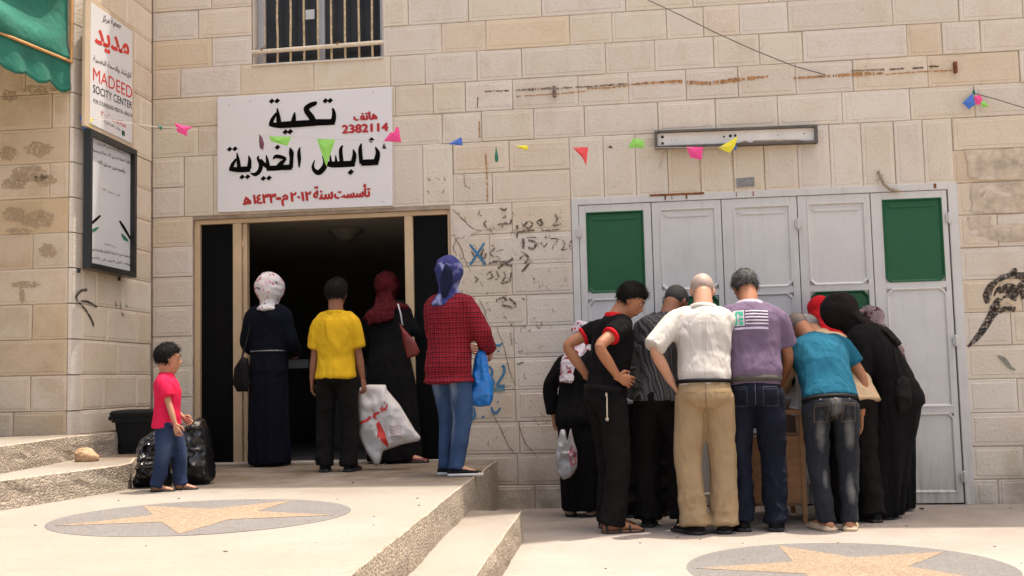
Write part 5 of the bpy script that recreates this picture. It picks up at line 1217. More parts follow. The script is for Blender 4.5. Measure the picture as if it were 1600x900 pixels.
back_print(b, ps, [(-.022, .062, .796 - .0125 * k, .801 - .0125 * k) for k in range(5)], M_wprint, 'stripe_print', rt_)['kind'] = 'stuff'
back_print(b, ps, [(-.066, -.026, .742, .803)], M_wprint, 'emblem_ground', rt_)
gp = back_print(b, ps, [(-.062, -.052, .745, .790), (-.056, -.044, .790, .799), (-.046, -.030, .745, .757), (-.046, -.030, .763, .773), (-.044, -.030, .780, .798)], M_gprint, 'emblem_print', rt_); gp['kind'] = 'stuff'; gp.location.y = -.0015
back_print(b, ps, [(-.064, .06, .728, .736)], mat('lilac_print', (.42, .38, .47), .8, .1, 60, 0), 'caption_print', rt_)
def sewn(b, obj, root, m, pockets=((-.056, .485), (.056, .485)), w=.027, h=.040, t=.0011, seam=(.455, .55), name='stitching'):
    r_ = []
    for x, z in pockets: r_ += [(x - w, x + w, z + h, z + h + t), (x - w, x - w + t, z - h * .7, z + h), (x + w - t, x + w, z - h * .7, z + h), (x - w, x + w, z - h * .7 - t, z - h * .7), (x - w, x + w, z + h - .008, z + h - .008 + t)]
    if seam: r_ += [(-t, t, *seam)]
    back_print(b, obj, r_, m, name, root)['kind'] = 'stuff'
M_stitch = mat('pale_stitching', (.07, .075, .10), .9, .1, 30, 0); M_stitch2 = mat('tan_stitching', (.20, .15, .09), .9, .1, 30, 0)
sewn(b, [c for c in rt_.children if c.name.startswith('jeans')][0], rt_, M_stitch)
b10 = [q for q in BODIES if q[0].startswith('bald man')][0]; tr10 = [c for c in b10[1].children if c.name.startswith('trousers')][0]; sh10 = [c for c in b10[1].children if c.name.startswith('shirt')][0]
sewn(b10[2], tr10, b10[1], mat('khaki_seam', (.17, .115, .06), .9), pockets=(), seam=(.45, .545)); back_print(b10[2], tr10, [(-.075, -.035, .515, .5165), (.035, .075, .515, .5165)], mat('khaki_welt', (.15, .10, .05), .9), 'welt_pocket', b10[1])['kind'] = 'stuff'
back_print(b10[2], sh10, [(-.085, .085, .782, .7832), (-.006, -.0045, .66, .782), (.0045, .006, .66, .782)], mat('shirt_seam', (.36, .33, .29), .9), 'yoke_seam', b10[1])['kind'] = 'stuff'

# 12 -- youth in teal
rt_, b = person('shaven headed youth in teal t shirt and faded jeans, bending forward', 1307, 827, 0, -6, h=1.62, lean=43, side=-5, hp=60, hy=14, hr=-14, headoff=(-.01, 0, 0.01), w=1.10, fat=.98, feet=[(-.045, -.03), (.045, -.03)], footyaw=(15, -18), curve=1.3,
    hands=[dict(at=(-.18, .24, .47), elbow=(-1, -.4, -.5)), dict(at=(.165, .16, .43), elbow=(1, -.5, 0), dir=(-.05, .2, -1))], pel=.488)
b.body(rt_, SK['tan']); b.hair(rt_, M_stub, 'shaved', .010)
top(b, rt_, M_teal, 't_shirt', sleeve=.72, hem=.535, rs=(.038, .038, .037, .03, .03), seed=25, collar=None, ease=.008, amp=.008)
nk = MB(); nk.tube([b.at(.836)[0] + b.Rt @ np.array([math.sin(t) * .045, math.cos(t) * .045, 0]) * b.h for t in np.linspace(0, 6.28, 20)], .006, 6); nk.build('neckband', fabric('dark_teal_rib', (.01, .06, .10)), rt_, True)
M_j3 = denim('stone_washed_jeans', (.007, .009, .013), (.26, .25, .23), .75, 1, [(-.085, -.12, .60, .045), (.09, -.12, .62, .045), (-.07, -.1, .33, .03), (.08, -.1, .28, .035), (.0, -.1, .84, .05)])
trousers(b, rt_, M_j3, (.057, .051, .042, .038, .034), seed=26, topz=.525, name='jeans', amp=.006); belt(b, rt_, M_leather, .527, .012, .008)
jn = [c for c in rt_.children if c.name.startswith('jeans')][0]; sewn(b, jn, rt_, M_stitch2, pockets=((-.054, .462), (.054, .462)), w=.026, h=.036, seam=(.44, .52)); back_print(b, jn, [(-.004, .004, .515, .54), (-.06, -.054, .515, .535), (.054, .06, .515, .535)], mat('faded_denim_loop', (.16, .16, .16), .9), 'belt_loop', rt_)['kind'] = 'stuff'
shoes(b, rt_, M_beigesh, M_beigesh, 'flat')

# 13 -- old man behind him
rt_, b = person('white haired man in a tan shirt, stooping behind the youth in teal', 1342, 816, 0, -28, h=1.58, lean=46, side=-3, hp=66, hy=-4, feet=[(-.06, .02), (.055, -.02)], footyaw=(5, -5), fat=1.02,
    hands=[dict(at=(-.14, .32, .54), elbow=(-1, -.2, -.5)), dict(at=(.17, .12, .42), elbow=(1, -.6, 0), dir=(0, .2, -1))])
b.body(rt_, SK['warm'], .012); b.hair(rt_, mat('white_hair', (.42, .40, .38), .7, .3, 50, .6, 300), 'short', .04); top(b, rt_, M_tanshirt, 'shirt', sleeve=1.75, hem=.49, rs=(.045, .044, .042, .040, .037), seed=28, collar=M_tanshirt, ease=.012, hemw=1.12, amp=.007)
trousers(b, rt_, M_blk2, (.058, .055, .050, .050, .052), seed=29, hipw=.86); shoes(b, rt_, M_leather, M_dsole)

# 14 -- woman in red scarf
rt_, b = person('woman in a bright red headscarf beside the black hooded woman', 1322, 798, 0, -20, h=1.58, lean=20, hp=32, hy=-25, side=-6, feet=[(-.05, 0), (.05, 0)], hands=[dict(at=(-.12, .28, .58), elbow=(-1, -.2, -.5)), dict(at=(.12, .28, .56), elbow=(1, -.2, -.5))], fat=1.05)
b.body(rt_, SK['warm'], .012); dress(b, rt_, M_blk, 'gown', seed=9); scarf(b, rt_, M_redsc, back=.12, front=.3, vol=1.16, shoulder=.8, seed=11)
shoes(b, rt_, M_leather, M_dsole, 'flat')

# 15 -- woman in black, bending
rt_, b = person('large woman in a black hood and gown, bending left over the table', 1374, 808, 0, -72, h=1.63, lean=34, side=0, hp=42, hy=0, hip=(0, -.10), feet=[(-.06, -.02), (.05, .03)], footyaw=(5, 20), fat=1.12, w=1.02, pel=.50, curve=1.1,
    hands=[dict(at=(-.02, .16, .545), elbow=(-1, -.9, -.8), dir=(.4, .8, -.3), palm=(.4, -.6, -.4), curl=.9), dict(at=(.04, .15, .55), elbow=(1, -.8, -1.0), dir=(-.4, .8, -.3), palm=(-.4, -.6, -.4), curl=.9)])
b.body(rt_, SK['fair']); dress(b, rt_, M_blk, 'gown', (.105, .095), (.100, .092), seed=13, rs=(.050, .052, .050, .046, .040), nf=9, ease=.016)
scarf(b, rt_, fabric('black_brown_hood_cloth', (.013, .009, .009), .2), back=.25, front=.12, vol=1.42, shoulder=1.1, seed=14, amp=.006, sidew=.55)
shoes(b, rt_, M_leather, M_dsole, 'flat')

# 16 -- woman in taupe scarf behind her
rt_, b = person('woman in a taupe headscarf behind the black hooded woman, one hand raised to her head', 1396, 797, 0, -55, h=1.46, lean=10, hip=(0, -.02), hp=30, hy=8, feet=[(-.05, 0), (.05, 0)],
    hands=[dict(at=(-.10, .26, .56), elbow=(-1, -.2, -.5)), dict(at=(.03, .12, .93), elbow=(.6, .5, -.8), dir=(-.75, .1, .6), palm=(-.2, -.6, -.6), curl=.7)], fat=1.12)
b.body(rt_, SK['fair']); dress(b, rt_, M_blk, 'gown', (.10, .09), (.10, .09), seed=15); scarf(b, rt_, M_taupe, back=.25, front=.3, vol=1.2, shoulder=1.1, seed=16, amp=.010)
shoes(b, rt_, M_brownleather, M_dsole, 'flat')

import os
if os.environ.get('DBG'):
    for l, r_, b in BODIES:
        M = Matrix.Translation(r_.location) @ Matrix.Rotation(r_.rotation_euler.z, 4, 'Z')
        pr = lambda q: tuple(round(v) for v in proj(tuple(M @ Vector(q))))
        print('BODY', l, 'head', pr(b.hc), 'hip', pr(b.hip), 'shL', pr(b.S[0]), 'shR', pr(b.S[1]), 'haL', pr(b.W[0]), 'haR', pr(b.W[1]))

# ================================================================== BAGS AND OTHER THINGS
M_bagw = mat('white_plastic_bag', (.60, .57, .54), .42, .06, 9, .35, 30, spec=.4, bdist=.006)
M_bagb = mat('blue_plastic_bag', (.012, .16, .50), .3, .2, 9, .4, 26, spec=.5, bdist=.006)
M_bagk = mat('black_bin_bag', (.006, .006, .007), .22, .3, 9, .4, 22, spec=.6, bdist=.008)
M_bagc = mat('thin_clear_white_bag', (.42, .40, .40), .35, .2, 9, .5, 30, bdist=.006)
M_bin = mat('black_bin_plastic', (.004, .004, .004), .55, .2, 4, .06, 80, spec=.2)
def soft_bag(name, outline, depth_y, m, T=.06, crump=.02, label=None, cat='bag', seed=0, rings=14, K=96, freq=14, yaw=0, z0=0.0, group=None, power=.5, sharp=False):
    """filled bag: outline (photo points measured at one distance from the facade) swells front and back, skin crumpled"""
    P = np.array([onY(x, y, depth_y) for x, y in outline]); c = P.mean(0); root = empty(name, (c[0], depth_y, P[:, 2].min())); tag(root, label, cat, group)
    O_ = np.array(root.location); pts = []
    n = len(P)
    for i in range(n):
        a, b_ = P[i], P[(i + 1) % n]; k = max(1, int(round(K * np.linalg.norm(b_ - a) / sum(np.linalg.norm(P[(j + 1) % n] - P[j]) for j in range(n)))))
        for j in range(k): pts.append(a * (1 - j / k) + b_ * j / k)
    pts = np.array(pts); N_ = len(pts); vs = []; 
    for _ in range(1): pts = .25 * np.roll(pts, 1, 0) + .5 * pts + .25 * np.roll(pts, -1, 0)
    def surf(p, r, sgn):
        q = np.array([[p[0], p[2], sgn * 2.0]]) * freq + seed; cr = (ridge(q)[0] - .4) * .6 + (ridge(q * 2.3 + 4)[0] - .4) * .3
        rr_ = (1 - r ** 2.5) ** power; return -sgn * (T * rr_ * (1 + .25 * vnoise(np.array([[p[0] * 6, p[2] * 6, seed]]))[0]) + crump * cr * min(1, (1 - r) * 5))
    idx = {}; mb = MB()
    for sgn in (1, -1):
        for k in range(rings, 0, -1):
            r = k / rings
            for i in range(N_):
                p = c + (pts[i] - c) * r; vs.append(p + np.array([0, surf(p, r, sgn) if k < rings else 0, 0]) - O_)
        vs.append(c + np.array([0, surf(c, 0, sgn), 0]) - O_)
    off = rings * N_ + 1; fs = []
    for s_ in (0, 1):
        b0 = s_ * off
        for k in range(rings - 1):
            for i in range(N_): j = (i + 1) % N_; f = (b0 + k * N_ + i, b0 + k * N_ + j, b0 + (k + 1) * N_ + j, b0 + (k + 1) * N_ + i); fs.append(f if s_ else f[::-1])
        for i in range(N_): j = (i + 1) % N_; f = (b0 + (rings - 1) * N_ + i, b0 + (rings - 1) * N_ + j, b0 + off - 1); fs.append(f if s_ else f[::-1])
    mb.add(vs, fs); me = mb.mesh(); bm = bmesh.new(); bm.from_mesh(me); bmesh.ops.remove_doubles(bm, verts=bm.verts, dist=1e-5); bmesh.ops.recalc_face_normals(bm, faces=bm.faces); bm.to_mesh(me); bm.free()
    bd = mobj('bag_body', me, m, root, not sharp)
    from mathutils.bvhtree import BVHTree
    bvh = BVHTree.FromPolygons([v.co for v in me.vertices], [p.vertices[:] for p in me.polygons])
    def lay(x, y, l=0):
        p = onY(x, y, depth_y) - O_; hit = bvh.ray_cast(Vector((p[0], -1, p[2])), Vector((0, 1, 0))); yy = hit[0].y if hit[0] else 0
        return (p[0], yy - .003 - l, p[2])
    return root, O_, lay
def fill_poly(mb, pts, lay, step=5):
    """fill a photo polygon with a small grid so that it hugs the bag"""
    from mathutils.geometry import delaunay_2d_cdt
    xs = [p[0] for p in pts]; ys = [p[1] for p in pts]; ed = []; V = []
    for i in range(len(pts)):
        a, b_ = pts[i], pts[(i + 1) % len(pts)]; k = max(1, int(math.dist(a, b_) / step))
        for j in range(k): V.append(Vector((a[0] + (b_[0] - a[0]) * j / k, a[1] + (b_[1] - a[1]) * j / k)))
    n = len(V); E_ = [(i, (i + 1) % n) for i in range(n)]
    x = min(xs) + step / 2
    while x < max(xs):
        y = min(ys) + step / 2
        while y < max(ys): V.append(Vector((x, y))); y += step
        x += step
    o = delaunay_2d_cdt(V, E_, [], 1, 1e-4); mb.add([lay(v.x, v.y) for v in o[0]], [tuple(f) for f in o[2]])
# printed white bag
yb = place(560, 735, PZ)[1] + .05
root, O_, lay = soft_bag('plastic_bag', [(561, 606), (574, 601), (604, 601), (603, 607), (625, 633), (641, 660), (648, 672), (659, 685), (655, 689), (630, 694), (598, 705), (592, 728), (587, 729), (572, 706), (561, 680), (559, 640)], yb, M_bagw, T=.045, crump=.03,
    label='white plastic carrier bag printed in red, held by the boy in yellow', seed=3, freq=9)
mb = MB(); fill_poly(mb, [(594, 657), (599, 668), (604, 678), (609, 692), (608, 699), (599, 690), (592, 682), (592, 672), (590, 662)], lay, 3); mb.build('map_print', M_red2, root)
mb = MB()
for st in ([(608, 631, 1.5), (606, 637, 3), (602, 640, 3), (599, 634, 1.5)], [(597, 637, 2), (600, 644, 2.5)], [(596, 644, 3), (590, 646, 3.5), (587, 651, 3)], [(587, 651, 3), (591, 655, 2)], [(588, 644, 2), (585, 652, 2.5)], [(581, 650, 3), (576, 656, 4), (568, 659, 4), (562, 663, 4)]): stroke_mesh(mb, st, lay)
for x, y in ((604, 629), (585, 641)): diamond(mb, x, y, 1.4, lay)
o = mb.build('lettering', M_red2, root); o['kind'] = 'stuff'
mb = MB()
for k in range(4): stroke_mesh(mb, [(612, 664 + k * 5, 1), (618, 667 + k * 5, 1.6), (625, 664 + k * 5, 1), (630, 668 + k * 5, 1.4)], lay)
o = mb.build('small_print', mat('faded_pink_ink', (.5, .28, .28), .6), root); o['kind'] = 'stuff'
# blue bag
yb = place(725, 745, PZ)[1] + .12
soft_bag('plastic_bag', [(748, 545), (757, 548), (762, 560), (764, 580), (770, 596), (771, 622), (766, 634), (748, 636), (732, 632), (737, 610), (738, 580), (742, 556)], yb, M_bagb, T=.05, crump=.035, label='bright blue plastic bag held at the side of the girl in red check', seed=9, freq=11)
# clear white bag of the leftmost woman
yb = place(885, 806, 0)[1] - .26
root, O_, lay = soft_bag('plastic_bag', [(871, 690), (876, 671), (883, 671), (886, 690), (892, 668), (897, 690), (902, 705), (902, 730), (893, 745), (881, 750), (872, 742), (868, 715)], yb, M_bagc, T=.05, crump=.03, label='thin whitish plastic bag with something pink inside, carried by the leftmost woman', seed=5, freq=14)
mb = MB(); fill_poly(mb, [(893, 694), (901, 703), (901, 726), (892, 728), (888, 710)], lay, 4); mb.build('pink_packet', mat('pink_packet', (.35, .13, .15), .5, .3, 20), root)
# bin bags
yb = place(300, 758, PZ)[1] + .06
soft_bag('bin_bag', [(300, 657), (312, 652), (320, 655), (325, 670), (328, 690), (329, 720), (334, 750), (325, 755), (300, 759), (278, 758), (272, 735), (278, 700), (286, 675)], yb, M_bagk, T=.13, crump=.045, sharp=True, rings=20, K=130, label='full black bin bag right of the toddler, by the door frame', cat='bin bag', seed=2, freq=13, group='black bin bags on the platform')
yb = place(235, 763, PZ)[1] + .10
soft_bag('bin_bag', [(232, 678), (244, 672), (256, 680), (262, 700), (262, 740), (268, 758), (250, 763), (222, 762), (211, 762), (213, 752), (218, 735), (217, 700), (222, 685)], yb, M_bagk, T=.11, crump=.045, sharp=True, rings=20, K=130, label='crumpled black bin bag left of the toddler, in front of the bin', cat='bin bag', seed=21, freq=15, group='black bin bags on the platform')
# wheelie bin
B = place(222, 742, PZ); bw = .33
root = empty('rubbish_bin', B, math.radians(8)); tag(root, 'black plastic rubbish bin with a closed lid, in the corner by the steps', 'bin')
def rrect(w_, d_, z, r=.04, n=5):
    p = []
    for sx, sy, a0 in ((1, 1, 0), (-1, 1, 90), (-1, -1, 180), (1, -1, 270)):
        for k in range(n + 1): a = math.radians(a0 + 90 * k / n); p.append((sx * (w_ / 2 - r) + r * math.cos(a), sy * (d_ / 2 - r) + r * math.sin(a), z))
    return p
def stack(mb, rings):
    n = len(rings[0]); vs = [p for r in rings for p in r]
    mb.add(vs, [(k * n + i, k * n + (i + 1) % n, (k + 1) * n + (i + 1) % n, (k + 1) * n + i) for k in range(len(rings) - 1) for i in range(n)] + [tuple(range(n))[::-1], tuple((len(rings) - 1) * n + i for i in range(n))])
zt_ = onY(215, 640, B[1] - .1)[2] - PZ
mb = MB(); stack(mb, [rrect(.25, .25, 0), rrect(.31, .31, zt_ - .09), rrect(.345, .345, zt_ - .088), rrect(.345, .345, zt_ - .05)]); mb.build('bin_body', M_bin, root, False)
mb = MB(); stack(mb, [rrect(.365, .365, zt_ - .048), rrect(.37, .37, zt_ - .022), rrect(.35, .35, zt_ - .006), rrect(.27, .27, zt_)]); mb.build('lid', M_bin, root)
mb = MB(); mb.box(-.225, -.06, zt_ - .075, -.17, .06, zt_ - .045, bev=.006); mb.box(.17, -.06, zt_ - .075, .21, .06, zt_ - .045, bev=.006); mb.build('handle', M_bin, root)
# rock on the step
Rk = place(127, 722, S1); bm = bmesh.new(); bmesh.ops.create_icosphere(bm, subdivisions=4, radius=1)
for v in bm.verts:
    p = np.array(v.co[:]); d = 1 + .22 * vnoise(p[None] * 1.3 + 5)[0] + .06 * vnoise(p[None] * 4)[0]; v.co = Vector((p[0] * .078 * d, p[1] * .06 * d, max(-.03, p[2] * .062 * d - p[0] * .012)))
me = bpy.data.meshes.new('rock'); bm.to_mesh(me); bm.free()
o = mobj('rock', me, mat('brown_rock', (.40, .25, .14), .9, .45, 14, .9, 30, bdist=.01), None, False); o.location = (Rk[0], Rk[1] + .06, S1 + .03); tag(o, 'brown stone block lying on the lower step at the left', 'rock')
# maroon shoulder bag, woman in maroon
def shoulder_bag(label, poly, depth_y, m, strap, T=.035, sm=None, seed=1, crump=.006):
    root, O_, lay = soft_bag('handbag', poly, depth_y, m, T=T, crump=crump, label=label, cat='handbag', seed=seed, freq=9)
    mb = MB(); mb.tube([np.array(onY(x, y, depth_y + dy)) - O_ for x, y, dy in strap], .007, 8, flat=.5); mb.build('strap', sm or m, root, True); return root
y4 = place(618, 722, PZ)[1]
shoulder_bag('maroon leather bag on a silver chain, hanging from the shoulder of the woman in maroon', [(624, 505), (630, 512), (650, 535), (656, 550), (652, 556), (636, 560), (631, 540), (627, 520)], y4 - .22, M_bleather, [(622, 475, .04), (626, 490, .0), (629, 508, 0)], T=.03, sm=mat('silver_chain_strap', (.4, .38, .38), .35, .4, 120, .5, metal=.6))
y2 = place(425, 728, PZ)[1]
shoulder_bag('black leather handbag hanging at the left hip of the woman in navy', [(366, 575), (378, 557), (388, 560), (390, 590), (388, 612), (370, 612), (364, 600)], y2 - .15, M_leather, [(378, 560, 0), (386, 530, .05), (392, 500, .1)], seed=4)
y15 = place(1412, 806, 0)[1]
shoulder_bag('black bag with a pinkish patch hanging behind the black hooded woman', [(1399, 592), (1410, 586), (1420, 592), (1424, 610), (1425, 632), (1417, 645), (1402, 648), (1396, 630), (1396, 605)], y15 - .28, M_leather, [(1406, 592, 0), (1402, 570, 0), (1398, 545, .05)], T=.05, seed=6, crump=.02)
# cabinet table in the middle of the crowd
tx0, tx1 = 1166, 1258; TY = -1.02
a = onY(tx0, 798, TY); b_ = onY(tx1, 798, TY); xa, xb = a[0], b_[0]; M_wood = mat('orange_brown_plywood', (.33, .16, .065), .6, .2, 5, .15, 50, stretch=(1, 1, 6)); M_wood2 = mat('dark_wood_edge', (.20, .10, .045), .6, .2, 6)
root = empty('table', ((xa + xb) / 2, TY, 0)); tag(root, 'plywood cabinet table hidden among the legs of the crowd', 'table'); w2 = (xb - xa) / 2
MB().box(-w2 + .012, 0, .14, w2 - .012, .012, .58, bev=.002).build('front_panel', M_wood, root)
MB().box(-w2, -.03, .72, w2, .65, .75, bev=.004).build('table_top', M_wood, root)
for sx in (-1, 1):
    for y_ in (-.004, .60): MB().box(sx * w2 - .015 + (.0 if sx < 0 else -.0), y_, 0.001, sx * w2 + .015, y_ + .03, .72, bev=.003).build('leg', M_wood, root)
MB().box(-w2 + .016, .0, .585, w2 - .016, .02, .60, bev=.002).build('rail', M_wood2, root); MB().box(-w2 + .016, .0, .122, w2 - .016, .02, .138, bev=.002).build('rail', M_wood2, root)
MB().box(-w2 + .016, .05, .15, -w2 + .03, .6, .70).build('side_panel', M_wood, root); MB().box(w2 - .03, .05, .15, w2 - .016, .6, .70).build('side_panel', M_wood, root)
px_ = empty('tray', ((xa + xb) / 2, TY + .3, .75)); tag(px_, 'shallow metal food tray on the table, half hidden by the people round it', 'tray')
mb = MB(); stack(mb, [rrect(.26, .36, .001, .03), rrect(.30, .40, .06, .03), rrect(.32, .42, .062, .03), rrect(.29, .39, .058, .03), rrect(.25, .35, .01, .03)]); mb.build('tray_body', mat('tray_metal', (.4, .4, .4), .3, .1, 9, .05, metal=.8), px_)

# ================================================================== FIXTURES ON THE FACADE
def fpt(px, py, y): return onY(px, py, y)
# fluorescent fitting
L0 = fpt(1150, 213, -.07); root = empty('light_fitting', (L0[0], -.002, L0[2])); tag(root, 'long rusty fluorescent fitting without tubes, fixed above the folding doors', 'lamp')
LO = np.array([L0[0], -.002, L0[2]]); a = fpt(1023, 217.5, -.07) - LO; b_ = fpt(1278, 208.5, -.07) - LO; ux = (b_ - a); ux[1] = 0; Lx = np.linalg.norm(ux); ux /= Lx; uz = np.array([-ux[2], 0, ux[0]]); hh_ = .068
def lp(s, t_, y): return a * [1, 0, 1] + ux * s + uz * t_ + np.array([0, y, 0])
def lbox(mb, s0, s1, t0, t1, y0, y1, m=0):
    vs = [lp(s, t_, y) for t_ in (t0, t1) for y in (y0, y1) for s in (s0, s1)]; mb.add(vs, [(0, 2, 3, 1), (4, 5, 7, 6), (0, 1, 5, 4), (2, 6, 7, 3), (0, 4, 6, 2), (1, 3, 7, 5)], m)
mb = MB(); e = .016; lbox(mb, 0, Lx, hh_ - e, hh_, -.07, 0); lbox(mb, 0, Lx, -hh_, -hh_ + e, -.07, 0); lbox(mb, .0005, e * 1.3, -hh_ + e, hh_ - e, -.0695, 0); lbox(mb, Lx - e * 1.3, Lx - .0005, -hh_ + e, hh_ - e, -.0695, 0)
mb.build('housing', mat('dull_bronze_metal', (.10, .085, .07), .6, .3, 12, .1), root)
mb = MB(); lbox(mb, e * 1.3 + .001, Lx - e * 1.3 - .001, -hh_ + e + .001, hh_ - e - .001, -.035, -.004); mb.build('reflector_tray', mat('chalky_white_enamel', (.74, .70, .64), .6, .12, 7, .1), root)
for s_, t_, r_ in ((.06, .022, .012), (.06, -.028, .011), (Lx * .43, .008, .008), (Lx * .47, .012, .013), (Lx * .50, .013, .011), (.13, .0, .004), (.16, -.004, .004), (Lx * .92, .01, .005), (Lx * .76, .006, .004)):
    mb = MB(); q = lp(s_, t_, -.0365); mb.tube([q + [0, .004, 0], q], r_, 12, (.1, .1)); mb.build('hole', M_blackframe, root)
mb = MB(); mb.v = []; pts_ = [(Lx * .51, -.05), (Lx * .56, -.028), (Lx * .60, -.05)]; mb.add([lp(s, t_, -.0362) for s, t_ in pts_], [(0, 1, 2)]); pts_ = [(Lx * .60, -.051), (Lx * .61, -.03), (Lx * .75, -.032), (Lx * .88, -.035), (Lx * .95, -.051)]; mb.add([lp(s, t_, -.0362) for s, t_ in pts_], [(0, 1, 2, 3, 4)]); o = mb.build('rust_patch', mat('tan_rust_stain', (.36, .25, .14), .9, .3, 20), root); o['kind'] = 'stuff'
# stains and marks on the stone (thin deposits, children of the building)
M_brownst = mat('brown_rust_stain', (.38, .20, .085), .95, .5, 30, .2); M_darkst = mat('dark_weather_stain', (.20, .15, .11), .95, .5, 30, .2); M_palest = mat('pale_ochre_stain', (.54, .42, .28), .95, .3, 12, 0)
def pw(x, y, l=0): q = onY(x, y, 0); return (q[0], -.0078 - l, q[2])
def blotch(pts, m, name, width_jit=.5, seed=0, n=60):
    """broken irregular deposit along a photo line"""
    rs = np.random.RandomState(seed); mb = MB(); pts = smooth_pts([tuple(map(float, p)) for p in pts], max(4, n // max(1, len(pts) - 1))); out = []
    for p in pts: out.append((p[0], p[1] + rs.uniform(-.5, .5), max(0, p[2] * (1 + rs.uniform(-1, 1) * width_jit))))
    L, Rr = ribbon(mb, out); k = len(L); mb.add([pw(*q) for q in L] + [pw(*q) for q in Rr], [(i, i + 1, k + i + 1, k + i) for i in range(k - 1) if rs.rand() > .12 and (out[i][2] + out[i + 1][2]) > .3]); o = mb.build(name, m, bld); o['kind'] = 'stuff'
yl = lambda x: 143.5 - (x - 757) * (143.5 - 111) / (1487 - 757)
blotch([(757, 143.5, 2), (795, 142, 2)], M_darkst, 'rail_stain', seed=1); blotch([(806, 141.5, 2.5), (840, 139.5, 3.5), (862, 138, 2.5)], M_darkst, 'rail_stain', seed=2)
blotch([(807, 151, 1.6), (840, 149, 1.4), (862, 147.5, 1.5), (915, 143, 1.6)], M_brownst, 'rail_stain', seed=3)
blotch([(870, 138.5, 2), (930, 135, 2), (980, 131, 2)], M_darkst, 'rail_stain', seed=4); blotch([(918, 138, 4), (950, 137.5, 2), (1000, 131, 3), (1066, 127, 4)], M_brownst, 'rail_stain', seed=5)
blotch([(1072, 129, 5), (1110, 130, 5), (1152, 125, 6), (1200, 120, 3)], M_brownst, 'rail_stain', seed=6, n=90); blotch([(1240, 122.5, 3), (1290, 119.5, 3), (1332, 116.5, 5), (1380, 115, 3)], M_brownst, 'rail_stain', seed=7)
blotch([(1382, 117, 1.6), (1430, 113, 1.6), (1487, 110.5, 1.8)], M_brownst, 'rail_stain', seed=8); blotch([(1330, 111, 2), (1382, 109, 2.5)], M_darkst, 'rail_stain', seed=9); blotch([(1390, 109, 2.5), (1412, 107.5, 2)], M_darkst, 'rail_stain', seed=10); blotch([(1426, 107, 2), (1442, 106, 2)], M_darkst, 'rail_stain', seed=11); blotch([(1452, 104.5, 2.5), (1466, 104, 2)], M_darkst, 'rail_stain', seed=12)
blotch([(747, 152, 1.5), (746, 168, 1.5)], M_darkst, 'drip_stain', seed=13); blotch([(749, 190, 2), (750, 215, 2)], M_brownst, 'drip_stain', seed=14); blotch([(759, 240, 3), (761, 275, 2), (762, 315, 2)], M_brownst, 'drip_stain', seed=15)
for k, (x0, y0, x1, y1) in enumerate(((1040, 233, 1030, 262), (1095, 240, 1094, 285), (1143, 240, 1146, 290), (1195, 232, 1196, 290))): blotch([(x0, y0, 2), (x1, y1, 1.2)], M_palest, 'drip_stain', seed=20 + k)
def anchor(px, py0, py1, label, m=M_rust):
    a = onY(px, (py0 + py1) / 2, -.03); mb = MB(); z1, z0 = onY(px, py0, -.03)[2], onY(px, py1, -.03)[2]; mb.box(-.012, -.035, z0 - a[2], .012, .01, z1 - a[2], bev=.003); mb.tube([(0, .01, 0), (0, -.045, 0)], .007, 8)
    o = mb.build('wall_bracket', m); o.location = (a[0], 0, a[2]); tag(o, label, 'bracket')
anchor(866, 134, 151, 'rusty stub of a bracket in the stain line, left one, above the flags', M_darkst); anchor(1493.5, 96, 113, 'rusty bracket at the right end of the stain line')
a = onY(1165, 285, 0); mb = MB(); mb.add([tuple(np.array(pw(*q)) - [a[0], 0, a[2]]) for q in ((1150, 279), (1178, 277), (1179, 291), (1164, 292), (1152, 294))], [(0, 4, 3, 2, 1)]); bmx = None
o = mb.build('tape_patch', mat('grey_tape', (.22, .21, .20), .5, .3, 40, .3)); o.location = (a[0], 0, a[2]); o.modifiers.new('s', 'SOLIDIFY').thickness = .002; tag(o, 'small grey tape patch on the stone above the folding doors', 'tape')
mb = MB(); O_ = np.array(onY(1385, 285, -.03)); mb.tube([np.array(onY(x, y, yy)) - O_ for x, y, yy in ((1372, 268, -.005), (1377, 277, -.03), (1381, 288, -.04), (1390, 295, -.045), (1398, 298, -.04), (1409, 299, -.02))], [.006, .012, .010, .012, .016, .004], 8); mb.tube([np.array(onY(x, y, -.02)) - O_ for x, y in ((1370, 270), (1374, 275), (1381, 273))], .003, 6); mb.tube([np.array(onY(x, y, -.02)) - O_ for x, y in ((1374, 266), (1375, 280), (1369, 283))], .003, 6)
o = mb.build('rag', mat('dirty_rag_cloth', (.30, .24, .17), .9, .4, 40, .4), None, True); o.location = O_; tag(o, 'knotted dirty rag caught on the top of the folding door frame', 'rag')
# ---- graffiti
def worn_paint(name, col, th):
    """paint that has flaked: patches of the stone show through"""
    m, n, b = nodes(name); g = N(n, 'ShaderNodeNewGeometry'); t = N(n, 'ShaderNodeTexNoise', i_Scale=60, i_Detail=7, i_Roughness=.75); n.links.new(g.outputs['Position'], t.inputs[0])
    b.inputs['Base Color'].default_value = (*col, 1); b.inputs['Roughness'].default_value = .9; b.inputs['Specular IOR Level'].default_value = .1
    n.links.new(ramp(n, t.outputs[0], [(th - .07, (0, 0, 0)), (th + .05, (.9, .9, .9))]), b.inputs['Alpha']); return m
M_gblue = mat('blue_spray_paint', (.05, .17, .30), .8, .3, 30, 0); M_gblk = worn_paint('faded_black_paint', (.10, .078, .06), .475); M_gblk2 = worn_paint('black_spray_paint', (.035, .028, .024), .46); M_ggrn = mat('grey_green_paint', (.22, .22, .17), .9, .3, 40, 0)
def graf(strokes, m, place_=pw, parent=bld, name='graffiti', loc=None):
    for st in strokes:
        mb = MB(); stroke_mesh(mb, st, place_); mb.build(name, m, parent)
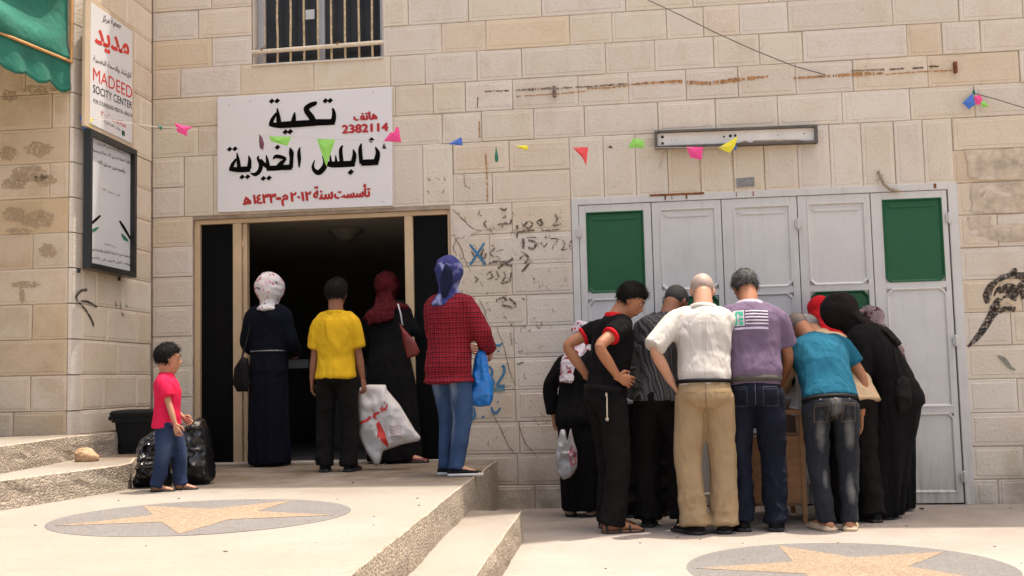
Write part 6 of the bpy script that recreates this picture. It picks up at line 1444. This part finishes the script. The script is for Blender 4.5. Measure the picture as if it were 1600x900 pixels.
graf([[(734, 382, 3), (747, 398, 4.5), (759, 414, 4)], [(757, 380, 3), (746, 397, 4), (735, 414, 3.5)]], M_gblue)
graf([[(784, 574, 2), (787, 572, 4), (788, 582, 4), (782, 593, 4), (776, 602, 4)], [(776, 604, 4), (789, 603, 5)], [(764, 572, 3), (769, 579, 4), (768, 588, 4), (762, 597, 3), (760, 605, 3)], [(768, 590, 3), (772, 598, 4), (768, 606, 3)],
      [(771, 533, 2), (774, 539, 4), (780, 540, 4), (785, 536, 2)], [(741, 636, 2), (742, 650, 5), (736, 655, 5), (731, 649, 3)], [(768, 636, 3), (771, 644, 4), (777, 644, 4), (782, 637, 3)], [(728, 645, 2), (734, 640, 3)]], M_gblue)
dm = MB(); 
for x, y, r_ in ((779, 549, 2.2), (755, 651, 2.6), (778, 628, 2), (757, 534, 2.5)): diamond(dm, x, y, r_, pw)
o = dm.build('graffiti', M_gblue, bld); o['kind'] = 'stuff'
graf([[(768, 609, 6), (789, 608, 6)]], mat('teal_paint_smear', (.12, .24, .26), .9, .3, 40, 0))
num = [[(808, 372, 4), (808, 352, 4)], [(808, 363, 3), (822, 361, 3.5), (836, 360, 3)], [(825, 346, 3), (820, 353, 3.5), (827, 357, 3), (832, 350, 3), (827, 345, 3)], [(843, 343, 3), (848, 350, 4), (843, 352, 3), (840, 347, 3), (847, 343, 2)], [(866, 337, 2.5), (871, 340, 3), (869, 347, 3), (865, 353, 3), (877, 350, 2)], [(848, 361, 1.5), (876, 358.5, 1.8)],
       [(818, 372, 4), (818, 389, 4)], [(823, 371, 2), (838, 371, 2)], [(826, 375, 4), (837, 380, 4), (834, 388, 4), (825, 388, 3)], [(846, 379, 2), (850, 386, 2.5), (855, 380, 2)], [(860, 373, 2), (872, 374, 2), (866, 382, 2.4), (863, 390, 2)], [(877, 376, 2), (882, 378, 2.4), (881, 386, 2.4), (877, 391, 2), (887, 389, 2)], [(893, 376, 2), (890, 382, 2.2), (892, 390, 2)],
       [(760, 345, 3), (757, 350, 3), (761, 357, 2.5)], [(781, 325, 3), (788, 329, 3), (792, 325, 2)], [(785, 342, 2), (791, 338, 3)], [(777, 352, 2.4), (782, 350, 3)], [(784, 356, 2), (789, 349, 4), (796, 352, 3)], [(800, 342, 3), (797, 351, 3)], [(737, 393, 3), (742, 402, 3)], [(756, 389, 3), (752, 399, 3), (757, 404, 2), (760, 396, 3)], [(768, 383, 2), (773, 388, 2.4), (766, 396, 2.4), (772, 402, 2)], [(776, 393, 1.4), (787, 390, 1.4)],
       [(764, 412, 3), (775, 409, 4), (790, 411, 5), (802, 404, 3)], [(778, 420, 3), (788, 414, 4), (800, 416, 3)], [(760, 430, 2.4), (767, 425, 2.4), (769, 434, 2.4), (762, 436, 2)], [(776, 424, 2.4), (780, 433, 3)], [(786, 425, 2), (790, 431, 2.4), (783, 443, 2)], [(784, 443, 2), (795, 441, 2)], [(799, 425, 2.4), (797, 440, 2.4)], [(741, 432, 2.4), (746, 437, 2.4), (742, 442, 2)],
       [(812, 405, 3), (820, 398, 4), (826, 404, 4), (819, 412, 3)], [(816, 425, 3), (825, 414, 4), (831, 408, 3)], [(775, 470, 2), (786, 465, 4), (792, 470, 4)], [(795, 466, 3), (803, 472, 4), (806, 480, 3)], [(784, 477, 4), (795, 480, 5), (803, 482, 3)], [(816, 466, 2), (822, 470, 2.5)], [(798, 520, 2), (800, 540, 2)], [(810, 550, 1.6), (817, 548, 2.5)], [(808, 570, 1.6), (818, 566, 3)], [(668, 278, 1.5), (672, 283, 1.6)], [(681, 277, 1.4), (687, 281, 1.6)], [(693, 276, 1.4), (696, 282, 1.6)], [(668, 298, 1.4), (671, 302, 1.4)], [(694, 297, 1.6), (691, 303, 1.6)], [(725, 273, 1.6), (727, 290, 1.6), (735, 294, 2)]]
graf(num, M_gblk)
# crack lines in the lower courses
def cr(x, y, l=0): q = onY(x, y, 0); return (q[0], -.0072 - l, q[2])
M_crack = worn_paint('dark_crack', (.17, .12, .085), .42)
for st in ([(706, 327, 1.2), (722, 341, 2.4), (737, 356, 2), (752, 361, 1)], [(712, 372, 1.6), (721, 390, 2), (727, 408, 1.4), (735, 425, 1)], [(750, 468, 1.2), (757, 485, 1.8), (761, 498, 1)], [(776, 510, 1), (788, 545, 1.4), (797, 580, 2), (806, 600, 1)], [(770, 645, 1), (782, 668, 2), (793, 692, 2), (806, 711, 1)], [(812, 665, 1.6), (820, 690, 1.8), (830, 702, 1.6), (840, 715, .8)], [(716, 372, 1), (709, 385, 2), (714, 400, 1)]):
    mb = MB(); stroke_mesh(mb, [(x + RS.uniform(-1.2, 1.2), y, w * .75) for x, y, w in smooth_pts([tuple(map(float, q)) for q in st], 3)], cr, smooth=False); mb.build('crack', M_crack, bld)
# smudged older writing and scuffs between the doorway and the folding doors
rs = np.random.RandomState(31); mb = MB()
for _ in range(120):
    x, y = (rs.uniform(715, 885), rs.uniform(330, 480)) if rs.rand() < .7 else (rs.uniform(765, 880), rs.uniform(480, 700)); a0 = rs.uniform(0, 6.28); r_ = rs.uniform(1.5, 5); n_ = rs.randint(3, 6); w_ = rs.uniform(.7, 2.2)
    stroke_mesh(mb, [(x + r_ * math.cos(a0 + k * rs.uniform(.5, 1.3)), y + r_ * math.sin(a0 + k * 1.0) * 1.2, w_ * rs.uniform(.6, 1.2)) for k in range(n_)], cr)
o = mb.build('old_scribble', worn_paint('smudged_old_writing', (.20, .155, .115), .52), bld); o['kind'] = 'stuff'
# patch of worn plaster by the doorway
mb = MB(); ps_ = [(708, 330), (716, 337), (738, 352), (750, 360), (738, 366), (726, 378), (722, 372), (712, 370), (708, 360)]; mb.add([cr(*q) for q in ps_], [tuple(range(len(ps_)))[::-1]]); mb.build('plaster_patch', mat('pale_plaster', (.62, .53, .45), .9, .1, 12), bld)
# dark painted shape at the right edge
blk = [[(1512, 542, 2), (1524, 530, 6), (1536, 514, 8), (1548, 494, 9), (1556, 482, 12)], [(1543, 474, 5), (1541, 462, 8), (1548, 449, 9), (1558, 441, 8), (1568, 433, 6), (1580, 430, 5), (1594, 431, 8), (1604, 436, 12)], [(1582, 430, 9), (1584, 424, 7), (1588, 420, 3)], [(1550, 484, 8), (1556, 476, 9), (1562, 466, 6)], [(1560, 486, 7), (1572, 482, 5), (1586, 484, 6)], [(1560, 458, 3), (1568, 452, 9), (1580, 452, 12), (1592, 460, 7)], [(1590, 444, 5), (1598, 452, 9), (1603, 466, 12)], [(1566, 468, 4), (1576, 464, 7), (1588, 468, 4)], [(1551, 462, 4), (1556, 454, 4), (1563, 448, 3)]]
graf([[(x, y, w * 1.45) for x, y, w in s_] for s_ in blk], M_gblk2); graf([[(1548, 470, 2), (1553, 452, 3), (1566, 440, 2.5), (1585, 437, 2)], [(1562, 476, 4), (1572, 468, 6), (1582, 475, 5)]], M_palest)
graf([[(1558, 556, 2), (1568, 562, 7), (1578, 574, 5), (1586, 578, 2)]], M_ggrn)
# dark weathered field on the stones right of the doors
M_field = mat('brown_plaster_residue', (.50, .41, .305), .95, .35, 9, .3, 40)
for k, poly in enumerate(([(1508, 234), (1600, 231), (1600, 280), (1530, 282), (1512, 276)], [(1516, 288), (1600, 285), (1600, 330), (1545, 334), (1518, 331)], [(1512, 340), (1548, 338), (1548, 352), (1600, 349), (1600, 376), (1560, 378), (1520, 366), (1512, 352)])):
    rs = np.random.RandomState(k); V = []
    for i in range(len(poly)):
        a, b_ = poly[i], poly[(i + 1) % len(poly)]
        for j in range(8): V.append((a[0] + (b_[0] - a[0]) * j / 8 + rs.uniform(-2, 2), a[1] + (b_[1] - a[1]) * j / 8 + rs.uniform(-1.5, 1.5)))
    V = V[::-1]
    mb = MB(); mb.add([cr(x, y, .0002 * k) for x, y in V], [tuple(range(len(V)))]); o = mb.build('plaster_residue', M_field, bld)
graf([[(1530, 300, 4), (1545, 293, 7), (1562, 302, 6), (1578, 305, 5)], [(1513, 366, 3), (1522, 363, 9), (1528, 364, 5)], [(1570, 360, 3), (1577, 359, 4)], [(1545, 297, 2), (1536, 310, 3)]], mat('chipped_pale_plaster', (.60, .50, .41), .9, .1, 20, 0), name='plaster_chip')
# arrow on the wing
wl = np.array([-4, 0, 0.])
def psw(x, y, l=0): s_, z_ = onS(x, y, .003 + l); q = spt(s_, z_, .0055 + l) - wl; return tuple(q)
graf([[(136, 453, 5), (127, 454, 4), (120, 461, 4.5), (119, 468, 4), (124, 474, 3)], [(124, 473, 2.5), (134, 485, 3), (143, 500, 3), (146, 510, 2.5)], [(126, 470, 3), (138, 472, 4), (151, 480, 3)]], M_gblk2, psw, wing)
graf([[(180, 472, 1.5), (182, 479, 2)], [(188, 474, 1.2), (189, 482, 1.6)], [(196, 476, 1.5), (200, 480, 1.5)], [(190, 488, 1.6), (193, 493, 2.5)]], M_ggrn, psw, wing)
M_wst = worn_paint('dark_ochre_stain', (.40, .295, .18), .50)
rs = np.random.RandomState(8)
for cx_, cy_, rx_, ry_ in ((12, 240, 14, 13), (60, 233, 24, 12), (45, 272, 34, 13), (20, 288, 20, 10), (70, 282, 18, 10), (22, 335, 18, 14), (58, 342, 26, 16), (30, 362, 24, 6), (75, 392, 14, 12), (40, 445, 26, 6), (34, 462, 5, 14), (14, 150, 14, 10), (60, 140, 30, 8)):
    V = []
    for k in range(26):
        a_ = -k * 2 * math.pi / 26; r_ = rs.uniform(.72, 1.12); V.append(onY(cx_ + rx_ * r_ * math.cos(a_), cy_ + ry_ * r_ * math.sin(a_), YF - .0082) - wl)
    mb = MB(); mb.add(V + [sum(V) / 26], [(k, (k + 1) % 26, 26) for k in range(26)]); mb.build('stone_stain', M_wst, wing)
# ================================================================== STRING OF FLAGS AND WIRES
def sy(px): return -1.24 + (px - 130) / (1150 - 130) * 1.14          # string runs from the wing's corner to the lamp
col = {k: mat(k + '_flag_paper', c, .6, .08, 12, .2, 40) for k, c in dict(pink=(.80, .06, .25), green=(.27, .60, .10), blue=(.05, .15, .50), yellow=(.80, .70, .03), red=(.75, .07, .07), purple=(.13, .04, .07), teal=(.01, .16, .10), dark=(.03, .02, .03)).items()}
root = empty('flag_string', tuple(onY(640, 222, sy(640)))); tag(root, 'pale string of small coloured flags stretched from the wing to the lamp', 'flag string'); RO = np.array(root.location)
sp_ = [(133, 187), (155, 186), (200, 192), (240, 198), (285, 200.5), (340, 206), (420, 212), (455, 213), (500, 217), (560, 219), (610, 221.5), (660, 224), (712, 226.5), (815, 230), (905, 231.5), (950, 231.5), (990, 231.5), (1085, 231), (1142, 229)]
mb = MB(); mb.tube([onY(x, y, sy(x)) - RO for x, y in sp_], .0022, 5); mb.build('string', mat('pale_twine', (.55, .50, .42), .8, .1, 30), root, True)
def flag(pts, c, dy=0., bend=.01):
    cx_ = sum(p[0] for p in pts) / len(pts); mb = MB(); P = [onY(x, y, sy(cx_) - .004 + dy) - RO for x, y in pts]; n = len(P); c0 = sum(P) / n + np.array([0, -bend, 0]); mb.add(list(P) + [c0], [(i, (i + 1) % n, n) for i in range(n)])
    o = mb.build('flag', col[c], root); md = o.modifiers.new('s', 'SOLIDIFY'); md.thickness = .0012; return o
for pts, c in (([(124, 181), (134, 186), (138, 200), (137, 212), (131, 205)], 'blue'), ([(135, 185), (144, 184), (145, 188), (141, 193), (144, 208), (138, 200)], 'yellow'), ([(246, 196), (253, 197), (252, 204)], 'teal'), ([(273, 192), (286, 196), (302, 199), (293, 203), (292, 213), (277, 206)], 'pink'),
               ([(405, 209), (410, 215), (413, 225), (411, 235), (406, 231), (405, 222)], 'purple'), ([(420, 213), (455, 214), (449, 228), (435, 224), (424, 221)], 'green'), ([(495, 217), (524, 218), (510, 260)], 'green'), ([(599, 221), (610, 207), (617, 206), (619, 198), (623, 199), (627, 222)], 'pink'), ([(600, 223), (604, 232), (600, 233), (597, 231)], 'dark'),
               ([(699, 226), (721, 214), (723, 227)], 'blue'), ([(775, 228), (779, 246), (778, 253), (774, 253), (773, 246)], 'teal'), ([(804, 228), (824, 227), (826, 234), (818, 234)], 'yellow'), ([(894, 230), (919, 230), (916, 259), (910, 246)], 'red'), ([(949, 230), (955, 227), (957, 232), (953, 231)], 'dark'), ([(981, 231), (989, 216), (1006, 219), (1007, 231)], 'green'),
               ([(1072, 229), (1099, 230), (1096, 250), (1079, 246)], 'pink'), ([(1122, 231), (1153, 213), (1148, 229), (1140, 239)], 'yellow'), ([(1147, 229), (1152, 227), (1150, 235), (1147, 234)], 'blue')): flag(pts, c)
rt = empty('flag_cluster', tuple(onY(1522, 150, -.05))); tag(rt, 'bunched blue, pink and green flags hanging on the facade at the right', 'flag'); RO2 = np.array(rt.location)
for pts, c in (([(1504, 161), (1519, 146), (1524, 163), (1514, 171)], 'blue'), ([(1522, 151), (1530, 148), (1535, 154), (1533, 163), (1525, 164)], 'pink'), ([(1530, 160), (1538, 158), (1545, 167), (1536, 168)], 'green'), ([(1521, 138), (1524, 144), (1522, 150), (1519, 145)], 'teal')):
    P = [onY(x, y, -.05) - RO2 for x, y in pts]; n = len(P); mb = MB(); mb.add(P + [sum(P) / n + np.array([0, -.012, 0])], [(i, (i + 1) % n, n) for i in range(n)]); o = mb.build('flag', col[c], rt); o.modifiers.new('s', 'SOLIDIFY').thickness = .0012
def wire(pts, label, r=.004, y=-.02):
    P = [np.array(onY(p[0], p[1], p[2] if len(p) > 2 else y)) for p in pts]; o = MB().tube([q - P[0] for q in P], r, 6).build('cable', mat('grey_cable', (.16, .13, .115), .6, .1, 10), None, True); o.location = P[0]; tag(o, label, 'cable')
wire([(1000, -6, -.25), (1060, 22, -.2), (1120, 52, -.15), (1180, 79, -.08), (1240, 103, -.03), (1290, 117, -.012)], 'thin slack wire slanting across the upper facade down to the stain line')
wire([(1523, 146, -.02), (1560, 156, -.1), (1605, 170, -.25), (1660, 188, -.4)], 'thin wire running out to the right from the bunched flags')
# ceiling lamp in the room and a pale box on a counter
q = onY(540, 366, 1.6); root = empty('ceiling_lamp', (q[0], 1.6, 2.46)); tag(root, 'round ceiling lamp, unlit, dimly seen inside the doorway', 'lamp')
mb = MB(); mb.loft([((0, 0, -.002), (.16, 0, 0), (0, .16, 0)), ((0, 0, -.03), (.16, 0, 0), (0, .16, 0)), ((0, 0, -.07), (.10, 0, 0), (0, .10, 0))], 24, (0, .5)); mb.build('lamp_glass', mat('dusty_glass', (.2, .19, .17), .5), root, True)
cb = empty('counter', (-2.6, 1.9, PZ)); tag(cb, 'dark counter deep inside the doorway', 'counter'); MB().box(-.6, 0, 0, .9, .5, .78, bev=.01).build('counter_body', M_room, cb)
q = onY(467, 582, 1.95); o = MB().box(-.10, -.05, 0, .10, .08, .085, bev=.006).build('box', mat('grey_white_carton', (.4, .4, .38), .7)); o.location = (q[0], 1.98, PZ + .78); tag(o, 'pale box on the dark counter, between the woman in navy and the boy', 'box')

rsx = np.random.RandomState(5); mb = MB()
for _ in range(90):
    x, y = rsx.uniform(-3.0, 3.0), rsx.uniform(-4.5, -.05)
    z = PZ if x < -1.15 else (0 if x > -.7 else None)
    if z is None or (z == 0 and y < -3.2): continue
    r_ = rsx.uniform(.003, .010) * (1.3 if y > -.3 else .8); mb.ell((x, y, z + r_ * .4), r_ * rsx.uniform(.8, 1.6), r_, r_ * .6, 8)
o = mb.build('pebbles', mat('mixed_grit', (.22, .18, .13), .95, .6, 60)); tag(o, 'scattered grit and pebbles on the paving', 'grit', kind='stuff')
def scrap(px, py, z, s_, m, lab, name='paper_scrap'):
    p = onZ(px, py, z); mb = MB(); n = 7; vs = [(s_ * math.cos(6.283 * i / n) * rsx.uniform(.5, 1), s_ * .8 * math.sin(6.283 * i / n) * rsx.uniform(.5, 1), .004 + rsx.uniform(0, .010)) for i in range(n)] + [(0, 0, .012)]
    mb.add(vs, [(i, (i + 1) % n, n) for i in range(n)]); o = mb.build(name, m); o.location = (p[0], p[1], z + .002); o.modifiers.new('s', 'SOLIDIFY').thickness = .0015; tag(o, lab, 'litter')
scrap(1440, 797, 0, .03, M_gblk2, 'dark scrap by the threshold of the folding doors')
scrap(232, 733, PZ, .02, M_palest, 'small brown scrap under the bin bags') if False else None
# dry grass tuft at the foot of the platform edge
mb = MB(); p = onZ(572, 896, SZ)
for _ in range(60):
    a_ = rsx.uniform(0, 6.28); r_ = rsx.uniform(0, .05); b0 = np.array([r_ * math.cos(a_), r_ * math.sin(a_), 0]); t_ = b0 + np.array([rsx.uniform(-.03, .03), rsx.uniform(-.03, .03), rsx.uniform(.02, .06)]); w_ = np.array([.0018, 0, 0]); mb.add([b0 - w_, b0 + w_, t_], [(0, 1, 2)])
o = mb.build('grass_tuft', mat('dry_green_grass', (.16, .19, .05), .9)); o.location = (p[0], p[1], SZ); tag(o, 'small grass tuft in the angle of the platform and the step', 'grass', kind='stuff')
